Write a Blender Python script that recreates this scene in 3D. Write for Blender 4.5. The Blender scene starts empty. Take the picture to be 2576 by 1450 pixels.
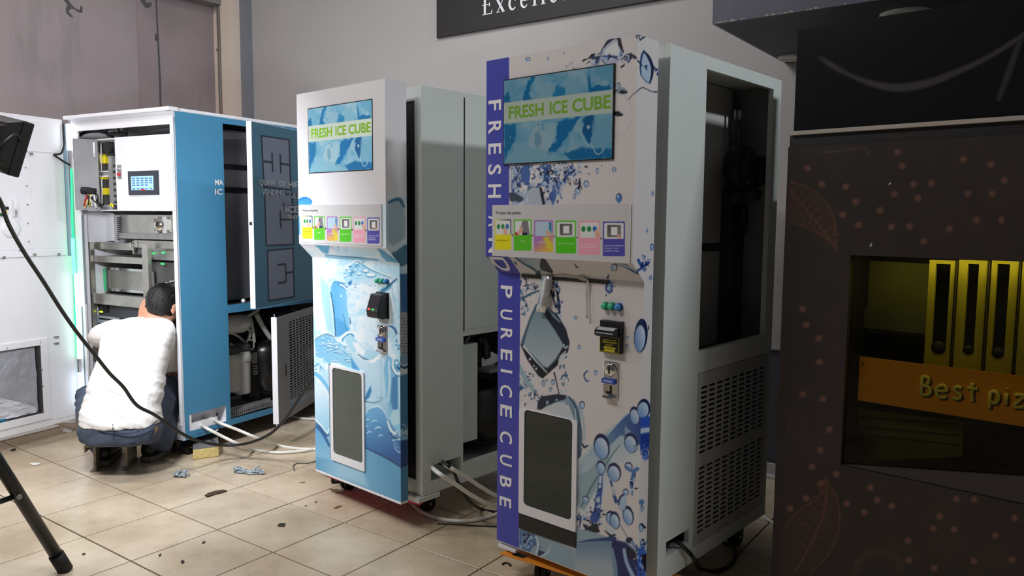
import bpy, bmesh, math, random
import numpy as np
from mathutils import Vector, Matrix
random.seed(7)
C = bpy.context.scene.collection
sc = bpy.context.scene

# ------------------------------------------------------------------ camera, world, light
FPX, PITCH, ROLL, CAMH = 1939.77, 0.092722, 0.00739, 1.45
_cp, _sp, _cr, _sr = math.cos(PITCH), math.sin(PITCH), math.cos(ROLL), math.sin(ROLL)
_F = np.array([0, _cp, -_sp]); _R0 = np.array([1.0, 0, 0]); _D0 = np.array([0, -_sp, -_cp])
_R = _cr*_R0 - _sr*_D0; _D = _sr*_R0 + _cr*_D0
CAMP = np.array([0, 0, CAMH])
cam = bpy.data.cameras.new('camera'); cam.sensor_width = 36; cam.lens = 36*FPX/2576
cam.clip_start = 0.05
camo = bpy.data.objects.new('camera', cam); C.objects.link(camo)
camo.matrix_world = Matrix(((_R[0], -_D[0], -_F[0], 0), (_R[1], -_D[1], -_F[1], 0), (_R[2], -_D[2], -_F[2], CAMH), (0, 0, 0, 1)))
sc.camera = camo
sc.view_settings.view_transform = 'Standard'; sc.view_settings.look = 'None'
sc.view_settings.gamma = 1; sc.view_settings.use_curve_mapping = False
sc.view_settings.exposure = 0.0
w = bpy.data.worlds.new('world'); sc.world = w; w.use_nodes = True
w.node_tree.nodes['Background'].inputs[0].default_value = (0.95, 0.93, 0.97, 1)
w.node_tree.nodes['Background'].inputs[1].default_value = 0.07

def area(name, loc, target, size, power, col=(1, 1, 1), sizey=None, spread=math.pi):
    l = bpy.data.lights.new(name, 'AREA'); l.energy = power; l.color = col; l.size = size
    if sizey: l.shape = 'RECTANGLE'; l.size_y = sizey
    l.spread = spread
    o = bpy.data.objects.new(name, l); C.objects.link(o); o.location = loc
    d = Vector(target) - Vector(loc); o.rotation_euler = d.to_track_quat('-Z', 'Y').to_euler()
    return o
# the work floodlight on its tripod (left), the hall's ceiling lamps, and an added fill by the left wall
area('floodlight_beam', (-1.90, 3.06, 1.66), (-1.75, 4.35, 0.85), 0.24, 22, (0.92, 0.95, 1.0), 0.20, math.radians(140))
area('ceiling_and_fill_light', (-2.2, 1.6, 4.0), (-1.7, 2.4, 0), 1.4, 56, (1.0, 0.96, 0.92), 0.3)
area('ceiling_and_fill_light', (-0.6, 4.3, 4.1), (-0.6, 4.2, 0), 1.2, 30, (0.97, 0.97, 1.0), 0.25)
area('ceiling_and_fill_light', (-3.6, 3.6, 4.1), (-3.9, 4.6, 1.5), 1.0, 62, (1.0, 0.95, 0.95), 0.25)  # unseen fill lamp, added to brighten the left wall
area('ceiling_and_fill_light', (3.9, 0.6, 4.0), (0.9, 3.0, 1.8), 0.6, 90, (0.93, 0.97, 1.0), 0.2)

# ------------------------------------------------------------------ projection helpers (numbers read off the photograph -> metres)
def ray(px, py):
    return _F + _R*((px-1288)/FPX) + _D*((py-725)/FPX)
def at_y(px, py, Y):
    d = ray(px, py); return CAMP + d*(Y/d[1])
def at_z(px, py, Z):
    d = ray(px, py); return CAMP + d*((Z-CAMH)/d[2])
def project(P):
    P = np.asarray(P, float) - CAMP
    zc = P@_F
    return 1288 + FPX*(P@_R)/zc, 725 + FPX*(P@_D)/zc

class Frame:
    """local axes of a cabinet: u along its front (to the right), v into its depth, z up"""
    def __init__(s, O, a):
        s.O = np.array([O[0], O[1], 0.0]); s.a = a
        s.U = np.array([math.cos(a), -math.sin(a), 0]); s.V = np.array([math.sin(a), math.cos(a), 0])
    def w(s, u, v, z): return s.O + s.U*u + s.V*v + np.array([0, 0, z])
    def loc(s, P):
        d = np.asarray(P) - s.O; return np.array([d@s.U, d@s.V, d[2]])
    def fv(s, px, py, v):
        d = ray(px, py); t = (v - (CAMP-s.O)@s.V)/(d@s.V); q = s.loc(CAMP + d*t); return q[0], q[2]
    def fu(s, px, py, u):
        d = ray(px, py); t = (u - (CAMP-s.O)@s.U)/(d@s.U); q = s.loc(CAMP + d*t); return q[1], q[2]
    def fz(s, px, py, z):
        q = s.loc(at_z(px, py, z)); return q[0], q[1]
    def W(s, A):
        A = np.asarray(A, float); return s.O + A[..., 0:1]*s.U + A[..., 1:2]*s.V + A[..., 2:3]*np.array([0, 0, 1.0])

# ------------------------------------------------------------------ materials
def s2l(c):
    c = np.asarray(c, float); return np.where(c <= 0.04045, c/12.92, ((c+0.055)/1.055)**2.4)
def mat(name, col, rough=0.5, metal=0.0, var=0.06, scale=8.0, bump=0.0, bscale=60.0, emit=0.0, spec=None, coords='Object'):
    m = bpy.data.materials.new(name); m.use_nodes = True
    nt = m.node_tree; b = nt.nodes['Principled BSDF']
    lc = s2l(col)
    b.inputs['Roughness'].default_value = rough; b.inputs['Metallic'].default_value = metal
    if spec is not None: b.inputs['Specular IOR Level'].default_value = spec
    tc = nt.nodes.new('ShaderNodeTexCoord')
    nz = nt.nodes.new('ShaderNodeTexNoise'); nz.inputs['Scale'].default_value = scale; nz.inputs['Detail'].default_value = 4
    nt.links.new(tc.outputs[coords], nz.inputs['Vector'])
    rp = nt.nodes.new('ShaderNodeValToRGB')
    rp.color_ramp.elements[0].position = 0.3; rp.color_ramp.elements[1].position = 0.7
    rp.color_ramp.elements[0].color = (*(lc*(1-var)), 1); rp.color_ramp.elements[1].color = (*np.minimum(lc*(1+var), 1), 1)
    nt.links.new(nz.outputs['Fac'], rp.inputs['Fac']); nt.links.new(rp.outputs['Color'], b.inputs['Base Color'])
    if emit:
        nt.links.new(rp.outputs['Color'], b.inputs['Emission Color']); b.inputs['Emission Strength'].default_value = emit
    if bump:
        n2 = nt.nodes.new('ShaderNodeTexNoise'); n2.inputs['Scale'].default_value = bscale; n2.inputs['Detail'].default_value = 3
        nt.links.new(tc.outputs[coords], n2.inputs['Vector'])
        bp = nt.nodes.new('ShaderNodeBump'); bp.inputs['Strength'].default_value = bump; bp.inputs['Distance'].default_value = 0.01
        nt.links.new(n2.outputs['Fac'], bp.inputs['Height']); nt.links.new(bp.outputs['Normal'], b.inputs['Normal'])
    return m
def paint_mat(name, rough=0.35, emit=0.0, spec=0.5, basek=1.0):
    m = bpy.data.materials.new(name); m.use_nodes = True
    nt = m.node_tree; b = nt.nodes['Principled BSDF']
    at = nt.nodes.new('ShaderNodeAttribute'); at.attribute_name = 'Col'
    vm = nt.nodes.new('ShaderNodeVectorMath'); vm.operation = 'SCALE'; vm.inputs['Scale'].default_value = basek
    nt.links.new(at.outputs['Color'], vm.inputs[0]); nt.links.new(vm.outputs[0], b.inputs['Base Color'])
    b.inputs['Roughness'].default_value = rough; b.inputs['Specular IOR Level'].default_value = spec
    if emit:
        nt.links.new(at.outputs['Color'], b.inputs['Emission Color']); b.inputs['Emission Strength'].default_value = emit
    return m
def glass_mat(name, col, rough=0.03, mixt=0.6, tint=None):
    m = bpy.data.materials.new(name); m.use_nodes = True; nt = m.node_tree
    out = nt.nodes['Material Output']; b = nt.nodes['Principled BSDF']
    b.inputs['Base Color'].default_value = (*s2l(col), 1); b.inputs['Roughness'].default_value = rough
    tr = nt.nodes.new('ShaderNodeBsdfTransparent'); tr.inputs[0].default_value = (*np.minimum(s2l(tint if tint else col)*(1 if tint else 1.6), 1), 1)
    mx = nt.nodes.new('ShaderNodeMixShader'); mx.inputs[0].default_value = mixt
    nt.links.new(b.outputs[0], mx.inputs[1]); nt.links.new(tr.outputs[0], mx.inputs[2]); nt.links.new(mx.outputs[0], out.inputs[0])
    return m
WHITE = mat('white_powder_coat', (0.90, 0.90, 0.92), 0.42, var=0.015)
GREYW = mat('grey_white_coat', (0.82, 0.85, 0.84), 0.5, var=0.02)
PANELW = mat('white_film', (0.90, 0.89, 0.90), 0.35, var=0.01)
GASKET = mat('black_gasket', (0.06, 0.065, 0.075), 0.35)
BLACK = mat('black_plastic', (0.055, 0.055, 0.06), 0.45, var=0.15)
RUBBER = mat('black_rubber', (0.045, 0.045, 0.05), 0.7, var=0.2)
STEEL = mat('brushed_steel', (0.72, 0.71, 0.68), 0.33, 0.85, 0.12, 14)
ZINC = mat('zinc_sheet', (0.63, 0.63, 0.62), 0.45, 0.7, 0.14, 20)
CHROME = mat('chrome', (0.86, 0.86, 0.86), 0.12, 1.0, 0.03)
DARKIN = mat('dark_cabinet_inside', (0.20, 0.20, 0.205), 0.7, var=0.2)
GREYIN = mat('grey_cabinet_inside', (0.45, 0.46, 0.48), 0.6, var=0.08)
BLUEP = mat('blue_film', (0.27, 0.53, 0.68), 0.38, var=0.03, scale=3)
BLUED = mat('dark_blue_film', (0.22, 0.41, 0.50), 0.4, var=0.03)
NAVY = mat('navy_print', (0.10, 0.15, 0.22), 0.5)
GREYPR = mat('grey_print', (0.42, 0.46, 0.53), 0.5, var=0.02)
YELLOW = mat('yellow_plastic', (0.93, 0.85, 0.10), 0.5)
GREEN = mat('green_button', (0.22, 0.72, 0.55), 0.3)
GREEND = mat('green_bezel', (0.05, 0.48, 0.36), 0.35)
BLUEB = mat('blue_button', (0.20, 0.55, 0.80), 0.3)
BLUEBD = mat('blue_bezel', (0.05, 0.30, 0.62), 0.35)
COPPER = mat('copper', (0.72, 0.40, 0.25), 0.3, 0.9)
HOSE = mat('white_hose', (0.87, 0.86, 0.83), 0.45)
WFILT = mat('white_filter', (0.74, 0.74, 0.73), 0.45)
TXTW = mat('white_print', (0.93, 0.93, 0.95), 0.5, var=0.01)
LIMED = mat('dim_lime_print', (0.42, 0.62, 0.10), 0.5, var=0.01, emit=0.04)
LIME = mat('lime_print', (0.50, 0.72, 0.05), 0.5, var=0.01, emit=0.2)

# ------------------------------------------------------------------ mesh building
def link(o, parent=None):
    C.objects.link(o)
    if parent is not None: o.parent = parent
    return o
def tag(o, label=None, cat=None, group=None, kind=None):
    if label: o['label'] = label
    if cat: o['category'] = cat
    if group: o['group'] = group
    if kind: o['kind'] = kind
    return o
def thing(name, label, cat, loc=(0, 0, 0), rz=0.0, group=None):
    o = bpy.data.objects.new(name, None); C.objects.link(o); o.location = loc; o.rotation_euler = (0, 0, rz)
    o.empty_display_size = 0.1
    return tag(o, label, cat, group)
def smooth_pts(P, n=6):
    P = [np.asarray(p, float) for p in P]
    if len(P) < 3: return P
    Q = [2*P[0]-P[1]] + P + [2*P[-1]-P[-2]]; out = []
    for i in range(1, len(Q)-2):
        a, b, c, d = Q[i-1], Q[i], Q[i+1], Q[i+2]
        for k in range(n):
            t = k/n
            out.append(0.5*((2*b) + (-a+c)*t + (2*a-5*b+4*c-d)*t*t + (-a+3*b-3*c+d)*t**3))
    out.append(P[-1]); return out
class G:
    def __init__(s): s.v = []; s.f = []; s.sm = []
    def add(s, vs, fs, smooth=False):
        o = len(s.v); s.v += [tuple(float(c) for c in p) for p in vs]
        for f in fs: s.f.append(tuple(i+o for i in f)); s.sm.append(smooth)
        return s
    def box(s, x0, x1, y0, y1, z0, z1):
        x0, x1 = sorted((x0, x1)); y0, y1 = sorted((y0, y1)); z0, z1 = sorted((z0, z1))
        return s.add([(x0, y0, z0), (x1, y0, z0), (x1, y1, z0), (x0, y1, z0), (x0, y0, z1), (x1, y0, z1), (x1, y1, z1), (x0, y1, z1)],
                     [(0, 3, 2, 1), (4, 5, 6, 7), (0, 1, 5, 4), (1, 2, 6, 5), (2, 3, 7, 6), (3, 0, 4, 7)])
    def hexa(s, A, B):
        """solid between quad A and quad B (4 points each, matching order)"""
        return s.add(list(A)+list(B), [(0, 1, 2, 3), (7, 6, 5, 4), (0, 4, 5, 1), (1, 5, 6, 2), (2, 6, 7, 3), (3, 7, 4, 0)])
    def prism(s, poly, d):
        """poly: 3d points, d: extrusion vector"""
        P = [np.asarray(p, float) for p in poly]; d = np.asarray(d, float); n = len(P)
        fs = [tuple(range(n)), tuple(range(2*n-1, n-1, -1))] + [(i, i+n, (i+1) % n+n, (i+1) % n) for i in range(n)]
        return s.add(P+[p+d for p in P], fs)
    def tube(s, P, r, n=8, k=0, caps=True):
        P = smooth_pts(P, k) if k else [np.asarray(p, float) for p in P]
        rs = r if hasattr(r, '__len__') else [r]*len(P)
        if len(rs) != len(P): rs = np.interp(np.linspace(0, 1, len(P)), np.linspace(0, 1, len(rs)), rs)
        vs, fs = [], []; up = None
        for i, p in enumerate(P):
            t = P[min(i+1, len(P)-1)] - P[max(i-1, 0)]; t = t/(np.linalg.norm(t)+1e-12)
            if up is None:
                up = np.array([0, 0, 1.0]) if abs(t[2]) < 0.9 else np.array([1.0, 0, 0])
            a = np.cross(t, up); a /= np.linalg.norm(a)+1e-12; b = np.cross(a, t); up = b
            for j in range(n):
                q = 2*math.pi*j/n; vs.append(p + (a*math.cos(q)+b*math.sin(q))*rs[i])
        for i in range(len(P)-1):
            for j in range(n):
                fs.append((i*n+j, i*n+(j+1) % n, (i+1)*n+(j+1) % n, (i+1)*n+j))
        s.add(vs, fs, True)
        if caps:
            o = len(s.v)-len(vs)
            s.f += [tuple(o+j for j in range(n-1, -1, -1)), tuple(o+(len(P)-1)*n+j for j in range(n))]; s.sm += [False, False]
        return s
    def cyl(s, p0, p1, r0, r1=None, n=20):
        return s.tube([p0, p1], [r0, r0 if r1 is None else r1], n)
    def lathe(s, prof, c, ax, n=24):
        """prof: (radius, distance along ax)"""
        ax = np.asarray(ax, float); ax /= np.linalg.norm(ax); c = np.asarray(c, float)
        return s.tube([c+ax*h for r, h in prof], [max(r, 1e-4) for r, h in prof], n, caps=True) if all(prof[i][1] < prof[i+1][1] for i in range(len(prof)-1)) else s._lathe(prof, c, ax, n)
    def _lathe(s, prof, c, ax, n):
        h = np.array([0, 0, 1.0]) if abs(ax[2]) < .9 else np.array([1.0, 0, 0])
        a = np.cross(ax, h); a /= np.linalg.norm(a); b = np.cross(ax, a); vs, fs = [], []
        for r, d in prof:
            for j in range(n):
                q = 2*math.pi*j/n; vs.append(c+ax*d+(a*math.cos(q)+b*math.sin(q))*r)
        for i in range(len(prof)-1):
            for j in range(n): fs.append((i*n+j, i*n+(j+1) % n, (i+1)*n+(j+1) % n, (i+1)*n+j))
        return s.add(vs, fs, True)
    def ball(s, c, r, n=12, m=8, sc=(1, 1, 1)):
        c = np.asarray(c, float); vs = []; fs = []
        for i in range(m+1):
            t = math.pi*i/m
            for j in range(n):
                q = 2*math.pi*j/n; vs.append(c+np.array([math.sin(t)*math.cos(q)*sc[0], math.sin(t)*math.sin(q)*sc[1], math.cos(t)*sc[2]])*r)
        for i in range(m):
            for j in range(n): fs.append((i*n+j, (i+1)*n+j, (i+1)*n+(j+1) % n, i*n+(j+1) % n))
        return s.add(vs, fs, True)
    def build(s, name, m, parent=None, bevel=0.0, center=False, kind=None):
        me = bpy.data.meshes.new(name)
        vs = np.array(s.v); loc = None
        if center and parent is None:
            loc = np.array([(vs[:, 0].min()+vs[:, 0].max())/2, (vs[:, 1].min()+vs[:, 1].max())/2, vs[:, 2].min()]); vs = vs-loc
        me.from_pydata([tuple(p) for p in vs], [], s.f); me.polygons.foreach_set('use_smooth', s.sm)
        me.materials.append(m)
        bm = bmesh.new(); bm.from_mesh(me); bmesh.ops.recalc_face_normals(bm, faces=bm.faces); bm.to_mesh(me); bm.free()
        o = bpy.data.objects.new(name, me); link(o, parent)
        if loc is not None: o.location = loc
        if bevel:
            b = o.modifiers.new('bevel', 'BEVEL'); b.width = bevel; b.segments = 2; b.limit_method = 'ANGLE'; b.angle_limit = math.radians(40)
        if kind: o['kind'] = kind
        return o
def grid_panel(g, us, zs, solid, v0, v1, M=None):
    """sheet in the u/z grid with holes (solid(i,j) tells which cells exist), between v0 (front) and v1; M maps (u,v,z) to a point"""
    M = M or (lambda u, v, z: (u, v, z))
    nu, nz = len(us)-1, len(zs)-1; idx = {}; vs = []; fs = []
    S = [[bool(solid(i, j)) for j in range(nz)] for i in range(nu)]
    def V(i, j, k):
        if (i, j, k) not in idx: idx[(i, j, k)] = len(vs); vs.append(M(us[i], (v0, v1)[k], zs[j]))
        return idx[(i, j, k)]
    for i in range(nu):
        for j in range(nz):
            if not S[i][j]: continue
            fs.append((V(i, j, 0), V(i+1, j, 0), V(i+1, j+1, 0), V(i, j+1, 0)))
            fs.append((V(i, j, 1), V(i, j+1, 1), V(i+1, j+1, 1), V(i+1, j, 1)))
            if i == 0 or not S[i-1][j]: fs.append((V(i, j, 0), V(i, j+1, 0), V(i, j+1, 1), V(i, j, 1)))
            if i == nu-1 or not S[i+1][j]: fs.append((V(i+1, j, 0), V(i+1, j, 1), V(i+1, j+1, 1), V(i+1, j+1, 0)))
            if j == 0 or not S[i][j-1]: fs.append((V(i, j, 0), V(i, j, 1), V(i+1, j, 1), V(i+1, j, 0)))
            if j == nz-1 or not S[i][j+1]: fs.append((V(i, j+1, 0), V(i+1, j+1, 0), V(i+1, j+1, 1), V(i, j+1, 1)))
    g.add(vs, fs); return g
def holes(g, u0, u1, z0, z1, hs, v0, v1, M=None):
    us = sorted({u0, u1, *[h[0] for h in hs], *[h[1] for h in hs]}); zs = sorted({z0, z1, *[h[2] for h in hs], *[h[3] for h in hs]})
    def solid(i, j):
        u, z = (us[i]+us[i+1])/2, (zs[j]+zs[j+1])/2
        return not any(h[0] < u < h[1] and h[2] < z < h[3] for h in hs)
    return grid_panel(g, us, zs, solid, v0, v1, M)
def sub_obj(o, levels=1):
    s = o.modifiers.new('sub', 'SUBSURF'); s.levels = levels; s.render_levels = levels
def text_mesh(name, txt, m, parent, to3, bold=0.0, rect=(0, 0, 1, 1), thick=0.0006):
    """letters fitted to rect (x0,y0,x1,y1); to3(x, y, h) gives the point in the parent's space, h = height off the surface"""
    cu = bpy.data.curves.new('t', 'FONT'); cu.body = txt; cu.offset = bold; cu.resolution_u = 3; cu.size = 1
    to = bpy.data.objects.new('t', cu); C.objects.link(to)
    dg = bpy.context.evaluated_depsgraph_get(); me = bpy.data.meshes.new_from_object(to.evaluated_get(dg))
    bpy.data.objects.remove(to); bpy.data.curves.remove(cu)
    n = len(me.vertices); co = np.empty(n*3); me.vertices.foreach_get('co', co); co = co.reshape(-1, 3)
    a, b = co.min(0), co.max(0); x0, y0, x1, y1 = rect
    X = x0+(co[:, 0]-a[0])/max(b[0]-a[0], 1e-6)*(x1-x0); Y = y0+(co[:, 1]-a[1])/max(b[1]-a[1], 1e-6)*(y1-y0)
    me.vertices.foreach_set('co', np.array([to3(x, y, thick) for x, y in zip(X, Y)], float).ravel())
    me.materials.clear(); me.materials.append(m); me.name = name
    me.update()
    o = bpy.data.objects.new(name, me); return link(o, parent)

# ------------------------------------------------------------------ printed graphics: colours painted per vertex on fine grids
def _hash(ix, iy, seed):
    n = (ix*374761393 + iy*668265263 + seed*974711) & 0x7fffffff
    n = ((n ^ (n >> 13))*1274126177) & 0x7fffffff
    return ((n ^ (n >> 16)) & 0xffff)/65535.0
def vnoise(x, y, seed=0):
    ix = np.floor(x).astype(np.int64); iy = np.floor(y).astype(np.int64); fx = x-ix; fy = y-iy
    fx = fx*fx*(3-2*fx); fy = fy*fy*(3-2*fy)
    a = _hash(ix, iy, seed); b = _hash(ix+1, iy, seed); c = _hash(ix, iy+1, seed); d = _hash(ix+1, iy+1, seed)
    return (a*(1-fx)+b*fx)*(1-fy)+(c*(1-fx)+d*fx)*fy
def fbm(x, y, seed=0, o=4):
    r = 0; a = 0.5
    for k in range(o): r = r+a*vnoise(x*2**k, y*2**k, seed+k); a *= 0.5
    return r
def ss(a, b, x):
    t = np.clip((x-a)/(b-a), 0, 1); return t*t*(3-2*t)
class Paint:
    def __init__(s, X, Y, base):
        s.X = np.asarray(X, float).ravel(); s.Y = np.asarray(Y, float).ravel(); s.C = np.tile(np.asarray(base, float), (s.X.size, 1))
    def sel(s, x0, y0, x1, y1): return np.nonzero((s.X > x0) & (s.X < x1) & (s.Y > y0) & (s.Y < y1))[0]
    def mix(s, i, col, a):
        a = np.asarray(a)[:, None] if np.ndim(a) else a
        s.C[i] = s.C[i]*(1-a)+np.asarray(col)*a
    def poly(s, pts, col, soft=1.5, alpha=1.0, col2=None, axis=None, wob=0.0, seed=0):
        P = np.array(pts, float); x0, y0 = P.min(0)-soft-wob; x1, y1 = P.max(0)+soft+wob
        i = s.sel(x0, y0, x1, y1)
        if not len(i): return
        x, y = s.X[i], s.Y[i]
        if wob:
            x = x+(vnoise(x/9, y/9, seed)-.5)*2*wob; y = y+(vnoise(x/9, y/9, seed+5)-.5)*2*wob
        ins = np.zeros(len(i), bool); d = np.full(len(i), 1e9)
        for k in range(len(P)):
            ax, ay = P[k-1]; bx, by = P[k]; ex, ey = bx-ax, by-ay
            t = np.clip(((x-ax)*ex+(y-ay)*ey)/(ex*ex+ey*ey+1e-9), 0, 1)
            d = np.minimum(d, np.hypot(x-ax-t*ex, y-ay-t*ey))
            c = ((ay > y) != (by > y)) & (x < (bx-ax)*(y-ay)/(by-ay+1e-12)+ax); ins ^= c
        sd = np.where(ins, d, -d); a = alpha*ss(-soft/2, soft/2, sd)
        cc = np.asarray(col, float)
        if col2 is not None:
            (ax, ay), (bx, by) = axis; t = np.clip(((x-ax)*(bx-ax)+(y-ay)*(by-ay))/((bx-ax)**2+(by-ay)**2), 0, 1)[:, None]
            cc = cc*(1-t)+np.asarray(col2)*t
        s.mix(i, cc, a)
    def stroke(s, pts, w, col, soft=1.2, alpha=1.0, k=5):
        P = np.array(smooth_pts([np.array(p, float) for p in pts], k)) if k and len(pts) > 2 else np.array(pts, float)
        ws = np.interp(np.linspace(0, 1, len(P)), np.linspace(0, 1, len(w)), w) if hasattr(w, '__len__') else np.full(len(P), w)
        m = ws.max()+soft; i = s.sel(*(P.min(0)-m), *(P.max(0)+m))
        if not len(i): return
        x, y = s.X[i], s.Y[i]; best = np.full(len(i), -1e9)
        for k in range(len(P)-1):
            ax, ay = P[k]; ex, ey = P[k+1]-P[k]
            t = np.clip(((x-ax)*ex+(y-ay)*ey)/(ex*ex+ey*ey+1e-9), 0, 1)
            best = np.maximum(best, ws[k]*(1-t)+ws[k+1]*t-np.hypot(x-ax-t*ex, y-ay-t*ey))
        s.mix(i, col, alpha*ss(-soft/2, soft/2, best))
    def ell(s, cx, cy, rx, ry, col, soft=1.2, alpha=1.0, rot=0.0):
        m = max(rx, ry)+soft; i = s.sel(cx-m, cy-m, cx+m, cy+m)
        if not len(i): return
        x, y = s.X[i]-cx, s.Y[i]-cy; c, q = math.cos(rot), math.sin(rot); x, y = x*c+y*q, -x*q+y*c
        r = np.hypot(x/rx, y/ry); s.mix(i, col, alpha*ss(soft/2, -soft/2, (r-1)*min(rx, ry)))
    def drop(s, cx, cy, rx, ry, rot=0.0, ring=0.26, dark=(0.09, 0.15, 0.33), light=(0.80, 0.88, 0.96), mid=(0.36, 0.55, 0.80)):
        m = max(rx, ry)+1; i = s.sel(cx-m, cy-m, cx+m, cy+m)
        if not len(i): return
        x, y = s.X[i]-cx, s.Y[i]-cy; c, q = math.cos(rot), math.sin(rot); x, y = x*c+y*q, -x*q+y*c
        r = np.hypot(x/rx, y/ry); sf = 1.2/min(rx, ry)
        th = ring*(0.75+0.7*np.sin(np.arctan2(y/ry, x/rx)*1.0+2.6))
        inner = ss(1-th-sf, 1-th+sf, r)
        t = np.clip(0.28+0.6*(-x/rx*0.7+y/ry*0.55), 0, 1)[:, None]
        fill = np.array(light)*(1-t)+np.array(mid)*t
        col = fill*(1-inner[:, None])+np.array(dark)*inner[:, None]
        s.mix(i, col, ss(1+sf/2, 1-sf/2, r))
    def splash(s, cx, cy, sx, sy, n, seed, cols=((0.10, 0.17, 0.36), (0.25, 0.42, 0.70), (0.75, 0.83, 0.92), (0.08, 0.11, 0.20)), L=(4, 12), W=(0.8, 2.6), ang=None):
        r = random.Random(seed)
        for k in range(n):
            x, y = cx+r.gauss(0, .5)*sx, cy+r.gauss(0, .5)*sy; a = r.uniform(0, 6.28) if ang is None else r.gauss(ang, .5)
            l = r.uniform(*L); b = r.uniform(-.9, .9); wd = r.uniform(*W)
            pts = [(x, y), (x+math.cos(a)*l*.5, y+math.sin(a)*l*.5), (x+math.cos(a)*l*.5+math.cos(a+b)*l*.5, y+math.sin(a)*l*.5+math.sin(a+b)*l*.5)]
            s.stroke(pts, [wd, wd*.8, .3], r.choice(cols), k=3)
def paint_obj(name, pts, nu, nz, col, m, parent, keep=None):
    """pts (nu*nz,3) row-major [iu*nz+iz] -> grid mesh with point colours (sRGB in)"""
    me = bpy.data.meshes.new(name); n = nu*nz
    i, j = np.meshgrid(np.arange(nu-1), np.arange(nz-1), indexing='ij'); a = (i*nz+j).ravel()
    q = np.stack([a, a+nz, a+nz+1, a+1], 1).astype(np.int32)
    if keep is not None: q = q[np.asarray(keep).ravel()]
    me.vertices.add(n); me.vertices.foreach_set('co', np.asarray(pts, np.float32).ravel())
    me.loops.add(q.size); me.loops.foreach_set('vertex_index', q.ravel())
    me.polygons.add(len(q)); me.polygons.foreach_set('loop_start', np.arange(0, q.size, 4, dtype=np.int32))
    me.update(calc_edges=True)
    ca = me.color_attributes.new('Col', 'FLOAT_COLOR', 'POINT')
    ca.data.foreach_set('color', np.concatenate([s2l(np.clip(col, 0, 1)), np.ones((n, 1))], 1).astype(np.float32).ravel())
    me.materials.append(m); me.validate()
    o = bpy.data.objects.new(name, me); return link(o, parent)
# ================================================================== THE ROOM
AW = 0.63
WB = Frame(at_z(1945, 1185, 0)[:2], AW)          # back wall: v=0 plane, u to the right, -v into the room
UC = WB.fv(612, 150, 0)[0]                        # room corner
# floor: one base sheet of grout and ceramic tiles laid one by one
def tile_mat(name='floor_tile_ceramic'):
    m = bpy.data.materials.new(name); m.use_nodes = True; nt = m.node_tree; N = nt.nodes; L = nt.links
    b = N['Principled BSDF']; geo = N.new('ShaderNodeNewGeometry'); oi = N.new('ShaderNodeObjectInfo')
    n1 = N.new('ShaderNodeTexNoise'); n1.inputs['Scale'].default_value = 1.7; n1.inputs['Detail'].default_value = 6; L.new(geo.outputs['Position'], n1.inputs['Vector'])
    n2 = N.new('ShaderNodeTexNoise'); n2.inputs['Scale'].default_value = 14; n2.inputs['Detail'].default_value = 8; n2.inputs['Roughness'].default_value = .7; L.new(geo.outputs['Position'], n2.inputs['Vector'])
    r1 = N.new('ShaderNodeValToRGB'); e = r1.color_ramp.elements; e[0].position = .36; e[1].position = .62
    e[0].color = (*s2l((0.69, 0.62, 0.52)), 1); e[1].color = (*s2l((0.83, 0.77, 0.68)), 1); L.new(n1.outputs['Fac'], r1.inputs['Fac'])
    r2 = N.new('ShaderNodeValToRGB'); e = r2.color_ramp.elements; e[0].position = .30; e[1].position = .55
    e[0].color = (.55, .50, .44, 1); e[1].color = (1, 1, 1, 1); L.new(n2.outputs['Fac'], r2.inputs['Fac'])
    mx = N.new('ShaderNodeMix'); mx.data_type = 'RGBA'; mx.blend_type = 'MULTIPLY'; mx.inputs[0].default_value = .22
    L.new(r1.outputs['Color'], mx.inputs[6]); L.new(r2.outputs['Color'], mx.inputs[7])
    hs = N.new('ShaderNodeHueSaturation'); mr = N.new('ShaderNodeMapRange'); mr.inputs[3].default_value = .93; mr.inputs[4].default_value = 1.06
    L.new(oi.outputs['Random'], mr.inputs[0]); L.new(mr.outputs[0], hs.inputs['Value']); L.new(mx.outputs[2], hs.inputs['Color']); L.new(hs.outputs[0], b.inputs['Base Color'])
    r3 = N.new('ShaderNodeMapRange'); r3.inputs[3].default_value = .16; r3.inputs[4].default_value = .42; L.new(n2.outputs['Fac'], r3.inputs[0]); L.new(r3.outputs[0], b.inputs['Roughness'])
    b.inputs['Specular IOR Level'].default_value = .45
    return m
TILE = tile_mat()
GROUT = mat('floor_grout', (0.30, 0.26, 0.21), 0.9, var=0.2, scale=3)
gb = np.array([math.sin(.6219), math.cos(.6219)]); gn = np.array([math.cos(.6219), -math.sin(.6219)]); go = np.array([-2.3401, 4.1478]); TS = .4057
g = G(); g.box(-7, 6, -1.5, 11, -0.05, -0.006); fl = g.build('floor', GROUT); tag(fl, kind='structure')
g = G(); h = TS/2-.0034; ch = .0015
g.add([(-h, -h, -.02), (h, -h, -.02), (h, h, -.02), (-h, h, -.02), (-h, -h, -ch), (h, -h, -ch), (h, h, -ch), (-h, h, -ch), (-h+ch, -h+ch, 0), (h-ch, -h+ch, 0), (h-ch, h-ch, 0), (-h+ch, h-ch, 0)],
      [(0, 1, 5, 4), (1, 2, 6, 5), (2, 3, 7, 6), (3, 0, 4, 7), (4, 5, 9, 8), (5, 6, 10, 9), (6, 7, 11, 10), (7, 4, 8, 11), (8, 9, 10, 11)])
t0 = g.build('tile', TILE, fl); rz = math.atan2(gn[1], gn[0]); rest = G(); nt_ = 0; first = True
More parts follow.
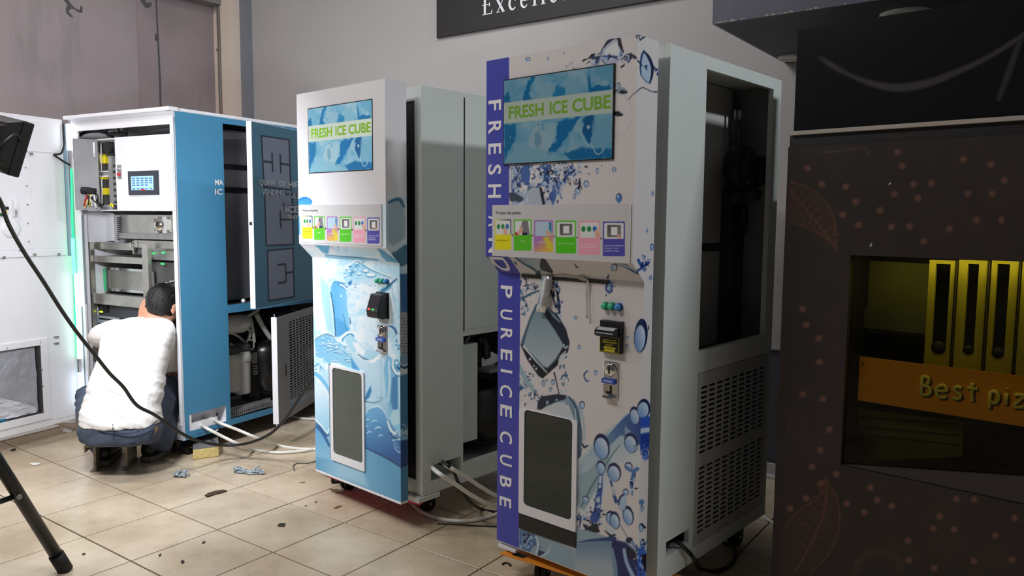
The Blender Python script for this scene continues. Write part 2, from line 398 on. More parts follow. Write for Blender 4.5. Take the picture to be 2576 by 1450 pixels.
for i in range(-12, 16):
    for j in range(-14, 18):
        c = go+gb*TS*(i+.5)+gn*TS*(j+.5)
        lw = WB.loc(np.array([c[0], c[1], 0]))
        if lw[1] > .15 or c[1] < -1 or c[0] < -6 or c[0] > 5: continue
        px, py = (project((c[0], c[1], 0)) if c[1] > .9 else (9e9, 9e9))
        dz = random.uniform(-.0006, .0004)
        if c[1] > 1.2 and -260 < px < 2700 and py < 1650 and lw[0] > UC-.2 and nt_ < 298:
            o = t0 if first else link(t0.copy(), fl); first = False; nt_ += 1
            o.location = (c[0], c[1], dz); o.rotation_euler = (random.uniform(-.0012, .0012), random.uniform(-.0012, .0012), rz)
        else:
            P = [c+(-gb-gn)*h, c+(gn-gb)*h, c+(gb+gn)*h, c+(gb-gn)*h]
            rest.add([(p[0], p[1], -.001) for p in P], [(0, 1, 2, 3)])
o = rest.build('tile_field', TILE, fl); o['kind'] = 'stuff'

def wall_mat(name, col, dirt=.12, stain=False, dscale=1.3):
    m = mat(name, col, 0.85, var=dirt, scale=dscale, bump=.12, bscale=90)
    if stain:
        nt = m.node_tree; N = nt.nodes; L = nt.links; b = N['Principled BSDF']; src = b.inputs['Base Color'].links[0].from_socket
        tc = N.new('ShaderNodeTexCoord'); mp = N.new('ShaderNodeMapping'); mp.inputs['Scale'].default_value = (2.2, 2.2, .5); L.new(tc.outputs['Object'], mp.inputs[0])
        n = N.new('ShaderNodeTexNoise'); n.inputs['Scale'].default_value = 1.0; n.inputs['Detail'].default_value = 7; n.inputs['Roughness'].default_value = .65; L.new(mp.outputs[0], n.inputs['Vector'])
        r = N.new('ShaderNodeValToRGB'); r.color_ramp.elements[0].position = .55; r.color_ramp.elements[1].position = .72
        r.color_ramp.elements[0].color = (1, 1, 1, 1); r.color_ramp.elements[1].color = (.72, .74, .74, 1); L.new(n.outputs['Fac'], r.inputs['Fac'])
        mx = N.new('ShaderNodeMix'); mx.data_type = 'RGBA'; mx.blend_type = 'MULTIPLY'; mx.inputs[0].default_value = 1
        L.new(src, mx.inputs[6]); L.new(r.outputs[0], mx.inputs[7]); L.new(mx.outputs[2], b.inputs['Base Color'])
    return m
WALLM = wall_mat('painted_wall_grey', (0.70, 0.69, 0.685), .04)
WALLL = wall_mat('stained_plaster', (0.63, 0.59, 0.60), .10, True)
BEIGE = wall_mat('beige_paint', (0.90, 0.84, 0.79), .04)
def wbox(fr, u0, u1, v0, v1, z0, z1, name, m, kind='structure', parent=None, bevel=0):
    g = G(); P = lambda u, v, z: fr.w(u, v, z)
    g.hexa([P(u0, v0, z0), P(u1, v0, z0), P(u1, v0, z1), P(u0, v0, z1)], [P(u0, v1, z0), P(u1, v1, z0), P(u1, v1, z1), P(u0, v1, z1)])
    o = g.build(name, m, parent, bevel)
    if kind: o['kind'] = kind
    return o
CZ = 4.35
wall_back = wbox(WB, UC-.35, 3.6, 0, .2, 0, CZ, 'wall_back', WALLM)
WALLDK = mat('dark_dado_paint', (0.30, 0.30, 0.34), .8, var=.1)
zd = WB.fv(1955, 874, 0)[1]
wbox(WB, UC+.05, 3.6, -.022, 0, 0, zd-.012, 'baseboard_back', WALLDK)
wbox(WB, UC+.05, 3.6, -.035, 0, zd-.012, zd, 'trim_3', mat('dado_cap', (.62, .61, .62), .6))
# column in the corner (beige face) with a step of darker wall beside it
uc0 = WB.fv(541, 150, -.0)[0]
UL = UC-.33
wbox(WB, UL, UC, -.10, .2, 0, CZ, 'trim_1', BEIGE)
ug = WB.fv(636, 150, 0)[0]
wbox(WB, UC, ug, -.03, 0, 0, CZ, 'trim_2', mat('grey_pilaster_paint', (.50, .52, .55), .85, var=.06))
# left wall runs towards the camera from the column
VL = -.10
wall_left = wbox(WB, UL-.25, UL, -7.0, .2, 0, CZ, 'wall_left', WALLL)
# shallow pier on the left wall, paint chips and the crack beside it
def lwp(px, py, off=0.0):
    v, z = WB.fu(px, py, UL+off); return v, z
vA = lwp(345, 100)[0]; vB = lwp(540, 100)[0]
wbox(WB, UL, UL+.03, vA, min(vB, -.1), 0, CZ, 'trim_4', wall_mat('pier_plaster', (0.60, 0.555, 0.565), .10, True, 2.5), parent=wall_left)
zb0 = lwp(536, 20)[1]
wbox(WB, UL-.0, UL+.16, -7.0, -.1, zb0, CZ, 'trim_5', mat('ceiling_beam_paint', (.52, .52, .52), .9, var=.1), parent=wall_left)
CHIPM = mat('bare_cement_chip', (0.34, 0.34, 0.34), .95, var=.2)
def chip(pts, off, name='paint_chip'):
    g = G(); Q = [WB.w(UL+off, *lwp(x, y, off)) for x, y in pts]
    g.prism(Q, WB.U*.002); o = g.build(name, CHIPM, wall_left); return o
chip([(160, 0), (172, 0), (178, 10), (188, 20), (200, 26), (203, 14), (207, 18), (206, 32), (196, 30), (185, 22), (176, 22), (172, 30), (184, 42), (176, 42), (166, 32), (166, 20), (170, 12)], .0012)
chip([(352, 0), (366, 0), (364, 4), (372, 8), (380, 6), (380, 14), (372, 20), (364, 18), (358, 8)], .0325)
chip([(389, 88), (393, 84), (396, 92), (394, 104), (390, 100)], .0325)
chip([(391, 0), (394, 0), (404, 200), (406, 275), (402, 275), (400, 200)], .0315, 'wall_crack')
# pipe clipped to the column
t = thing('conduit_pipe', 'thin grey pipe pair running down the beige corner column', 'pipe', WB.w(UC-.22, -.11, 0))
for k, dx in enumerate((0, .022)):
    g = G(); g.cyl((dx*WB.U[0], dx*WB.U[1], .02), (dx*WB.U[0], dx*WB.U[1], CZ-.02), .009, n=8); g.build('pipe', mat('grey_pipe', (.50, .46, .44), .6), t)
for z in (1.2, 2.95, 3.8):
    g = G(); g.box(-.016, .04, -.012, .02, z, z+.02); g.build('clip', mat('pipe_clip', (.42, .39, .38), .6), t)
# ceiling with the lamps' panels, and the dark soffit over the right corner
ce = wbox(WB, UL-.3, 3.6, -7.2, .2, CZ, CZ+.15, 'ceiling', mat('ceiling_paint', (.62, .61, .61), .9))
SOFM = mat('dark_soffit_board', (.17, .165, .195), .5, var=.15, scale=4)
FASM = mat('bluish_fascia_board', (.30, .30, .37), .45, var=.12, scale=6)
us0 = -.01
sof = wbox(WB, us0, 3.6, -1.04, 0, 2.3, 2.32, 'trim_6', SOFM)
wbox(WB, us0, 3.6, -1.055, -1.04, 2.3, 3.1, 'trim_7', FASM, parent=sof)
wbox(WB, us0-.012, us0, -1.055, 0, 2.3, 3.1, 'trim_8', FASM, parent=sof)
wbox(WB, us0-.012, 3.6, -1.055, 0, 3.08, 3.1, 'trim_9', FASM, parent=sof)
g = G()
for k in range(26):                                # paint chipped off the fascia's lower edge
    u = us0+abs(random.gauss(0, .45)); s = random.uniform(.004, .016)
    if u < 1.3: g.prism([WB.w(u, -1.0555, 2.3), WB.w(u+s*1.6, -1.0555, 2.3), WB.w(u+s, -1.0555, 2.3+s*random.uniform(.2, .9)), WB.w(u+s*.2, -1.0555, 2.3+s*.5)], -WB.V*.0008)
o = g.build('chipped_edge', mat('bare_board', (.62, .60, .57), .9), sof); o['kind'] = 'stuff'
for (px, py, r, lab) in ((2279, 33, .098, 'round white downlight under the dark soffit, larger and nearer one'), (1995, 143, .075, 'round downlight under the soffit half hidden by the pizza machine')):
    p = at_z(px, py, 2.3); t = thing('downlight', lab, 'ceiling lamp', p)
    g = G(); g._lathe([(r*.72, -.004), (r*.74, -.010), (r, -.012), (r*1.02, -.006), (r*1.02, 0)], np.zeros(3), np.array([0, 0, 1.0]), 32); g.build('ring', mat('downlight_rim', (.93, .92, .88), .4), t)
    g = G(); g.cyl((0, 0, -.006), (0, 0, -.001), r*.74, n=32); g.build('diffuser', mat('downlight_diffuser', (.88, .87, .82), .3), t)

# black sign board on the back wall
sx0, sz0 = WB.fv(1098, 96, -.02); sx1, _ = WB.fv(1092, 0, -.02)
t = thing('sign_board', 'black sign board with white serif lettering high on the grey wall', 'sign', WB.w(sx0, -.02, sz0), -AW)
g = G(); g.box(0, 3.2, 0, .018, 0, .62); g.build('board', mat('black_sign_face', (.13, .125, .135), .5), t, .003)
# serif capitals and small letters drawn stroke by stroke ("Excelle...")
def sl(px, py): u, z = WB.fv(px, py, -.02); return u-sx0, z-sz0
def bar(g, x0, y0, x1, y1, w):
    d = np.array([x1-x0, y1-y0]); n = np.array([-d[1], d[0]])/np.hypot(*d)*w/2
    g.prism([(x0+n[0], -.0005, y0+n[1]), (x1+n[0], -.0005, y1+n[1]), (x1-n[0], -.0005, y1-n[1]), (x0-n[0], -.0005, y0-n[1])], (0, -.0015, 0))
def arc(g, cx, cy, rx, ry, a0, a1, w0, w1, n=16):
    for k in range(n):
        a, b = (a0+(a1-a0)*k/n), (a0+(a1-a0)*(k+1)/n); w = w0+(w1-w0)*math.sin(math.pi*(k+.5)/n)
        bar(g, cx+rx*math.cos(a), cy+ry*math.sin(a), cx+rx*math.cos(b), cy+ry*math.sin(b), w)
xE, zE = sl(1214, 39); hE = sl(1217, 0)[1]-zE+.03; xs = hE*.66; W1, W2 = hE*.13, hE*.045
def letter(ch, x):
    g = G()
    if ch == 'E':
        bar(g, x+.16*hE, 0, x+.16*hE, hE, W1)
        for yy, l in ((W2/2, .62), (hE/2, .48), (hE-W2/2, .58)): bar(g, x, yy, x+l*hE, yy, W2)
        bar(g, x+.60*hE, 0, x+.62*hE, .2*hE, W2); bar(g, x+.57*hE, hE, x+.57*hE, .82*hE, W2); bar(g, x+.46*hE, .4*hE, x+.46*hE, .6*hE, W2); adv = .66
    elif ch == 'x':
        bar(g, x+.06*hE, xs, x+.46*hE, 0, W1); bar(g, x+.44*hE, xs, x+.06*hE, 0, W2)
        for a, b in ((0, .2), (.36, .54)): bar(g, x+a*hE, xs-W2/2, x+b*hE, xs-W2/2, W2); bar(g, x+a*hE, W2/2, x+b*hE, W2/2, W2)
        adv = .55
    elif ch == 'c': arc(g, x+.25*hE, xs/2, .21*hE, xs*.47, .9, 5.6, W2, W1); g.ball((x+.40*hE, -.001, xs*.78), W1*.6, sc=(1, .02, 1)); adv = .48
    elif ch == 'e': arc(g, x+.25*hE, xs/2, .21*hE, xs*.47, .05, 5.6, W2, W1); bar(g, x+.06*hE, xs*.54, x+.45*hE, xs*.54, W2); adv = .5
    elif ch == 'n':
        bar(g, x+.1*hE, 0, x+.1*hE, xs, W1); arc(g, x+.27*hE, xs*.6, .17*hE, xs*.36, 3.1, 0, W2, W1); bar(g, x+.44*hE, 0, x+.44*hE, xs*.6, W1); adv = .56
    elif ch == 't': bar(g, x+.12*hE, .05*hE, x+.12*hE, hE*.86, W1); bar(g, x, xs, x+.3*hE, xs, W2); adv = .34
    else: bar(g, x+.12*hE, 0, x+.12*hE, hE*1.05, W1); bar(g, x, W2/2, x+.25*hE, W2/2, W2); bar(g, x, hE*1.03, x+.12*hE, hE*1.03, W2); adv = .26
    for i, v in enumerate(g.v): g.v[i] = (v[0], v[1], v[2]+zE-.0)
    g.build('letter', TXTW, t); return x+(adv+.25)*hE
x = xE
for ch in 'Excellent': x = letter(ch, x)

# ================================================================== THE TWO PRINTED VENDING MACHINES
def mkframe(o, a, wd): return Frame((o[0]-math.cos(a)*wd, o[1]+math.sin(a)*wd), a)
KM = 1.035; kz = lambda z: CAMH-(CAMH-z)*KM          # measured on the photograph, then set to scale
F2 = mkframe((-.4807*KM, 3.2837*KM), .7352, .654*KM); F3 = mkframe((.442, 2.5722), .729, .6651)
PRINT = paint_mat('printed_film', .34); PRINTS = paint_mat('printed_side_film', .36); SCREEN = paint_mat('lit_screen', .12, .52, .5, .35); SCREEN3 = paint_mat('dim_screen', .10, .17, .5, .25)
BOARDP = paint_mat('printed_board', .3)

def screen_colors(U, V):
    """picture shown on both screens: ice in blue water, pale band for the words. U, V in 0..1, V down"""
    P = Paint(U*300, V*220, (.50, .76, .88))
    n = fbm(P.X/55, P.Y/55, 3); n2 = fbm(P.X/24+n*3, P.Y/24+n*2, 9)
    P.C = np.array((.35, .68, .85))*(1-n2)[:, None]+np.array((.78, .89, .93))*n2[:, None]
    q = lambda pts: [(x*300, y*220) for x, y in pts]
    for pts, c, sf in (([(0, .18), (.05, .12), (.08, .28), (.05, .34), (0, .36)], (.08, .48, .70), 6), ([(.18, .32), (.2, .16), (.27, .0), (.3, 0), (.24, .2), (.33, .3), (.2, .33)], (.06, .48, .72), 5),
                       ([(.30, .3), (.36, .1), (.45, .06), (.50, .18), (.44, .3)], (.62, .80, .88), 8), ([(.46, .3), (.52, .12), (.60, .2), (.58, .32)], (.12, .55, .76), 8),
                       ([(.60, .1), (.72, .05), (.76, .3), (.64, .33)], (.55, .78, .87), 9), ([(.79, .06), (.83, .2), (.97, .22), (1, .3), (1, .36), (.8, .36)], (.04, .44, .70), 6), ([(.84, 0), (1, 0), (1, .18), (.9, .16)], (.45, .72, .84), 8),
                       ([(0, .54), (.12, .54), (.13, .66), (.07, .8), (.02, .95), (0, 1)], (.06, .47, .72), 9), ([(.5, .56), (.73, .5), (.62, .72), (.47, .94), (.43, .9), (.52, .74)], (.05, .46, .74), 6),
                       ([(.27, .62), (.36, .56), (.42, .66), (.41, .84), (.33, .93), (.26, .82)], (.72, .84, .89), 7), ([(.30, .66), (.35, .62), (.38, .8), (.32, .84)], (.50, .70, .80), 6),
                       ([(.40, .55), (.53, .56), (.50, .74), (.42, .9)], (.68, .85, .90), 6), ([(.76, .56), (.84, .5), (.86, .66), (.82, .84), (.76, .72)], (.04, .36, .62), 5), ([(.84, .58), (1, .54), (1, .74), (.88, .9), (.82, .84)], (.52, .76, .87), 8),
                       ([(.58, .93), (.76, .86), (1, .90), (1, 1), (.66, 1)], (.06, .44, .70), 9), ([(.05, .92), (.2, .8), (.5, .9), (.6, 1), (0, 1)], (.58, .80, .88), 10)):
        P.poly(q(pts), c, sf, .85, wob=4, seed=int(pts[0][0]*100))
    P.ell(.80*300, .645*220, 4, 4.5, (.80, .90, .95)); P.ell(.345*300, .565*220, 2, 2, (.2, .4, .5)); P.ell(.78*300, .66*220, 2, 3, (.1, .3, .5))
    P.stroke(q([(.74, .70), (.77, .80), (.80, .84)]), 1, (.85, .93, .96)); P.stroke(q([(.82, .82), (.88, .95), (.94, .9)]), 1.2, (.80, .9, .94))
    for k in range(10): P.ell(random.uniform(20, 280), random.uniform(125, 215), random.uniform(.6, 1.5), random.uniform(.8, 2), (.88, .94, .97))
    P.poly(q([(-.1, .265), (1.1, .265), (1.1, .515), (-.1, .515)]), (.86, .92, .86), 1.5)
    return P.C

CARDCOL = [(.93, .90, .10), (.36, .78, .16), (.68, .55, .80), (.34, .80, .14), (.95, .66, .74), (.33, .32, .70)]
def board(fr, par, v, corners, cards, hdr, nm='process_board'):
    """order-process board: a thin sheet in front of the door, its six cards printed on it"""
    (ax, ay), (bx, by), (cx, cy), (dx, dy) = corners     # TL TR BR BL
    a, b, c, d = [np.array(fr.fv(x, y, v)) for x, y in corners]
    u0, u1, z1, z0 = (a[0]+d[0])/2, (b[0]+c[0])/2, (a[1]+b[1])/2, (c[1]+d[1])/2
    g = G(); g.box(u0, u1, v+.0006, v+.004, z0, z1); g.build('board_backing', PANELW, par)
    nu, nz = 330, 124
    U, Z = np.meshgrid(np.linspace(u0, u1, nu), np.linspace(z0, z1, nz), indexing='ij')
    X, Y = project(fr.W(np.stack([U.ravel(), np.full(U.size, v), Z.ravel()], 1)))
    P = Paint(X, Y, (.81, .81, .815))
    for k, (x0, x1, yt0, yb0) in enumerate(cards):
        w_, h_ = x1-x0, yb0-yt0; yy = lambda t: yt0+h_*t; xx = lambda t: x0+w_*t
        col = CARDCOL[k]
        def rr(t0, s0, t1, s1, r, c, **kw):
            P.poly([(xx(t0)+r, yy(s0)), (xx(t1)-r, yy(s0)), (xx(t1), yy(s0)+r), (xx(t1), yy(s1)-r), (xx(t1)-r, yy(s1)), (xx(t0)+r, yy(s1)), (xx(t0), yy(s1)-r), (xx(t0), yy(s0)+r)], c, 1.3, **kw)
        if k == 2: rr(0, 0, 1, 1, 2, (.70, .48, .78), col2=(.90, .72, .30), axis=((xx(.45), yy(.5)), (xx(.9), yy(.85)))); P.poly([(xx(.45), yy(.53)), (xx(.75), yy(.53)), (xx(1), yy(.8)), (xx(1), yy(.98)), (xx(.8), yy(.98))], (.88, .85, .2), 6, .8)
        else: rr(0, 0, 1, 1, 2, col)
        if k == 0: rr(0, 0, 1, .5, 2, (.20, .30, .55), col2=(.86, .87, .5), axis=((xx(1), yy(0)), (xx(.1), yy(.1))))
        rr(.06, .045, .94, .5, 2, (.89, .90, .90) if k != 2 else (.72, .82, .90))
        if k in (0, 4):
            for t, cc in ((.22, (.18, .55, .30)), (.49, (.18, .55, .28)), (.76, (.20, .45, .75))): P.ell(xx(t), yy(.24), w_*.10, h_*.085, cc)
            hx = .55 if k == 0 else .80
            P.poly([(xx(hx-.05), yy(.28)), (xx(hx+.05), yy(.26)), (xx(hx+.22), yy(.38)), (xx(hx+.2), yy(.5)), (xx(hx), yy(.5)), (xx(hx-.03), yy(.4))], (.92, .70, .62), 1.5)
        elif k == 1:
            P.poly([(xx(.52), yy(.05)), (xx(.8), yy(.05)), (xx(.9), yy(.5)), (xx(.45), yy(.5)), (xx(.5), yy(.3))], (.50, .50, .52), 2)
            P.stroke([(xx(.52), yy(.07)), (xx(.42), yy(.28))], 1, (.2, .2, .22)); P.poly([(xx(.26), yy(.4)), (xx(.38), yy(.24)), (xx(.54), yy(.3)), (xx(.48), yy(.38)), (xx(.34), yy(.5)), (xx(.22), yy(.5))], (.90, .68, .60), 1.5)
            P.poly([(xx(.08), yy(.42)), (xx(.18), yy(.38)), (xx(.24), yy(.5)), (xx(.08), yy(.5))], (.78, .12, .14), 1.2); P.poly([(xx(.5), yy(.42)), (xx(.76), yy(.42)), (xx(.76), yy(.5)), (xx(.5), yy(.5))], (.12, .13, .2), 1.5)
        elif k == 2:
            P.poly([(xx(.78), yy(.08)), (xx(.92), yy(.06)), (xx(.92), yy(.42)), (xx(.8), yy(.3))], (.20, .52, .68), 3); P.poly([(xx(.62), yy(.36)), (xx(.72), yy(.32)), (xx(.94), yy(.46)), (xx(.94), yy(.5)), (xx(.74), yy(.5)), (xx(.64), yy(.42))], (.90, .68, .58), 1.5)
        else:
            P.poly([(xx(.2), yy(.10)), (xx(.82), yy(.10)), (xx(.82), yy(.45)), (xx(.2), yy(.45))], (.34, .34, .34), 1.5, col2=(.55, .55, .55), axis=((xx(.2), yy(.1)), (xx(.8), yy(.45))))
            P.poly([(xx(.37), yy(.16)), (xx(.66), yy(.16)), (xx(.66), yy(.39)), (xx(.37), yy(.39))], (.93, .93, .93), 1.5)
            if k == 5: P.poly([(xx(.62), yy(.36)), (xx(.7), yy(.36)), (xx(.86), yy(.5)), (xx(.7), yy(.5))], (.92, .66, .60), 1.5)
        if k < 5:
            mx = (x1+cards[k+1][0])/2; my = yy(.52)
            P.poly([(mx-1.8, my-3.4), (mx+2, my), (mx-1.8, my+3.4)], (.45, .08, .10), 1)
        # the small captions, read only as soft lines of print
        tc = (.45, .43, .05) if k == 0 else (.93, .93, .95)
        lines = [(.12, .88)] if k in (0, 3) else [(.38, .62)] if k == 1 else [(.22, .7)] if k == 2 else [(.08, .92), (.08, .9)] if k == 4 else [(.06, .96), (.06, .72), (.06, .74)]
        for j, (t0, t1) in enumerate(lines):
            y = yy(.70+.075*j); n = int((t1-t0)*w_/1.5); r = random.Random(k*7+j)
            for q in range(n):
                if r.random() < .86: xq = xx(t0)+(t1-t0)*w_*q/n; P.stroke([(xq, y-r.uniform(.8, 1.7)), (xq+.4, y+r.uniform(.4, 1.2))], .5, tc, 1.2, .75, k=0)
    paint_obj(nm, np.stack([U.ravel(), np.full(U.size, v), Z.ravel()], 1), nu, nz, P.C, BOARDP, par)
    hu0, hz0 = fr.fv(hdr[0], hdr[3], v); hu1, hz1 = fr.fv(hdr[2], hdr[1], v)
    text_mesh('board_heading', 'Proceso del pedido:', mat('dark_heading_print', (.22, .22, .22), .6), par, lambda x, y, h: (x, v-h, y), .006, (hu0, hz0, hu1, hz1))

class Door:
    """folded printed door: upper part stands forward by h, a sloping chin, lower part back"""
    def __init__(s, fr, par, wd, d, h, zt, z1, z2, zb): s.fr, s.par, s.w, s.d, s.h, s.zt, s.z1, s.z2, s.zb = fr, par, wd, d, h, zt, z1, z2, zb
    def vf(s, z): return np.interp(z, [s.z2, s.z1], [0, -s.h])
    def zs(s, n):
        return np.sort(np.concatenate([np.linspace(s.zb, s.zt, n-2), [s.z1, s.z2]]))
    def front(s, nu, nz, painter, hole):
        zs = s.zs(nz); us = np.linspace(0, s.w, nu); Uu, Z = np.meshgrid(us, zs, indexing='ij')
        pts = np.stack([Uu.ravel(), s.vf(Z.ravel()), Z.ravel()], 1); X, Y = project(s.fr.W(pts)); P = painter(X, Y, False)
        um, zm = (us[:-1]+us[1:])/2, (zs[:-1]+zs[1:])/2
        keep = ~((um[:, None] > hole[0]) & (um[:, None] < hole[1]) & (zm[None] > hole[2]) & (zm[None] < hole[3]))
        return paint_obj('printed_front', pts, nu, nz, P.C, PRINT, s.par, keep)
    def side(s, nv, nz, painter):
        zs = s.zs(nz); t, Z = np.meshgrid(np.linspace(0, 1, nv), zs, indexing='ij'); z = Z.ravel(); f = s.vf(z)
        pts = np.stack([np.full(z.size, s.w), f+(s.d-f)*t.ravel(), z], 1); X, Y = project(s.fr.W(pts)); P = painter(X, Y, True)
        return paint_obj('printed_side', pts, nv, nz, P.C, PRINTS, s.par)
    def shell(s, hole, m=None):
        m = m or WHITE; e = .0015; g = G(); w0, w1 = e, s.w-e
        prof = [(-s.h+e, s.zt), (-s.h+e, s.z1), (e, s.z2), (s.d, s.z2), (s.d, s.zt)]
        g.prism([(w0, v, z) for v, z in prof], (w1-w0, 0, 0))
        holes(g, w0, w1, s.zb-.004, s.z2, [hole], e, s.d)
        g.build('door_shell', m, s.par)
        g = G()                                                       # box behind the delivery window
        u0, u1, z0, z1 = hole; v1 = s.d+.045; q = .004
        g.box(u0-q, u1+q, v1, v1+q, z0, z1); g.box(u0-q, u0, s.d, v1, z0, z1); g.box(u1, u1+q, s.d, v1, z0, z1); g.box(u0-q, u1+q, s.d, v1, z0-q, z0); g.box(u0-q, u1+q, s.d, v1, z1, z1+q)
        g.build('delivery_chamber', mat('grey_green_chamber', (.50, .53, .50), .5), s.par)
        g = G(); um = u0+(u1-u0)*.50; zc0, zc1 = z0+(z1-z0)*.30, z0+(z1-z0)*.86
        g.box(um-.012, um+.012, v1-.012, v1, zc0, zc1); g.build('guide_rail', mat('dark_rail', (.28, .29, .28), .5), s.par)
        g = G(); g.box(u0, u1, v1-.02, v1, zc1, zc1+.012); g.build('chamber_ledge', GREYW, s.par)
def rect_px(fr, v, x0, y0, x1, y1):
    a = fr.fv(x0, (y0+y1)/2, v)[0]; b = fr.fv(x1, (y0+y1)/2, v)[0]; xm = (x0+x1)/2
    return a, b, fr.fv(xm, y1, v)[1], fr.fv(xm, y0, v)[1]
def button(par, fr, px, py, r, mb, mc):
    u, z = fr.fv(px, py, -.004)
    g = G(); g._lathe([(r*1.0, 0), (r*1.0, .006), (r*.8, .010), (r*.78, .006)], np.array([u, 0, z]), np.array([0, -1.0, 0]), 20); o = g.build('button', mb, par)
    g = G(); g._lathe([(r*.78, .002), (r*.78, .016), (r*.7, .020), (.0001, .021)], np.array([u, 0, z]), np.array([0, -1.0, 0]), 20); g.build('button_cap', mc, o)
def window(par, fr, q_out, q_in, pane, v=-.008, rc=.018):
    """white hatch frame and its pane; corners TL TR BR BL in photograph pixels"""
    O = [np.array(fr.fv(x, y, v)) for x, y in q_out]; I = [np.array(fr.fv(x, y, v)) for x, y in q_in]
    def rr(u0, u1, z0, z1, r, n=5):
        out = []
        for cx, cz, a0 in ((u1-r, z1-r, 0), (u0+r, z1-r, 90), (u0+r, z0+r, 180), (u1-r, z0+r, 270)):
            for k in range(n): a = math.radians(a0+90*k/(n-1)); out.append((cx+r*math.cos(a), cz+r*math.sin(a)))
        return out
    lim = lambda Q: ((Q[0][0]+Q[3][0])/2, (Q[1][0]+Q[2][0])/2, (Q[3][1]+Q[2][1])/2, (Q[0][1]+Q[1][1])/2)
    o = lim(O); i = lim(I); A = rr(*o, .008); B = rr(*i, rc); n = len(A); g = G()
    vs = [(u, v, z) for u, z in A]+[(u, v, z) for u, z in B]+[(u, .0, z) for u, z in A]+[(u, .0, z) for u, z in B]; fs = []
    for k in range(n):
        j = (k+1) % n; fs += [(k, j, n+j, n+k), (2*n+k, 2*n+j, j, k), (n+k, n+j, 3*n+j, 3*n+k)]
    g.add(vs, fs); fo = g.build('hatch_frame', WHITE, par)
    g = G(); g.prism([(u, v+.004, z) for u, z in B], (0, .004, 0)); g.build('hatch_pane', pane, fo)
    return o, i
PANE3 = glass_mat('dark_grey_green_pane', (.33, .35, .33), .03, .45)
PANE = glass_mat('grey_green_pane', (.45, .48, .45), .03, .42)
def caster(par, u, v, r, ang=0.0, top=.12):
    t = np.array([math.cos(ang), math.sin(ang), 0]); g = G()
    for s in (-1, 1): g.cyl(np.array([u, v, r])+t*s*.004, np.array([u, v, r])+t*s*.024, r, n=20)
    o = g.build('caster', RUBBER, par, .002)
    g = G(); g.cyl(np.array([u, v, r])-t*.028, np.array([u, v, r])+t*.028, .007, n=8); g.build('axle_bolt', CHROME, o)
    n = np.array([-t[1], t[0], 0])
    g = G(); g.hexa([np.array([u, v, r*1.1])+n*r*.7+t*s for s in (-.027, .027)]+[np.array([u, v, r*1.1])-n*r*.3+t*s for s in (.027, -.027)], [np.array([u, v, top])+n*.03+t*s for s in (-.03, .03)]+[np.array([u, v, top])-n*.03+t*s for s in (.03, -.03)])
    g.build('caster_fork', BLACK, o)
def coin_acceptor(par, fr, x0, y0, x1, y1, lit):
    u0, u1, z0, z1 = rect_px(fr, -.006, x0, y0, x1, y1); w_, h_ = u1-u0, z1-z0; um = (u0+u1)/2
    g = G(); g.box(u0, u1, -.007, 0, z0, z1); o = g.build('coin_acceptor', CHROME, par, .002)
    g = G(); g._lathe([(w_*.40, .0), (w_*.40, .006), (w_*.30, .009), (.0001, .010)], np.array([um, -.007, z1-h_*.22]), np.array([0, -1., 0]), 24); g.build('coin_dial', CHROME, o)
    g = G(); g.box(um-.0025, um+.0025, -.0185, -.0165, z1-h_*.32, z1-h_*.12); g.build('coin_slot', BLACK, o)
    g = G(); g.box(u0-.001, u0+w_*.86, -.016, -.007, z0+h_*.40, z0+h_*.53); g.build('coin_display', mat('blue_coin_display', (.16, .30, .62), .3, emit=.35 if lit else .1), o)
    text_mesh('coin_display_text', '0000', TXTW, o, lambda x, y, h: (x, -.016-h, y), 0, (u0+w_*.12, z0+h_*.435, u0+w_*.7, z0+h_*.50))
    g = G(); g.box(um-.001, um+.006, -.0085, -.0068, z0+h_*.14, z0+h_*.34); g.box(u0+w_*.2, um+.006, -.0085, -.0068, z0+h_*.12, z0+h_*.18); g.build('return_slot', BLACK, o)
    g = G(); g.hexa([(u0+w_*.1, -.007, z0+h_*.02), (u0+w_*.8, -.007, z0+h_*.02), (u0+w_*.8, -.007, z0+h_*.12), (u0+w_*.1, -.007, z0+h_*.12)], [(u0+w_*.1, -.022, z0+h_*.01), (u0+w_*.8, -.022, z0+h_*.01), (u0+w_*.8, -.018, z0+h_*.07), (u0+w_*.1, -.018, z0+h_*.07)]); g.build('coin_cup', CHROME, o)
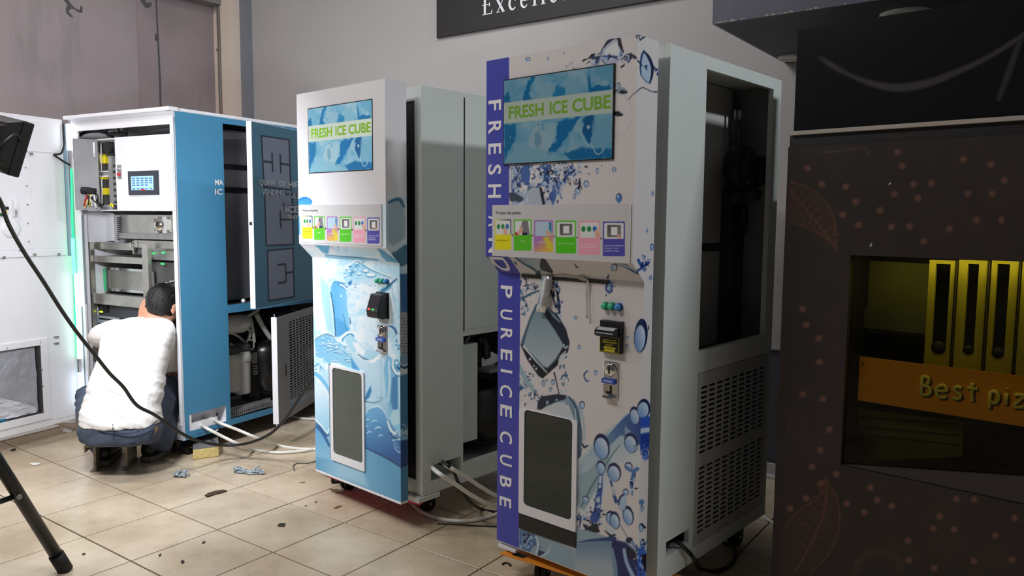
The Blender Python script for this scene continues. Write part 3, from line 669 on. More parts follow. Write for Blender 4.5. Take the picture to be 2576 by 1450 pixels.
# ------------------------------------------------------------------ print of the blue-and-white machine (splashes and drops on white)
STR = (.27, .29, .70)
def paint_m3(X, Y, side):
    P = Paint(X, Y, (.86, .845, .85)); ND = (.10, .15, .27); BK = (.11, .13, .17); MB = (.30, .45, .70); LB = (.66, .75, .84); GB = (.56, .65, .71)
    if not side:
        # cube and splash above the screen
        P.poly([(1513, 128), (1530, 104), (1545, 96), (1557, 94), (1562, 112), (1569, 132), (1566, 148), (1548, 163), (1530, 165), (1516, 152)], (.72, .76, .84), 2)
        P.poly([(1520, 128), (1543, 108), (1552, 106), (1560, 134), (1545, 150), (1524, 148)], (.88, .89, .92), 3)
        P.stroke([(1515, 124), (1530, 105), (1545, 97), (1556, 95)], [1, 4, 2, 4], ND); P.stroke([(1557, 95), (1560, 112), (1568, 132)], [4, 5, 2], BK); P.stroke([(1514, 126), (1512, 140), (1518, 156), (1527, 164)], [2, 1.4, 2], (.32, .40, .55))
        P.stroke([(1522, 144), (1533, 141), (1548, 147)], [3, 4, 1.5], MB); P.splash(1535, 144, 24, 8, 16, 1)
        P.poly([(1462, 151), (1478, 146), (1487, 137), (1496, 135), (1498, 143), (1507, 143), (1502, 152), (1488, 150), (1480, 148), (1468, 154)], BK, 1.5, wob=2); P.poly([(1488, 165), (1494, 148), (1508, 140), (1512, 152), (1504, 166)], (.55, .62, .72), 2)
        P.stroke([(1500, 165), (1503, 150), (1507, 142)], [2, 3, 2], ND); P.splash(1500, 154, 18, 22, 14, 2)
        P.stroke([(1572, 142), (1583, 138), (1594, 141), (1604, 149), (1612, 155)], [3, 4, 3, 1.6, 1.6], ND); P.poly([(1572, 150), (1580, 141), (1590, 143), (1585, 155), (1578, 158)], (.45, .52, .65), 2); P.splash(1584, 146, 22, 12, 18, 3); P.poly([(1560, 168), (1572, 160), (1571, 167), (1562, 172)], BK, 1.5)
        P.poly([(1598, 88), (1606, 104), (1612, 98), (1611, 88)], ND, 1.5)
        for d in ((1328, 149, 6.5, 6), (1378, 148, 3, 4.5), (1419, 134, 2, 2.4), (1433, 162, 1.6, 2), (1438, 159, 2, 2.6), (1424, 167, 2, 2.4), (1443, 172, 2.4, 2.6), (1475, 163, 1.4, 2)): P.drop(*d, dark=(.25, .27, .42))
        # by the right of the screen
        P.drop(1545, 215, 4, 6); P.drop(1556, 214, 4.5, 6); P.poly([(1547, 232), (1558, 218), (1571, 220), (1580, 231), (1576, 236), (1560, 236)], GB, 2); P.poly([(1556, 236), (1562, 226), (1578, 230), (1576, 236)], BK, 1.5); P.stroke([(1545, 232), (1552, 226)], 1.4, ND)
        P.stroke([(1543, 235), (1570, 240), (1588, 268), (1588, 305), (1572, 335), (1548, 345)], .55, (.70, .70, .72), 1); P.poly([(1540, 280), (1556, 280), (1568, 288), (1566, 292), (1540, 293)], BK, 1.5, wob=1); P.stroke([(1540, 345), (1546, 343)], 1.2, BK)
        P.stroke([(1582, 250), (1592, 238), (1604, 230), (1612, 222)], [1.2, .9, .9, 1], (.18, .22, .32))
        # water falling below the screen
        i = P.sel(1278, 400, 1475, 520)
        if len(i):
            x, y = P.X[i], P.Y[i]; n = fbm(x/16, y/26, 21, 4); ed = ss(1283, 1290, x)*ss(1475-(y-405)*.75, 1455-(y-405)*.75, x)*ss(402, 410, y)
            P.mix(i, (.62, .71, .84), .8*ed*ss(.42, .52, n)); n2 = fbm(x/9+7, y/15, 33, 4); P.mix(i, (.20, .32, .58), ed*ss(.54, .60, n2)); P.mix(i, (.92, .93, .95), .9*ed*ss(.52, .60, fbm(x/8, y/12+9, 41, 3)))
        P.splash(1320, 430, 40, 30, 40, 4, ang=1.5); P.splash(1390, 425, 70, 26, 60, 5); P.splash(1400, 465, 30, 40, 40, 6, ang=1.9); P.splash(1450, 440, 16, 40, 22, 7, ang=1.7); P.splash(1300, 470, 16, 50, 16, 8, ang=1.4)
        P.poly([(1310, 425), (1322, 412), (1334, 430), (1332, 455), (1320, 462), (1311, 450)], (.28, .42, .68), 3); P.stroke([(1370, 430), (1372, 450), (1370, 458)], [2, 4, 5], (.22, .35, .60))
        P.poly([(1326, 478), (1345, 470), (1362, 474), (1366, 515), (1330, 515)], (.70, .76, .82), 3); P.stroke([(1326, 480), (1342, 470), (1360, 473)], 1.4, (.35, .45, .55)); P.stroke([(1360, 474), (1364, 492), (1368, 515)], [3, 4, 3], BK)
        P.poly([(1280, 485), (1300, 488), (1318, 500), (1310, 508), (1282, 506)], (.25, .30, .36), 2.5, wob=2); P.poly([(1381, 488), (1392, 478), (1398, 495), (1388, 508), (1380, 502)], (.28, .40, .66), 2); P.stroke([(1392, 470), (1396, 492), (1390, 514)], [3, 4, 3], MB)
        for d in ((1370, 462, 8, 8), (1545, 427, 5, 7), (1503, 430, 4, 7), (1475, 463, 7, 9), (1557, 498, 8, 12), (1453, 481, 7, 9), (1445, 495, 4, 7)): P.drop(*d, ring=.2)
        P.stroke([(1458, 450), (1458, 465), (1455, 474)], [2, 3, 3], ND); P.ell(1557, 500, 7, 11, (.30, .50, .74)); P.ell(1555, 494, 3, 5, (.62, .76, .88))
        # chin
        P.poly([(1295, 647), (1362, 650), (1372, 660), (1362, 681), (1340, 677), (1318, 666)], GB, 2, col2=(.72, .78, .80), axis=((1300, 650), (1365, 660))); P.stroke([(1297, 649), (1318, 664), (1340, 676), (1358, 690)], [2, 2.2, 3, 2], (.20, .32, .40))
        P.poly([(1360, 651), (1368, 649), (1376, 658), (1392, 684), (1388, 688), (1362, 681), (1358, 672)], BK, 1.5); P.poly([(1345, 680), (1362, 680), (1360, 700), (1350, 694)], (.28, .36, .42), 2); P.stroke([(1295, 659), (1300, 666)], 1.5, BK)
        P.stroke([(1446, 665), (1450, 672), (1456, 674)], [1, 2, 1], ND); P.drop(1545, 673, 9, 9, .6); P.stroke([(1548, 664), (1575, 670), (1600, 686), (1612, 684)], [2, 5, 3.5, 2.5], (.30, .42, .55)); P.stroke([(1553, 664), (1585, 673), (1602, 684)], [1, 2, 1], (.78, .85, .90)); P.ell(1538, 682, 1.2, 1.2, BK)
        P.splash(1610, 668, 10, 20, 14, 9, cols=((.12, .22, .48), (.2, .36, .66)))
        # splash and the big diamond-set cube
        P.splash(1316, 742, 18, 60, 42, 10, cols=((.16, .28, .40), (.22, .42, .58), (.66, .76, .80)), ang=1.2); P.splash(1340, 722, 24, 16, 16, 11, cols=((.14, .26, .40), (.25, .42, .6))); P.stroke([(1315, 690), (1322, 700), (1326, 720)], [1.4, 2, 1], BK); P.stroke([(1312, 752), (1335, 740), (1356, 732)], [3, 3, 2], (.26, .42, .54))
        P.poly([(1393, 712), (1404, 698), (1404, 742), (1396, 736)], ND, 2, wob=2); P.splash(1397, 725, 14, 42, 34, 12, ang=1.4); P.stroke([(1386, 732), (1392, 752), (1398, 774)], [3, 2, 2], ND); P.stroke([(1400, 732), (1406, 760), (1408, 790)], [2, 3, 3], ND); P.splash(1408, 775, 8, 34, 16, 13, ang=1.6)
        P.poly([(1348, 764), (1374, 769), (1402, 792), (1424, 828), (1433, 862), (1430, 884), (1404, 918), (1365, 953), (1354, 946), (1326, 905), (1309, 868), (1314, 850), (1332, 800)], (.36, .46, .54), 2)
        P.poly([(1372, 776), (1402, 792), (1424, 828), (1433, 862), (1428, 886), (1418, 872), (1400, 838), (1368, 792)], (.13, .17, .25), 2); P.poly([(1310, 868), (1326, 905), (1354, 946), (1365, 953), (1404, 918), (1428, 886), (1418, 870), (1400, 905), (1378, 928), (1366, 924), (1340, 898), (1316, 866)], BK, 2)
        P.poly([(1348, 772), (1366, 788), (1396, 832), (1418, 869), (1398, 902), (1377, 925), (1367, 921), (1318, 868), (1334, 806)], (.50, .60, .66), 2.5, col2=(.68, .74, .78), axis=((1370, 790), (1370, 905))); P.stroke([(1348, 775), (1334, 806), (1316, 862)], 2, (.30, .40, .48)); P.stroke([(1318, 872), (1345, 905), (1376, 938)], [2.5, 1.6, 1.2], (.86, .90, .92)); P.stroke([(1376, 776), (1394, 796), (1410, 812)], [1, 3, 1], (.52, .62, .70))
        P.poly([(1403, 918), (1408, 896), (1424, 881), (1424, 896), (1414, 914)], (.80, .82, .84), 1.8); P.stroke([(1418, 868), (1422, 876), (1428, 872)], 2, (.70, .78, .84))
        for x, y, r in ((1343, 921, 2), (1349, 928, 2.6), (1333, 904, 2.6), (1352, 871, 1.8), (1318, 872, 3)): P.ell(x, y, r, r*1.3, (.78, .84, .88))
        P.ell(1353, 871, 1.2, 1.6, (.28, .34, .40)); P.splash(1420, 945, 10, 46, 26, 14, cols=((.14, .30, .46), (.24, .44, .60), (.7, .8, .86)), ang=1.7); P.stroke([(1394, 938), (1400, 962), (1406, 990)], [2, 1.4, 1.4], ND); P.splash(1322, 972, 26, 38, 46, 15, cols=((.18, .34, .52), (.30, .50, .68), (.70, .80, .86))); P.stroke([(1306, 920), (1322, 955), (1350, 995)], [5, 6, 3], (.60, .72, .78)); P.splash(1352, 1000, 10, 16, 10, 16)
        for d in ((1391, 962, 5, 7), (1385, 980, 4, 5), (1341, 946, 2.4, 4), (1367, 965, 4, 8), (1375, 957, 3, 4), (1330, 993, 2, 4)): P.drop(*d)
        # second cube leaning behind the hatch
        P.poly([(1400, 992), (1425, 994), (1445, 1006), (1457, 1030), (1466, 1100), (1462, 1130), (1449, 1142), (1446, 1060), (1430, 1020), (1380, 1022)], (.55, .66, .73), 2, col2=(.34, .47, .58), axis=((1420, 1000), (1460, 1110))); P.poly([(1351, 1030), (1353, 1010), (1362, 998), (1400, 992), (1424, 995), (1424, 1004), (1398, 1012), (1372, 1024), (1362, 1032)], (.15, .19, .26), 2); P.poly([(1362, 1030), (1398, 1014), (1420, 1012), (1436, 1040), (1445, 1060)], (.78, .82, .84), 2)
        P.ell(1377, 1014, 4, 6, (.42, .52, .62)); P.ell(1376, 1013, 2, 3, (.75, .82, .88)); P.ell(1400, 1007, 3, 3, (.55, .65, .74)); P.stroke([(1432, 1000), (1446, 1020), (1456, 1050), (1462, 1090)], [2, 2.5, 2, 1.4], (.22, .34, .44)); P.stroke([(1460, 1030), (1468, 1060), (1471, 1110)], [3, 3, 2], (.68, .77, .82)); P.poly([(1448, 1135), (1464, 1128), (1462, 1148), (1449, 1162)], (.30, .40, .52), 2); P.stroke([(1448, 1030), (1450, 1130)], 1, (.8, .84, .86))
        P.drop(1464, 1020, 7.5, 10.5, ring=.22); P.ell(1470, 1117, 6, 8, (.80, .83, .86)); P.stroke([(1465, 1118), (1470, 1126), (1478, 1122), (1482, 1124)], [2.2, 3, 2, .6], (.16, .22, .34))
        # the large cube lower right
        P.poly([(1448, 1225), (1448, 1172), (1500, 1110), (1540, 1075), (1590, 1035), (1625, 1025), (1625, 1190), (1560, 1165), (1545, 1200), (1512, 1262), (1480, 1296), (1448, 1290)], (.66, .76, .82), 3, col2=(.86, .88, .90), axis=((1500, 1130), (1570, 1210)))
        P.poly([(1448, 1270), (1448, 1195), (1480, 1185), (1520, 1140), (1536, 1160), (1500, 1230), (1470, 1286)], (.58, .69, .74), 5, .9); P.stroke([(1462, 1275), (1490, 1222), (1540, 1145), (1560, 1120)], [2, 3, 2, 1], (.42, .54, .60)); P.stroke([(1449, 1174), (1500, 1112), (1542, 1074)], [3, 4, 2], (.74, .82, .84))
        P.poly([(1524, 1100), (1560, 1060), (1584, 1038), (1600, 1034), (1625, 1030), (1625, 1125), (1606, 1120), (1580, 1098), (1560, 1096), (1535, 1120)], (.40, .54, .70), 4, col2=(.18, .30, .60), axis=((1530, 1090), (1615, 1080))); P.stroke([(1528, 1096), (1560, 1058), (1586, 1036)], [1, 2, 1.5], (.72, .82, .88)); P.poly([(1572, 1072), (1580, 1080), (1600, 1098), (1590, 1104), (1572, 1092)], (.66, .75, .84), 3, .8)
        P.poly([(1448, 1215), (1462, 1240), (1452, 1276), (1448, 1278)], (.52, .64, .70), 3)
        P.splash(1492, 1306, 32, 26, 70, 17, cols=((.13, .24, .48), (.24, .40, .68), (.62, .74, .88), (.09, .12, .20))); P.splash(1455, 1310, 14, 14, 18, 18); P.poly([(1468, 1318), (1480, 1328), (1500, 1318), (1512, 1336), (1506, 1344), (1482, 1338), (1470, 1330)], (.12, .14, .20), 2, wob=3)
        P.stroke([(1513, 1196), (1510, 1222), (1506, 1252), (1502, 1284), (1496, 1304)], [3.5, 6, 8, 8, 12], (.22, .36, .66)); P.ell(1505, 1258, 5, 9, (.72, .82, .92)); P.ell(1509, 1225, 3.5, 5, (.78, .86, .94)); P.stroke([(1511, 1200), (1510, 1215)], 3, (.80, .85, .90)); P.splash(1503, 1270, 10, 36, 18, 19)
        for d in ((1514, 1124, 20, 33), (1512, 1177, 11.5, 18), (1545, 1189, 17.5, 24), (1587, 1115, 17, 26), (1597, 1046, 13, 23), (1574, 1239, 7.5, 9), (1580, 1298, 14, 25), (1537, 1304, 13, 19), (1547, 1310, 13, 23), (1473, 1257, 8, 9.5), (1600, 1127, 5, 7), (1581, 1174, 10, 11)): P.drop(*d, rot=-.15, ring=.24)
        P.stroke([(1536, 1212), (1542, 1230), (1546, 1250), (1550, 1262)], [3, 2, 4, 5], (.20, .32, .58)); P.stroke([(1541, 1226), (1546, 1246)], 1.6, (.8, .86, .92)); P.poly([(1556, 1278), (1562, 1252), (1572, 1246), (1578, 1262), (1572, 1282), (1562, 1288)], (.68, .78, .88), 2); P.stroke([(1556, 1270), (1560, 1252), (1570, 1244)], 2.2, (.12, .2, .38)); P.stroke([(1596, 1184), (1592, 1205), (1589, 1225), (1590, 1246)], [5, 6, 4, 1.4], (.30, .46, .70)); P.stroke([(1575, 1175), (1590, 1186), (1604, 1180)], [3, 4, 5], (.34, .50, .74)); P.splash(1591, 1212, 8, 26, 12, 20)
        P.poly([(1520, 1325), (1545, 1332), (1549, 1346), (1536, 1348), (1522, 1336)], (.78, .82, .86), 2); P.stroke([(1522, 1336), (1536, 1348), (1548, 1346)], [1.4, 3, 2], BK); P.stroke([(1558, 1318), (1572, 1342), (1580, 1354)], 1, (.35, .42, .48)); P.ell(1583, 1360, 9, 8, (.14, .17, .26)); P.stroke([(1590, 1365), (1602, 1382), (1614, 1388)], [4, 3, 3], (.46, .58, .74))
        # cube along the bottom edge
        P.poly([(1448, 1370), (1490, 1358), (1540, 1355), (1580, 1366), (1610, 1395), (1612, 1470), (1448, 1470)], (.42, .55, .66), 3, col2=(.66, .72, .76), axis=((1500, 1362), (1500, 1425))); P.stroke([(1446, 1366), (1490, 1358), (1545, 1356)], [2, 4, 6], (.17, .27, .48)); P.poly([(1448, 1330), (1478, 1335), (1530, 1352), (1480, 1358), (1448, 1366)], (.58, .68, .74), 3)
        P.poly([(1540, 1358), (1572, 1366), (1596, 1386), (1606, 1420), (1606, 1470), (1552, 1470), (1548, 1420), (1538, 1380)], (.13, .18, .40), 2.5); P.poly([(1534, 1382), (1542, 1378), (1552, 1420), (1556, 1470), (1546, 1470), (1540, 1420)], (.48, .60, .72), 2); P.poly([(1570, 1382), (1580, 1376), (1600, 1392), (1600, 1412), (1580, 1404)], (.10, .10, .20), 2); P.stroke([(1570, 1384), (1576, 1415), (1592, 1450)], [4, 4, 5], (.62, .74, .88)); P.splash(1610, 1412, 14, 40, 40, 21, cols=((.14, .28, .60), (.3, .5, .8), (.7, .8, .92), (.08, .1, .2)))
        P.poly([(1306, 1332), (1330, 1336), (1375, 1352), (1448, 1385), (1448, 1470), (1306, 1470)], (.56, .66, .72), 3); P.poly([(1306, 1332), (1345, 1345), (1352, 1360), (1330, 1395), (1306, 1388)], (.34, .48, .66), 3); P.splash(1325, 1358, 24, 22, 60, 22, cols=((.10, .18, .36), (.26, .42, .66), (.66, .77, .86), (.09, .12, .2))); P.stroke([(1348, 1350), (1354, 1372), (1348, 1396)], [2, 2.5, 3], (.74, .82, .86)); P.poly([(1355, 1384), (1372, 1390), (1368, 1402), (1352, 1398)], (.16, .22, .32), 2); P.stroke([(1360, 1402), (1378, 1390), (1384, 1372)], [3, 3, 1], (.70, .78, .84))
        # drops scattered over the middle
        P.ell(1533, 722, 9, 17, (.36, .52, .72)); P.ell(1532, 725, 5, 10, (.74, .82, .90)); P.splash(1533, 722, 9, 18, 12, 23, cols=((.12, .24, .48), (.2, .36, .6))); P.stroke([(1526, 712), (1525, 728), (1533, 738)], [1.5, 2.4, 1.6], (.14, .28, .52))
        for d in ((1448, 800, 4, 5.5), (1457, 874, 4, 5.5), (1578, 849, 3.4, 4.5), (1577, 871, 3.4, 4.5), (1498, 938, 4.6, 6.5), (1571, 811, 1.6, 2)): P.drop(*d, ring=.22)
        P.stroke([(1478, 934), (1471, 940), (1470, 950), (1475, 958), (1481, 960)], [1.6, 2.2, 1.6, 2.2, 1.2], (.20, .34, .58))
        # stripe down the left
        P.poly([(1210, 140), (1280.5, 140), (1280.5, 400), (1280, 650), (1284, 651), (1308.5, 688), (1308.5, 710), (1304.8, 1390), (1240, 1390), (1245, 660), (1210, 640)], STR, 1.2)
    # shapes that run round onto the side face
    P.drop(1612, 845, 17, 43, .08, ring=.3, mid=(.34, .50, .80)); P.stroke([(1626, 832), (1632, 828), (1631, 820)], 1.2, ND)
    P.drop(1620, 1030, 18, 25); P.poly([(1600, 1040), (1640, 1030), (1640, 1150), (1622, 1160), (1608, 1130)], (.22, .36, .72), 5, .8) if side else None
    if side:
        P.poly([(1606, 1010), (1645, 1010), (1645, 1048), (1612, 1052)], (.84, .88, .95), 4); P.drop(1620, 1028, 16, 24); P.poly([(1608, 1052), (1645, 1046), (1645, 1075), (1606, 1078)], (.20, .36, .78), 4); P.poly([(1605, 1080), (1645, 1074), (1645, 1085), (1606, 1092)], (.78, .86, .95), 4); P.poly([(1604, 1095), (1645, 1088), (1645, 1120), (1608, 1132)], (.14, .26, .62), 4); P.splash(1625, 1145, 12, 18, 24, 31, cols=((.12, .24, .58), (.3, .5, .85), (.8, .88, .96)))
        P.poly([(1604, 86), (1610, 104), (1614, 100), (1626, 92), (1618, 88)], ND, 1.5); P.poly([(1608, 90), (1620, 90), (1611, 98)], (.85, .87, .9), 1.5)
        P.poly([(1619, 127), (1627, 131), (1637, 150), (1644, 172), (1641, 192), (1634, 210), (1628, 206), (1610, 186), (1609, 166), (1613, 142)], (.70, .78, .86), 2); P.stroke([(1620, 128), (1614, 142), (1611, 170), (1613, 190)], [2.5, 2.5, 2.2, 1.5], (.15, .28, .46)); P.stroke([(1622, 131), (1632, 144), (1641, 168), (1640, 190), (1635, 208)], [2, 4, 4, 3, 2], (.12, .15, .30)); P.stroke([(1612, 188), (1624, 204), (1634, 210)], 1.6, (.36, .48, .62)); P.splash(1626, 166, 10, 8, 9, 32)
        P.stroke([(1604, 152), (1610, 160), (1616, 166)], [2, 1.5, 1.5], ND); P.stroke([(1644, 168), (1650, 176), (1656, 190)], [2, 2.4, 3], ND); P.splash(1653, 182, 5, 14, 8, 33)
        P.stroke([(1600, 232), (1614, 221), (1626, 224), (1640, 231), (1658, 231)], [1.2, 1.3, 1.2, 1.3, 1.8], (.10, .14, .26))
        for d in ((1642, 487, 3, 6), (1628, 581, 3, 4), (1640, 622, 5, 9), (1637, 700, 4, 6)): P.drop(*d, mid=(.15, .35, .68), dark=(.1, .22, .5))
        P.stroke([(1602, 682), (1612, 676), (1618, 664)], [3, 3, 2], (.16, .32, .62)); P.stroke([(1606, 655), (1612, 668), (1618, 672)], [4, 3, 1.5], (.18, .34, .66)); P.stroke([(1614, 672), (1626, 668), (1632, 660)], [2, 2.4, 3], (.14, .28, .58)); P.splash(1622, 668, 14, 16, 20, 34, cols=((.12, .24, .54), (.2, .4, .7), (.09, .12, .3)))
        P.ell(1613, 1264, 8, 7, (.36, .54, .74)); P.drop(1615, 1280, 4, 8); P.drop(1613, 1328, 6, 11); P.stroke([(1615, 1320), (1622, 1328)], 3, ND); P.drop(1616, 1370, 6, 14, .1); P.stroke([(1628, 1360), (1620, 1378)], 1.4, (.3, .45, .75))
        P.poly([(1600, 1376), (1622, 1384), (1632, 1400), (1632, 1470), (1598, 1470)], (.24, .42, .78), 3, wob=3); P.splash(1616, 1420, 18, 50, 60, 35, cols=((.10, .22, .55), (.3, .5, .85), (.72, .82, .95), (.08, .09, .2))); P.poly([(1616, 1396), (1627, 1394), (1627, 1440), (1620, 1430), (1614, 1412)], (.09, .09, .19), 2)
    return P

# ------------------------------------------------------------------ print of the pale-blue machine (melting ice, turning to blue at the foot)
def paint_m2(X, Y, side):
    P = Paint(X, Y, (.90, .90, .92)); x, y = P.X, P.Y
    n = fbm(x/40, y/48, 51, 5); n2 = fbm(x/22+n*4, y/34+n*3, 61, 4)
    lo = ss(626, 640, y) if not side else ss(470, 520, y)
    ice = np.array((.86, .93, .97))*(1-ss(.42, .62, n2))[:, None]+np.array((.72, .88, .955))*ss(.42, .62, n2)[:, None]
    P.C = P.C*(1-lo[:, None])+ice*lo[:, None]
    wt = ss(.50, .60, fbm(x/26+5, y/20, 71, 4))*lo; P.mix(np.arange(x.size), (.93, .965, .98), .6*wt)
    # towards the foot the water turns blue
    t = ss(960, 1120, y+(x-880)*.35); P.C = P.C*(1-t[:, None])+(np.array((.42, .70, .87))*(1-n2)[:, None]+np.array((.62, .82, .92))*n2[:, None])*t[:, None]
    DK = (.12, .38, .56); MD = (.36, .68, .88); LT = (.93, .97, .99)
    if not side:
        # streak beside and above the board
        P.stroke([(750, 506), (765, 500), (776, 503), (782, 508)], [4, 5, 5, 4], (.12, .50, .82)); P.poly([(750, 506), (775, 500), (784, 510), (784, 516), (750, 516)], (.25, .60, .88), 4); P.stroke([(752, 545), (754, 590)], 2, (.3, .62, .85)); P.poly([(945, 516), (976, 512), (980, 626), (962, 622)], (.84, .92, .96), 8)
        # chin
        P.poly([(792, 617), (830, 619), (825, 640), (810, 636)], (.40, .68, .82), 4); P.poly([(768, 622), (792, 640), (788, 690), (815, 675), (826, 650), (800, 624)], (.92, .95, .97), 5); P.poly([(950, 626), (965, 630), (990, 648), (1003, 662), (975, 660), (960, 645)], (.32, .64, .80), 3, wob=2); P.stroke([(952, 629), (975, 645), (1000, 658)], [2, 1.5, 1], (.20, .50, .66)); P.poly([(838, 622), (940, 628), (945, 645), (850, 640)], (.80, .90, .95), 5); P.splash(850, 628, 30, 8, 8, 40, cols=((.25, .5, .65), (.5, .75, .88)), L=(3, 8), W=(.4, 1.1)); P.stroke([(968, 659), (985, 661), (1004, 664)], 1, (.94, .97, .98), 1)
        P.stroke([(818, 642), (880, 647), (952, 653)], [1, 1.6, 1], (.15, .38, .50)); P.stroke([(820, 645), (870, 650), (950, 655)], [3, 3, 2], (.42, .72, .86), 2, .7)
        # top block with bubbles
        P.poly([(864, 700), (880, 668), (899, 655), (935, 676), (997, 701), (975, 738), (955, 742), (940, 720), (905, 712), (870, 708)], (.58, .82, .92), 3, wob=2, col2=(.86, .93, .96), axis=((900, 670), (930, 735))); P.stroke([(880, 668), (899, 655), (935, 676), (1000, 704)], [1, 2, 1.5, 1], (.95, .98, .99)); P.stroke([(899, 658), (935, 680), (990, 702)], [.6, 1.2, .8], (.28, .58, .74))
        for k in range(26): a = random.uniform(0, 1); P.ell(870+a*45+random.uniform(-8, 8), 690-a*22+random.uniform(-12, 12), random.uniform(1.5, 4), random.uniform(1, 2.2), random.choice(((.30, .62, .80), (.90, .96, .98), (.22, .5, .68))))
        for bx, by, rx, ry in ((920, 683, 8, 5), (904, 690, 6, 4), (933, 693, 14, 6), (893, 680, 4, 3), (897, 664, 4, 4), (870, 696, 5, 3)): P.ell(bx, by, rx, ry, (.34, .64, .80)); P.ell(bx, by-1.4, rx*.85, ry*.65, (.94, .97, .99))
        P.splash(905, 712, 40, 14, 10, 41, cols=((.3, .45, .5),), L=(2, 5), W=(.4, .8), ang=.2)
        # upright blue block and its edges
        P.poly([(832, 722), (840, 710), (850, 708), (868, 716), (872, 745), (876, 790), (882, 830), (868, 842), (848, 848), (842, 810), (836, 760)], (.38, .70, .91), 3, col2=(.55, .81, .94), axis=((845, 760), (880, 760)), wob=1); P.poly([(846, 712), (862, 714), (874, 722), (872, 732), (860, 724)], (.20, .52, .76), 3, wob=1.5); P.poly([(874, 712), (884, 705), (886, 714), (878, 720)], (.22, .50, .74), 2.5); P.stroke([(832, 735), (838, 770), (842, 810), (845, 846)], [1.2, 1.6, 1.6, 1.8], DK); P.stroke([(836, 716), (845, 709), (870, 714)], [1, 1.6, 1], (.24, .56, .74)); P.poly([(846, 800), (868, 812), (880, 830), (866, 842), (849, 846)], (.28, .62, .86), 5, .7); P.stroke([(863, 792), (867, 808), (871, 832)], 1, (.22, .55, .76)); P.stroke([(880, 800), (882, 815)], 1.2, DK); P.ell(858, 745, 2, 3, LT); P.stroke([(856, 716), (866, 722), (872, 728)], 2, (.92, .97, .99)); P.ell(888, 727, 5, 3.5, (.62, .80, .90)); P.ell(888, 726, 4, 2, LT)
        # right-hand facets
        P.poly([(945, 745), (958, 728), (998, 701), (985, 722), (966, 740), (950, 742)], (.40, .70, .84), 2.5, wob=2); P.stroke([(950, 742), (975, 722), (998, 702)], [1, 2.4, 2], (.18, .42, .58)); P.stroke([(985, 720), (992, 760), (1002, 800)], [1, 1.4, 1], (.60, .80, .88)); P.stroke([(1000, 705), (1003, 760), (1006, 820)], 2, (.70, .86, .93))
        P.stroke([(978, 820), (988, 824), (995, 832), (997, 842)], [1.6, 3, 3, 2.4], (.20, .44, .66)); P.stroke([(980, 860), (990, 848), (1002, 838)], 1, (.7, .82, .88))
        P.splash(1000, 862, 12, 22, 30, 42, cols=((.2, .5, .7), (.92, .96, .98), (.4, .68, .84)), L=(3, 8), W=(.6, 1.6), ang=.1)
        # left pale column and ripples
        P.poly([(788, 695), (806, 690), (812, 760), (826, 822), (795, 835), (790, 760)], (.88, .94, .98), 8); P.poly([(806, 700), (826, 720), (834, 780), (840, 840), (822, 828), (810, 760)], (.66, .85, .94), 6); P.ell(800, 690, 7, 4, (.60, .78, .86)); P.ell(800, 689, 6, 3, LT)
        # bubbly block lower left
        P.poly([(792, 858), (806, 846), (820, 841), (836, 846), (860, 868), (880, 890), (906, 934), (890, 930), (850, 914), (836, 912), (830, 918), (812, 905), (794, 895)], (.47, .74, .89), 3, col2=(.60, .83, .93), axis=((810, 860), (880, 920)), wob=2)
        r = random.Random(4)
        for k in range(120):
            a = r.random(); bx = 800+a*75+r.gauss(0, 10); by = 855+a*45+r.gauss(0, 13); s = r.uniform(1, 3.4)
            if 793 < bx < 890 and by > 845+max(0, bx-836)*.8: P.ell(bx, by, s*1.3, s*.7, (.24, .54, .74), alpha=.8); P.ell(bx+.6, by-s*.5, s*1.1, s*.45, (.90, .96, .98))
        P.stroke([(792, 857), (806, 846), (822, 841), (840, 848)], 1.1, (.35, .45, .52)); P.poly([(880, 892), (907, 934), (886, 928)], (.25, .58, .82), 4, .8)
        # melting edges
        P.poly([(866, 852), (874, 842), (888, 846), (905, 868), (930, 886), (965, 884), (972, 880), (960, 900), (938, 912), (915, 905), (895, 895), (875, 870)], (.68, .86, .94), 3); P.poly([(886, 862), (898, 862), (920, 884), (914, 896), (898, 886)], (.92, .96, .98), 4); P.stroke([(862, 858), (866, 846), (880, 840), (890, 846)], [2, 3, 3, 2], (.32, .62, .78)); P.stroke([(850, 858), (872, 838), (882, 838)], [3, 3, 2], (.94, .97, .99)); P.stroke([(895, 888), (912, 902), (935, 910), (960, 892), (972, 884)], [2, 3, 4, 4, 2], (.95, .98, .99)); P.stroke([(900, 892), (914, 902), (928, 906)], [1, 1.6, .8], DK)
        P.poly([(860, 875), (890, 896), (940, 915), (968, 890), (972, 985), (955, 1010), (916, 1012), (914, 938), (905, 932), (884, 900)], (.74, .87, .95), 5, .8); P.stroke([(958, 905), (959, 960), (960, 1005)], [1, 1.2, 1], (.58, .78, .88))
        # right lower columns and swirls
        P.poly([(972, 890), (990, 905), (1006, 930), (1008, 1060), (985, 1060), (972, 1000), (965, 930)], (.48, .74, .88), 5, .9); P.poly([(986, 950), (1000, 946), (1001, 1035), (990, 1040), (983, 1010)], (.24, .50, .70), 4, .9); P.stroke([(978, 910), (980, 960), (976, 1010)], 2, (.78, .90, .96)); P.stroke([(1004, 950), (1004, 1030)], 1.6, (.72, .87, .94)); P.ell(996, 920, 12, 16, (.40, .66, .82)); P.stroke([(990, 905), (988, 922), (996, 938), (1010, 942)], [2, 2.4, 3, 3], (.90, .95, .97)); P.ell(998, 913, 4, 3, (.92, .96, .98)); P.stroke([(1000, 925), (1008, 930), (1012, 925)], 2.4, (.12, .32, .50)); P.stroke([(984, 925), (994, 944), (1008, 948)], 1, (.22, .48, .62)); P.poly([(988, 1032), (1004, 1030), (1006, 1066), (990, 1072), (980, 1056)], (.72, .86, .92), 4)
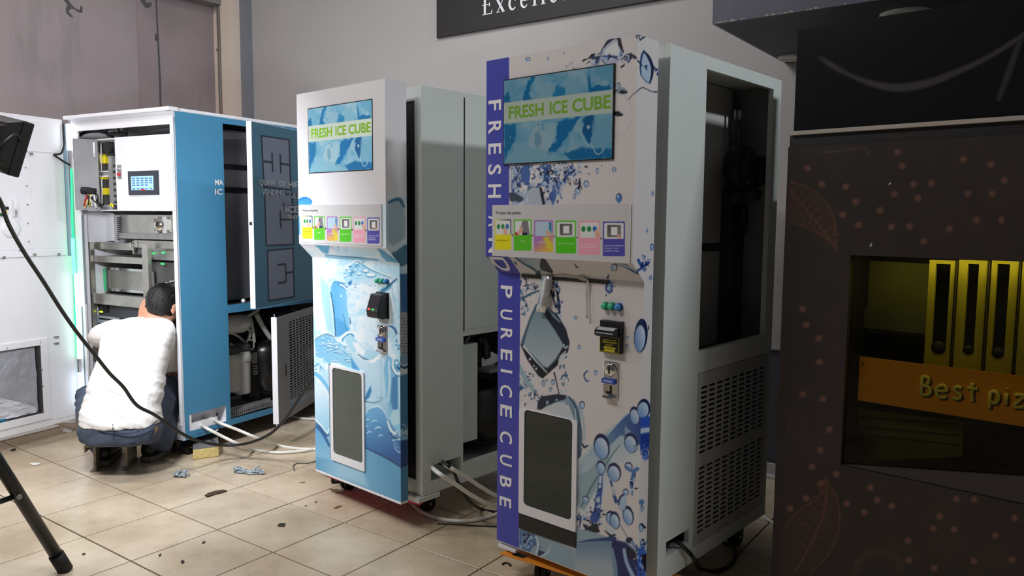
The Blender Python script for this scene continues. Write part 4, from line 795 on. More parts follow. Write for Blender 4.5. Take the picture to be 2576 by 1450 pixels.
        P.poly([(920, 995), (932, 970), (936, 985), (928, 1000), (918, 1010)], (.22, .52, .72), 3, wob=1); P.stroke([(916, 1010), (940, 1014), (960, 1008)], [1, 1.5, .8], (.30, .52, .62)); P.splash(955, 1002, 10, 6, 8, 43, cols=((.2, .4, .5),), L=(1, 4), W=(.4, .8))
        # round blue body
        P.poly([(915, 1040), (940, 1022), (965, 1030), (985, 1070), (1000, 1090), (1010, 1095), (1010, 1185), (976, 1158), (945, 1140), (915, 1126)], (.42, .68, .86), 6, col2=(.14, .36, .62), axis=((950, 1040), (985, 1150)), wob=1.5); P.stroke([(930, 1028), (950, 1022), (964, 1032), (976, 1055)], [2, 2.4, 1.6, 1], (.80, .91, .96)); P.stroke([(915, 1050), (926, 1030), (936, 1024)], 2, (.72, .86, .94))
        for bx, by, r0 in ((925, 1058, 5), (943, 1062, 6), (930, 1090, 6), (952, 1080, 8), (922, 1075, 4), (958, 1098, 5)): P.stroke([(bx-r0, by), (bx-r0*.3, by-r0*.6), (bx+r0*.6, by-r0*.4)], 1.4, (.74, .88, .95)); P.stroke([(bx-r0*.5, by+r0*.4), (bx+r0*.5, by+r0*.5)], 1, (.25, .50, .72))
        P.stroke([(975, 1060), (982, 1080), (992, 1090), (1010, 1096)], [2, 3, 3, 3], (.86, .93, .96)); P.stroke([(980, 1090), (995, 1102), (1010, 1104)], [1.4, 2, 2], (.12, .30, .50)); P.splash(996, 1100, 14, 20, 26, 44, cols=((.82, .91, .95), (.16, .36, .56), (.5, .74, .88)), L=(4, 12), W=(.6, 1.8), ang=.2); P.stroke([(992, 1120), (996, 1132), (1006, 1138)], 1.4, (.55, .74, .86)); P.stroke([(1003, 1140), (1010, 1138)], 1, (.6, .8, .9))
        P.poly([(915, 1126), (945, 1140), (976, 1156), (1010, 1176), (1010, 1270), (790, 1190), (790, 1170), (915, 1190)], (.36, .62, .78), 3, col2=(.46, .70, .84), axis=((980, 1180), (900, 1210))); P.stroke([(915, 1125), (945, 1139), (976, 1155), (1010, 1176)], [1.4, 2.4, 2.6, 3], (.12, .30, .48))
        P.poly([(790, 1150), (832, 1158), (915, 1189), (925, 1225), (790, 1182)], (.62, .80, .90), 14, .9, col2=(.36, .62, .80), axis=((858, 1180), (800, 1160)))
        # left foot: pale shape with a dark edge
        P.poly([(790, 960), (812, 978), (826, 1005), (829, 1085), (822, 1095), (800, 1062), (792, 1050)], (.85, .93, .98), 4, col2=(.62, .84, .95), axis=((800, 980), (815, 1080))); P.stroke([(792, 940), (805, 950), (822, 972), (830, 990)], [5, 5, 4, 3], (.46, .74, .90)); P.splash(803, 925, 18, 18, 22, 45, cols=((.25, .55, .75), (.92, .96, .98), (.42, .7, .88)), L=(3, 8), W=(.8, 2))
        P.stroke([(792, 1062), (806, 1076), (822, 1096), (828, 1092)], [1.4, 2, 2.4, 1.2], (.12, .34, .56)); P.stroke([(793, 1056), (808, 1070), (823, 1090), (827, 1080)], 1.4, (.94, .98, .99)); P.poly([(790, 1066), (824, 1102), (831, 1130), (831, 1156), (790, 1146)], (.40, .66, .84), 4, col2=(.52, .76, .88), axis=((800, 1080), (815, 1150))); P.stroke([(792, 1070), (810, 1088), (829, 1122)], [3, 4, 3], (.18, .40, .62))
    else:
        P.poly([(976, 506), (1000, 500), (1016, 512), (1020, 560), (1018, 600), (990, 620), (977, 610)], (.66, .76, .82), 8); P.stroke([(978, 510), (992, 503), (1006, 503), (1016, 520)], [3, 4, 5, 3], (.20, .42, .58), 3); P.poly([(985, 640), (1022, 615), (1030, 660), (1010, 672)], (.28, .48, .60), 5, wob=3)
        P.poly([(1006, 690), (1030, 688), (1030, 790), (1008, 785)], (.16, .40, .60), 5); P.poly([(1006, 785), (1030, 788), (1030, 900), (1008, 890)], (.66, .66, .70), 3)
        for k in range(12): yy = 800+k*8; P.stroke([(1008+(k*7) % 9, yy), (1020+(k*5) % 7, yy+1.5)], .8, (.25, .3, .38))
        P.ell(1016, 905, 10, 14, (.5, .64, .76)); P.stroke([(1007, 930), (1018, 938), (1028, 934)], 3, (.86, .88, .9)); P.stroke([(1008, 922), (1018, 926), (1028, 920)], 3, (.12, .26, .4)); P.poly([(1006, 945), (1030, 940), (1030, 1080), (1006, 1080)], (.26, .50, .66), 6); P.stroke([(1006, 1085), (1018, 1092), (1030, 1085)], [3, 4, 3], (.72, .84, .88)); P.splash(1018, 1100, 10, 26, 24, 46, cols=((.7, .84, .88), (.14, .32, .5), (.4, .64, .78)), ang=-.3)
        P.poly([(1006, 1110), (1030, 1105), (1030, 1165), (1006, 1178)], (.12, .28, .50), 5); P.poly([(1006, 1174), (1018, 1172), (1030, 1164), (1030, 1270), (1006, 1270)], (.30, .55, .72), 2); P.stroke([(1006, 1176), (1018, 1172), (1030, 1164)], 2, (.10, .24, .40))
    return P
# ------------------------------------------------------------------ nearest machine: blue stripe, splashes
LM3 = 'ice vending machine with dark blue lettered stripe and water splashes, nearest to the camera'
M3 = thing('ice_vending_machine', LM3, 'vending machine', F3.O, -F3.a, 'ice vending machines')
d3 = Door(F3, M3, .6651, .0567, .0718, 2.0299, 1.2996, 1.2341, .1451)
V_W = -.008
wo3, wi3 = window(M3, F3, [(1305, 1027), (1450, 1060), (1449, 1341), (1304.7, 1290.5)], [(1317, 1030), (1439, 1058), (1437.4, 1311), (1318.4, 1272)], PANE3)
H3 = (wi3[0]+.004, wi3[1]-.004, wi3[2]+.004, wi3[3]-.004)
d3.front(200, 590, paint_m3, H3); d3.side(40, 590, paint_m3); d3.shell(H3)
g = G(); a = [F3.fv(x, y, -.004) for x, y in ((1305, 1292), (1449, 1343), (1447.5, 1380), (1304.5, 1330))]
g.prism([(u, -.004, z) for u, z in a], (0, .0035, 0)); g.build('delivery_flap', mat('black_flap', (.12, .115, .115), .4, var=.2), M3, .001)
def screen(fr, par, corners, v, sm, nm='screen'):
    a = [np.array(fr.fv(x, y, v)) for x, y in corners]; u0, u1 = (a[0][0]+a[3][0])/2, (a[1][0]+a[2][0])/2; z1, z0 = (a[0][1]+a[1][1])/2, (a[2][1]+a[3][1])/2
    g = G(); g.box(u0-.004, u1+.004, v+.0008, v+.006, z0-.004, z1+.004); o = g.build('screen_bezel', BLACK, par)
    nu, nz = 190, 140; U, V = np.meshgrid(np.linspace(0, 1, nu), np.linspace(0, 1, nz), indexing='ij')
    pts = np.stack([u0+(u1-u0)*U.ravel(), np.full(U.size, v), z0+(z1-z0)*V.ravel()], 1)
    paint_obj(nm, pts, nu, nz, screen_colors(U.ravel(), 1-V.ravel()), sm, par)
    for wd_, xa, xb in (('FRESH', .050, .395), ('ICE', .450, .615), ('CUBE', .655, .985)): text_mesh('screen_lettering', wd_, LIME if sm is SCREEN else LIMED, par, lambda x, y, h: (x, v-h, y), .028, (u0+(u1-u0)*xa, z0+(z1-z0)*.535, u0+(u1-u0)*xb, z0+(z1-z0)*.685))
screen(F3, M3, [(1267.2, 204), (1542.7, 162), (1538.7, 396.5), (1267.9, 413.5)], -.0718-.007, SCREEN3)
board(F3, M3, -.0718-.005, [(1238, 515), (1588, 515), (1582, 664), (1238, 643)], [(1245, 1286, 552, 628.5), (1292.5, 1337, 552.5, 631), (1343.5, 1391, 554, 634), (1398, 1449, 555, 638), (1456, 1509, 556, 641.5), (1516.5, 1572, 557.5, 645)], (1248, 532, 1311, 541.5))
# stripe lettering, letter by letter, turned on its side
LET3 = [('F', 1229, 252, 1261, 278), ('R', 1229, 305, 1261, 337), ('E', 1229, 361, 1261, 388), ('S', 1228, 414, 1261, 440), ('H', 1228, 464, 1261, 498), ('A', 1229, 543, 1262, 571), ('N', 1229, 600, 1262, 637),
        ('P', 1260, 719, 1289, 750), ('U', 1259, 779, 1289, 804), ('R', 1260, 827, 1289, 856), ('E', 1260, 880, 1289, 907), ('I', 1260, 931, 1289, 938), ('C', 1258, 969, 1289, 999), ('E', 1259, 1020, 1288, 1050), ('C', 1258, 1086, 1289, 1116), ('U', 1258, 1145, 1288, 1172), ('B', 1258, 1200, 1287, 1227), ('E', 1257, 1252, 1286, 1276)]
for ch, x0, y0, x1, y1 in LET3:
    v = -.0718 if y1 < 645 else 0.0
    u0 = F3.fv(x0, (y0+y1)/2, v)[0]; u1 = F3.fv(x1, (y0+y1)/2, v)[0]; zt_ = F3.fv((x0+x1)/2, y0, v)[1]; zb_ = F3.fv((x0+x1)/2, y1, v)[1]
    text_mesh('letter', ch, TXTW, M3, (lambda u0, u1, zt_, zb_, v: lambda x, y, h: (u0+(u1-u0)*y, v-.0006-h*.5, zt_+(zb_-zt_)*x))(u0, u1, zt_, zb_, v), .018)
cz0, cz1 = d3.z2+.004, d3.z1-.004                                   # the D sits on the sloping chin
ud0, ud1 = F3.fv(1243, 668, -.036)[0], F3.fv(1280, 672, -.036)[0]
text_mesh('letter', 'D', TXTW, M3, lambda x, y, h: (ud0+(ud1-ud0)*y, float(d3.vf(cz1+(cz0-cz1)*x))-.0012-h*.5, cz1+(cz0-cz1)*x), .018)
for px, py, b_, c_ in ((1523.5, 770, GREEND, GREEN), (1540, 771, GREEND, GREEN), (1557, 773, BLUEBD, BLUEB)): button(M3, F3, px, py, .0145, b_, c_)
# note acceptor
u0, u1, z0, z1 = rect_px(F3, -.02, 1509, 808, 1561, 889)
g = G(); g.box(u0, u1, -.022, 0, z0, z1); na = g.build('note_acceptor', BLACK, M3, .002)
h_ = z1-z0; zm = z0+h_*.68; g = G(); prof = [(-.022, zm+.014), (-.034, zm+.013), (-.050, zm+.004), (-.050, zm-.012), (-.040, zm-.018), (-.022, zm-.018)]
g.prism([(u0-.002, v, z) for v, z in prof], (u1-u0-.004, 0, 0)); g.build('note_mouth', BLACK, na)
g = G(); prof = [(-.0225, zm+.012), (-.033, zm+.0115), (-.046, zm+.004), (-.0505, zm-.006), (-.0515, zm-.006), (-.047, zm+.006), (-.034, zm+.0135), (-.0225, zm+.014)]
g.prism([(u0+.003, v, z) for v, z in prof], (u1-u0-.014, 0, 0)); g.build('mouth_cover', glass_mat('clear_smoky_cover', (.72, .74, .76), .15, .25), na)
yb = z0+h_*.50; g = G()
for a_, b_, c_, d_ in ((u0+.002, u1-.004, z0+.003, z0+.0045), (u0+.002, u1-.004, yb-.0015, yb), (u0+.002, u0+.0035, z0+.003, yb), (u1-.0055, u1-.004, z0+.003, yb)): g.box(a_, b_, -.0228, -.022, c_, d_)
um = (u0+u1)/2
for t0, t1, w0, w1 in ((.28, .38, .38, .33), (.62, .72, .46, .42), (.10, .24, .34, .30), (.78, .84, .40, .40)):
    z_a, z_b = z0+(yb-z0)*t0, z0+(yb-z0)*t1; g.prism([(um-(u1-u0)*w1/1, -.0222, z_a), (um+(u1-u0)*w1/1, -.0222, z_a), (um+(u1-u0)*w0/1, -.0222, z_b), (um-(u1-u0)*w0/1, -.0222, z_b)] if False else [(um-(u1-u0)*w1*.8, -.0222, z_a), (um+(u1-u0)*w1*.8, -.0222, z_a), (um+(u1-u0)*w0*.8, -.0222, z_b), (um-(u1-u0)*w0*.8, -.0222, z_b)], (0, -.0006, 0))
g.build('yellow_label', mat('yellow_label_print', (.78, .72, .12), .5), na)
text_mesh('label_lettering', 'INSERT', mat('label_letters', (.62, .57, .1), .5), na, lambda x, y, h: (x, -.0225-h, y), .02, (um-.017, z0+(yb-z0)*.42, um+.017, z0+(yb-z0)*.58))
coin_acceptor(M3, F3, 1518, 910, 1554, 1002, False)

# bodies ------------------------------------------------------------
UR3, V3, VE3, ZB3, ZT3 = .6746, .1121, 1.033, .134, 2.032
def body(par, u0, ur, v0, v1, zb, zt, hs, m, th=.022, seal=True):
    """steel case: right side sheet with openings, other walls, black-sealed front"""
    e = .0015; g = G(); M = lambda u, v, z: (ur-v, u, z)             # u<-depth, v<-inwards
    holes(g, v0, v1, zb, zt, hs, 0, th, M); g.build('side_panel', m, par, .0015)
    g = G(); g.box(u0, u0+th, v0, v1, zb, zt); g.build('far_side_panel', m, par)
    g = G(); g.box(u0+th, ur-th, v1-th, v1, zb, zt); g.build('back_panel', GREYIN, par)
    g = G(); g.box(u0+th, ur-th, v0, v1-th, zt-th, zt-e); g.build('top_panel', m, par)
    g = G(); g.box(u0+th, ur-th, v0, v1-th, zb+e, zb+th); g.build('bottom_panel', m, par)
    fw = .045; g = G(); holes(g, u0+th, ur-th+.0, zb+th, zt-th, [(u0+fw, ur-fw, zb+fw*1.5, zt-fw*1.4)], v0, v0+.012); g.build('front_frame', m, par)
    g = G(); g.box(u0+fw-.004, ur-fw+.004, v0+.012, v0+.03, zb+fw, zt-fw); g.build('black_seal_door', GASKET, par)
oh0, oz0 = F3.fu(1779, 172, UR3); op = (.3755, .955, .9525, 1.985); gr = (.3765, 1.0065, .192, .868)
hb = (.175, .343, .222, .277)
body(M3, .012, UR3, V3, VE3, ZB3, ZT3, [op, gr, hb], GREYW)
g = G(); g.box(UR3-.002, UR3+.004, V3-.002, V3+.005, ZB3, ZT3+.001); g.build('edge_trim', GREYW, M3, .001)
# inside the tall opening
UI = .48
g = G(); g.box(UI-.02, UI, op[0]-.15, op[1]+.04, op[2]-.05, op[3]+.02); g.build('inner_wall', mat('dim_inner_wall', (.74, .74, .73), .7, var=.06, scale=3), M3)
g = G(); g.box(UI, UR3-.023, .24, 1.0, op[2]-.09, op[2]-.05); g.build('inner_shelf', mat('dim_shelf', (.30, .30, .30), .6), M3)
def side_pt(fr, u): return lambda px, py: (u, *fr.fu(px, py, u))
sp = side_pt(F3, .59)
def disc(par, c, r, w, ax, m, nm, bev=True):
    g = G(); g._lathe([(.001, -w/2), (r*.9, -w/2), (r, -w*.3), (r, w*.3), (r*.9, w/2), (.001, w/2)], np.array(c), np.array(ax, float), 28); return g.build(nm, m, par)
FANM = mat('black_fan_plastic', (.035, .035, .038), .55)
f0 = disc(M3, sp(1862, 425), .098, .07, (1, 0, 0), FANM, 'fan_housing')
g = G(); c = np.array(sp(1862, 425))+[.037, 0, 0]
for k in range(7):
    a = 2*math.pi*k/7; p = c+np.array([0, math.cos(a), math.sin(a)])*.055; g.ball(p, .034, 10, 6, (.15, .8, .45) if k % 2 else (.15, .45, .8))
g.build('fan_blades', mat('fan_blade', (.10, .10, .105), .4), f0)
disc(M3, np.array(sp(1915, 432))-[.04, 0, 0], .08, .16, (1, .1, 0), FANM, 'fan_motor')
g = G(); a, b = np.array(sp(1848, 489)), np.array(sp(1936, 491)); g.tube([a, b], .026, 12); g.build('motor_bracket', mat('grey_bracket', (.26, .26, .27), .6), M3)
g = G(); g.ball(sp(1852, 497), .05, 12, 8, (.8, 1, .8)); g.build('pump_body', FANM, M3)
g = G(); g.tube([sp(1870, 520), sp(1872, 560), sp(1862, 592), sp(1835, 612), sp(1800, 622), sp(1772, 622)], .017, 10, 5); g.build('black_drain_hose', RUBBER, M3)
g = G(); a = np.array(sp(1872, 540)); b = np.array(sp(1925, 890)); g.box(.485, .54, a[1], a[1]+.16, op[2]-.05, a[2]+.1); g.build('dark_column', DARKIN, M3)
g = G(); p = np.array(sp(1880, 300)); g.cyl((.52, p[1]+.02, op[3]+.0), (.52, p[1]+.02, 1.50), .009, n=8); g.cyl((.52, p[1]+.06, op[3]-.05), (.52, p[1]+.06, 1.5), .014, n=8); g.build('inner_pipes', mat('dim_pipe', (.30, .30, .31), .4, .5), M3)
g = G(); a = F3.fu(1758, 873, UR3-.04)
for dz in (0, .05): g.cyl((UR3-.03, op[0]+.012, op[2]+.0+dz), (UR3-.03, op[0]+.012, op[2]+.03+dz), .012, n=10)
g.build('hinge_pin', GREYW, M3)
# punched grille, two banks of slots
g = G(); us, zs = [gr[0]+.002], [gr[2]+.002]; nc = 9; lw = (gr[1]-gr[0]-.05)/nc
vs_ = [gr[0]+.002]
for k in range(nc): vs_ += [gr[0]+.028+lw*k, gr[0]+.028+lw*k+lw*.78]
vs_.append(gr[1]-.002); rows = []; zz = gr[2]+.045
for bank in range(2):
    for k in range(14): rows.append((zz, zz+.0095)); zz += .0193
    zz += .045
zs_ = [gr[2]+.002]+[q for r_ in rows for q in r_]+[gr[3]-.002]; cells = {}
GRM = mat('grille_grey_coat', (.70, .71, .71), .5)
grid_panel(g, vs_, zs_, lambda i, j: not (i % 2 == 1 and j % 2 == 1), -.004, .0, lambda u, v, z: (UR3-.004-v, u, z)); g.build('grille_panel', GRM, M3)
g = G(); g.box(UR3-.09, UR3-.075, gr[0], gr[1], gr[2], gr[3]); g.build('grille_backing', GASKET, M3)
# recess with the mains lead, foot rail, castors, orange board under the door
g = G(); q = .003; g.box(UR3-.10, UR3-.10+q, hb[0], hb[1], hb[2]-.03, hb[3]); g.box(UR3-.10, UR3-.022, hb[0]-q, hb[0], hb[2]-.03, hb[3]); g.hexa([(UR3-.1, hb[0], hb[2]-.03), (UR3-.1, hb[1], hb[2]-.03), (UR3-.1, hb[1], hb[2]-.033), (UR3-.1, hb[0], hb[2]-.033)], [(UR3-.02, hb[0], hb[2]), (UR3-.02, hb[1], hb[2]), (UR3-.02, hb[1], hb[2]-.003), (UR3-.02, hb[0], hb[2]-.003)]); g.build('lead_recess', GREYW, M3)
for u, v, a_ in ((.16, .10, .35), (.58, .16, 0), (.16, .94, 0), (.58, .94, 0)): caster(M3, u, v, .036, a_, ZB3)
ORG = mat('orange_board', (.88, .55, .16), .5)
g = G(); zo = .108; a0 = F3.fv(1262, 1378, -.012)[0]
g.hexa([(a0, -.022, zo-.006), (.67, .06, zo-.006), (.67, .30, zo-.006), (a0+.03, .2, zo-.006)], [(a0, -.022, zo), (.67, .06, zo), (.67, .30, zo), (a0+.03, .2, zo)]); ob = g.build('base_board', ORG, M3); ob['label'] = 'orange board under the door'
g = G(); q = [(a0+.045, -.004), (a0+.10, .004), (a0+.105, .03), (a0+.05, .03)]; g.prism([(u, v, zo+.0002) for u, v in q], (0, 0, .0006)); g.build('black_sticker', BLACK, ob)
g = G(); g.box(.006, .10, .0, .03, .118, .130); g.build('white_foot_strip', WHITE, M3)

# ------------------------------------------------------------------ pale-blue machine behind it
M2 = thing('ice_vending_machine', 'ice vending machine wrapped in pale blue melting ice, standing in the middle', 'vending machine', F2.O, -F2.a, 'ice vending machines')
d2 = Door(F2, M2, .654*KM, .0419*KM, .0712*KM, kz(2.0097), kz(1.3144), kz(1.2451), kz(.1963))
wo2, wi2 = window(M2, F2, [(828.5, 918.4), (914.5, 936.7), (915.8, 1188.4), (831.5, 1155.6)], [(836.4, 925), (910.6, 942), (910.6, 1167), (838, 1140)], PANE)
H2 = (wi2[0]+.004, wi2[1]-.004, wi2[2]+.004, wi2[3]-.004)
d2.front(135, 520, paint_m2, H2); d2.side(28, 420, paint_m2); d2.shell(H2)
g = G(); g.box(wo2[0]-.013, wo2[0]-.001, -.002, -.0005, wo2[2], wo2[3]); g.build('hatch_gap', NAVY, M2)
screen(F2, M2, [(774.5, 275.5), (933.7, 251), (937.3, 426.8), (777.7, 434)], -d2.h-.002, SCREEN)
board(F2, M2, -d2.h-.005, [(755.5, 514.3), (959.6, 516), (959.6, 620.5), (756.5, 609)], [(760.8, 786, 543, 600.7), (790.3, 817, 544, 604), (822.5, 849.4, 544.8, 606), (854.8, 884, 545.5, 608.6), (889, 918.7, 546.5, 610.4), (923.7, 955, 547.6, 613.3)], (762, 527, 800, 534))
g = G(); e = d2.zb; g.box(0, d2.w, -.001, d2.d, e-.012, e-.004); g.build('door_foot_edge', WHITE, M2)
for px, py, b_, c_ in ((951.5, 707, GREEND, GREEN), (962, 708, GREEND, GREEN), (973, 709, BLUEBD, BLUEB)): button(M2, F2, px, py, .0125, b_, c_)
# note acceptor: sloping black box
u0 = F2.fv(948, 770, 0)[0]; u1 = F2.fv(977, 772, 0)[0]; z1 = F2.fv(965, 740, 0)[1]; z0 = F2.fv(965, 799, 0)[1]
g = G(); pf = [(0, z1+.004), (-.036, z1), (-.062, z0+.034), (-.056, z0+.004), (-.03, z0-.004), (0, z0)]
g.prism([(u0, v, z) for v, z in pf], (u1-u0, 0, 0)); na = g.build('note_acceptor', mat('satin_black', (.10, .105, .115), .35), M2, .003)
def slope(t): a, b = np.array([-.036, z1]), np.array([-.062, z0+.034]); p = a+(b-a)*t; return p
g = G(); n_ = .002; A, B = slope(.08), slope(.80); g.hexa([(u0+.006, A[0]-n_, A[1]), (u1-.006, A[0]-n_, A[1]), (u1-.006, B[0]-n_, B[1]), (u0+.006, B[0]-n_, B[1])], [(u0+.006, A[0]+.002, A[1]), (u1-.006, A[0]+.002, A[1]), (u1-.006, B[0]+.002, B[1]), (u0+.006, B[0]+.002, B[1])]); g.build('dark_lens', mat('dark_lens', (.16, .16, .19), .08), na)
for t0, t1, c_, cc, nm in ((.84, .94, .16, (.92, .36, .28), 'red_lamp'), (.86, .95, .50, (.30, .80, .42), 'green_lamp')):
    A, B = slope(t0), slope(t1); uu = u0+(u1-u0)*c_; g = G(); g.hexa([(uu, A[0]-.003, A[1]), (uu+.016, A[0]-.003, A[1]), (uu+.016, B[0]-.003, B[1]), (uu, B[0]-.003, B[1])], [(uu, A[0]+.002, A[1]), (uu+.016, A[0]+.002, A[1]), (uu+.016, B[0]+.002, B[1]), (uu, B[0]+.002, B[1])]); g.build(nm, mat(nm, cc, .3, emit=.5), na)
g = G(); g.box(u0+.002, u1+.006, -.006, 0, z0-.004, z1+.008); g.build('mounting_plate', BLACK, na, .002)
coin_acceptor(M2, F2, 949.5, 819, 972, 886, True)
# body
UR2, V2, VE2, ZB2, ZT2 = .6703*KM, .1108*KM, .95*KM, kz(.195), kz(2.0063)
lo2 = (.3655*KM, .86*KM, kz(.29), kz(.893)); hb2 = (.163*KM, .352*KM, kz(.252), kz(.325))
body(M2, .02, UR2, V2, VE2, ZB2, ZT2, [lo2, hb2], GREYW)
pu = (.372*KM, .86*KM, kz(.926), kz(1.974))
g = G(); g.box(UR2, UR2+.003, pu[0], pu[1], pu[2], pu[3]); g.build('upper_hatch', GREYW, M2, .001)
g = G(); g.box(UR2, UR2+.0012, pu[0]-.008, pu[0]-.001, pu[2]-.01, pu[3]+.01); g.build('hatch_shadow_gap', GASKET, M2)
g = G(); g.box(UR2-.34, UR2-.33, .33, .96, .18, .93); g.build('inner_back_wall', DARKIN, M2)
g = G(); p0 = F2.fu(1171, 867, UR2-.06); p1 = F2.fu(1201, 1105, UR2-.06); g.box(UR2-.09, UR2-.06, .32, p1[0], p1[1]+.0, p0[1]); g.build('power_box', GREYW, M2, .002)
sp2 = side_pt(F2, UR2-.10)
g = G(); g.tube([sp2(1167, 880), sp2(1172, 860), sp2(1180, 848)], .009, 8, 4); g.build('grey_hose_stub', mat('grey_hose', (.55, .55, .54), .5), M2)
g = G(); g.tube([sp2(1200, 858), sp2(1212, 852), sp2(1222, 868), sp2(1222, 888), sp2(1226, 898)], .022, 10, 4); g.build('black_coupling', BLACK, M2)
g = G(); c = np.array(sp2(1240, 1030)); c[0] -= .1; g._lathe([(.001, -.19), (.11, -.19), (.15, -.14), (.15, .08), (.11, .13), (.001, .14)], c, np.array([0, 0, 1.]), 24); g.build('compressor', mat('black_compressor', (.05, .05, .055), .35), M2)
g = G(); g.box(UR2-.30, UR2-.03, .37, .95, .175, .195); g.build('compressor_tray', GREYW, M2)
g = G(); a = np.array(sp2(1215, 927)); g.box(UR2-.22, UR2-.05, a[1], a[1]+.2, a[2]-.02, a[2]); g.build('inner_bracket', mat('grey_inner_bracket', (.5, .5, .5), .5), M2)
t = thing('paper_tag', 'crumpled white paper tag lying inside the open side of the middle machine', 'paper', F2.w(UR2-.12, a[1]+.06, a[2]), -F2.a)
g = G(); g.prism([(0, -.05, .004), (0, .03, .0), (.01, .06, .02), (.0, .07, .05), (.005, .02, .075), (-.005, .0, .06), (.0, -.05, .05)], (.002, 0, 0)); g.build('paper', TXTW, t)
# foot, lead recess, pink board, castors
g = G(); g.box(UR2-.10, UR2-.097, hb2[0], hb2[1], hb2[2]-.01, hb2[3]); g.box(UR2-.1, UR2-.022, hb2[0]-.003, hb2[0], hb2[2]-.01, hb2[3]); g.box(UR2-.1, UR2-.022, hb2[0], hb2[1], hb2[2]-.012, hb2[2]-.009); g.box(UR2-.1, UR2-.022, hb2[1], hb2[1]+.003, hb2[2]-.01, hb2[3]); g.build('lead_recess', GREYW, M2)
for a_, b_ in ((.606, UR2+.006), (.02, .08)): g = G(); g.box(a_, b_, V2-.028, .22, ZB2-.026, ZB2-.002); g.build('foot_bracket', GREYW, M2, .002)
PINK = mat('pink_board', (.86, .16, .38), .5)
g = G(); q_ = [tuple(F2.fz(x, y, .112)) for x, y in ((812, 1192), (880, 1214), (1029, 1259), (1057, 1266), (1079, 1246), (1048, 1190), (900, 1150))]; g.prism([(u, v, .100) for u, v in q_], (0, 0, .012)); pb = g.build('base_board', PINK, M2, .001); pb['label'] = 'pink board under the door'
g = G(); g.cyl((.004, .03, .122), (.06, .03, .122), .008, n=10); g.build('white_foot_strip', WHITE, M2)
cu_ = [F2.fz(*p, 0) for p in ((845, 1214), (876, 1231), (1075, 1283))]
for (u, v), a_, r_ in ((cu_[0], .9, .036), (cu_[1], .15, .036), (cu_[2], 0, .036), ((.10, .90), 0, .036), ((.60, .90), .2, .036)): caster(M2, u, v, r_, a_, .10 if v < .3 else ZB2)
# ================================================================== THE OPENED BLUE MACHINE
WBL = 1.0059
FB = mkframe((-1.9363, 4.4584), .5078, WBL)
B1 = thing('ice_vending_machine', 'blue ice vending machine standing open, a man working at its front', 'vending machine', FB.O, -FB.a, 'ice vending machines')
ZB1, ZT1, DB = .112, 2.035, 1.5
def pr(v, x0, y0, x1, y1): return rect_px(FB, v, x0, y0, x1, y1)          # u0,u1,z0,z1 on plane v
def pbox(nm, m, v, x0, y0, x1, y1, dep, par=None, bev=.0):
    u0, u1, z0, z1 = pr(v, x0, y0, x1, y1); g = G(); g.box(u0, u1, v, v+dep, z0, z1); return g.build(nm, m, par or B1, bev)
def pq(v, pts): return [(lambda a: (a[0], v, a[1]))(FB.fv(x, y, v)) for x, y in pts]
def pquad(nm, m, v, pts, dep, par=None):
    g = G(); g.prism(pq(v, pts), (0, dep, 0)); return g.build(nm, m, par or B1)
# blue side sheet with its two openings and the hose recess
uo = (.347, 1.235, .887, 2.000); lo = (.349, 1.235, .162, .836)
h0 = FB.fu(476, 1045, WBL); h1 = FB.fu(569, 1020, WBL); h2 = FB.fu(569, 1060, WBL); h3 = FB.fu(478, 1086, WBL)
hr = (h0[0], h1[0], (h2[1]+h3[1])/2, (h0[1]+h1[1])/2)
g = G(); M = lambda u, v, z: (WBL-v, u, z)
holes(g, 0, DB, ZB1+.012, ZT1, [uo, lo, hr], 0, .004, M); g.build('blue_side_panel', BLUEP, B1)
g = G(); holes(g, .004, DB, ZB1+.02, ZT1-.004, [(uo[0]-.004, uo[1]+.01, uo[2]-.01, uo[3]+.006), (lo[0]-.004, lo[1]+.01, lo[2]-.012, lo[3]+.01), (hr[0]-.002, hr[1]+.002, hr[2]-.002, hr[3]+.002)], .004, .03, M); g.build('side_frame', WHITE, B1)
g = G(); fz = FB.fu(640, 1062, WBL)[0]
g.hexa([(WBL-.02, 0, ZB1+.02), (WBL, 0, ZB1+.02), (WBL, 0, ZB1-.002), (WBL-.02, 0, ZB1-.002)], [(WBL-.02, .27, ZB1+.02), (WBL, .27, ZB1+.02), (WBL, .20, ZB1-.002), (WBL-.02, .20, ZB1-.002)]); g.build('blue_foot', BLUEP, B1)
g = G(); g.box(0, .03, .0, DB, ZB1, ZT1); g.build('far_side_panel', WHITE, B1)
g = G(); g.box(.03, WBL-.03, DB-.03, DB, ZB1, ZT1); g.build('back_panel', GREYIN, B1)
g = G(); g.box(.03, WBL-.03, .05, DB-.03, ZB1, ZB1+.03); g.build('bottom_panel', GREYIN, B1)
g = G(); g.box(-.004, WBL-.012, -.03, DB, ZT1, ZT1+.022); g.build('roof_plate', WHITE, B1, .003)
g = G(); g.box(WBL-.03, WBL+.004, -.03, .03, ZT1+.0, ZT1+.022); g.build('roof_corner', WHITE, B1)
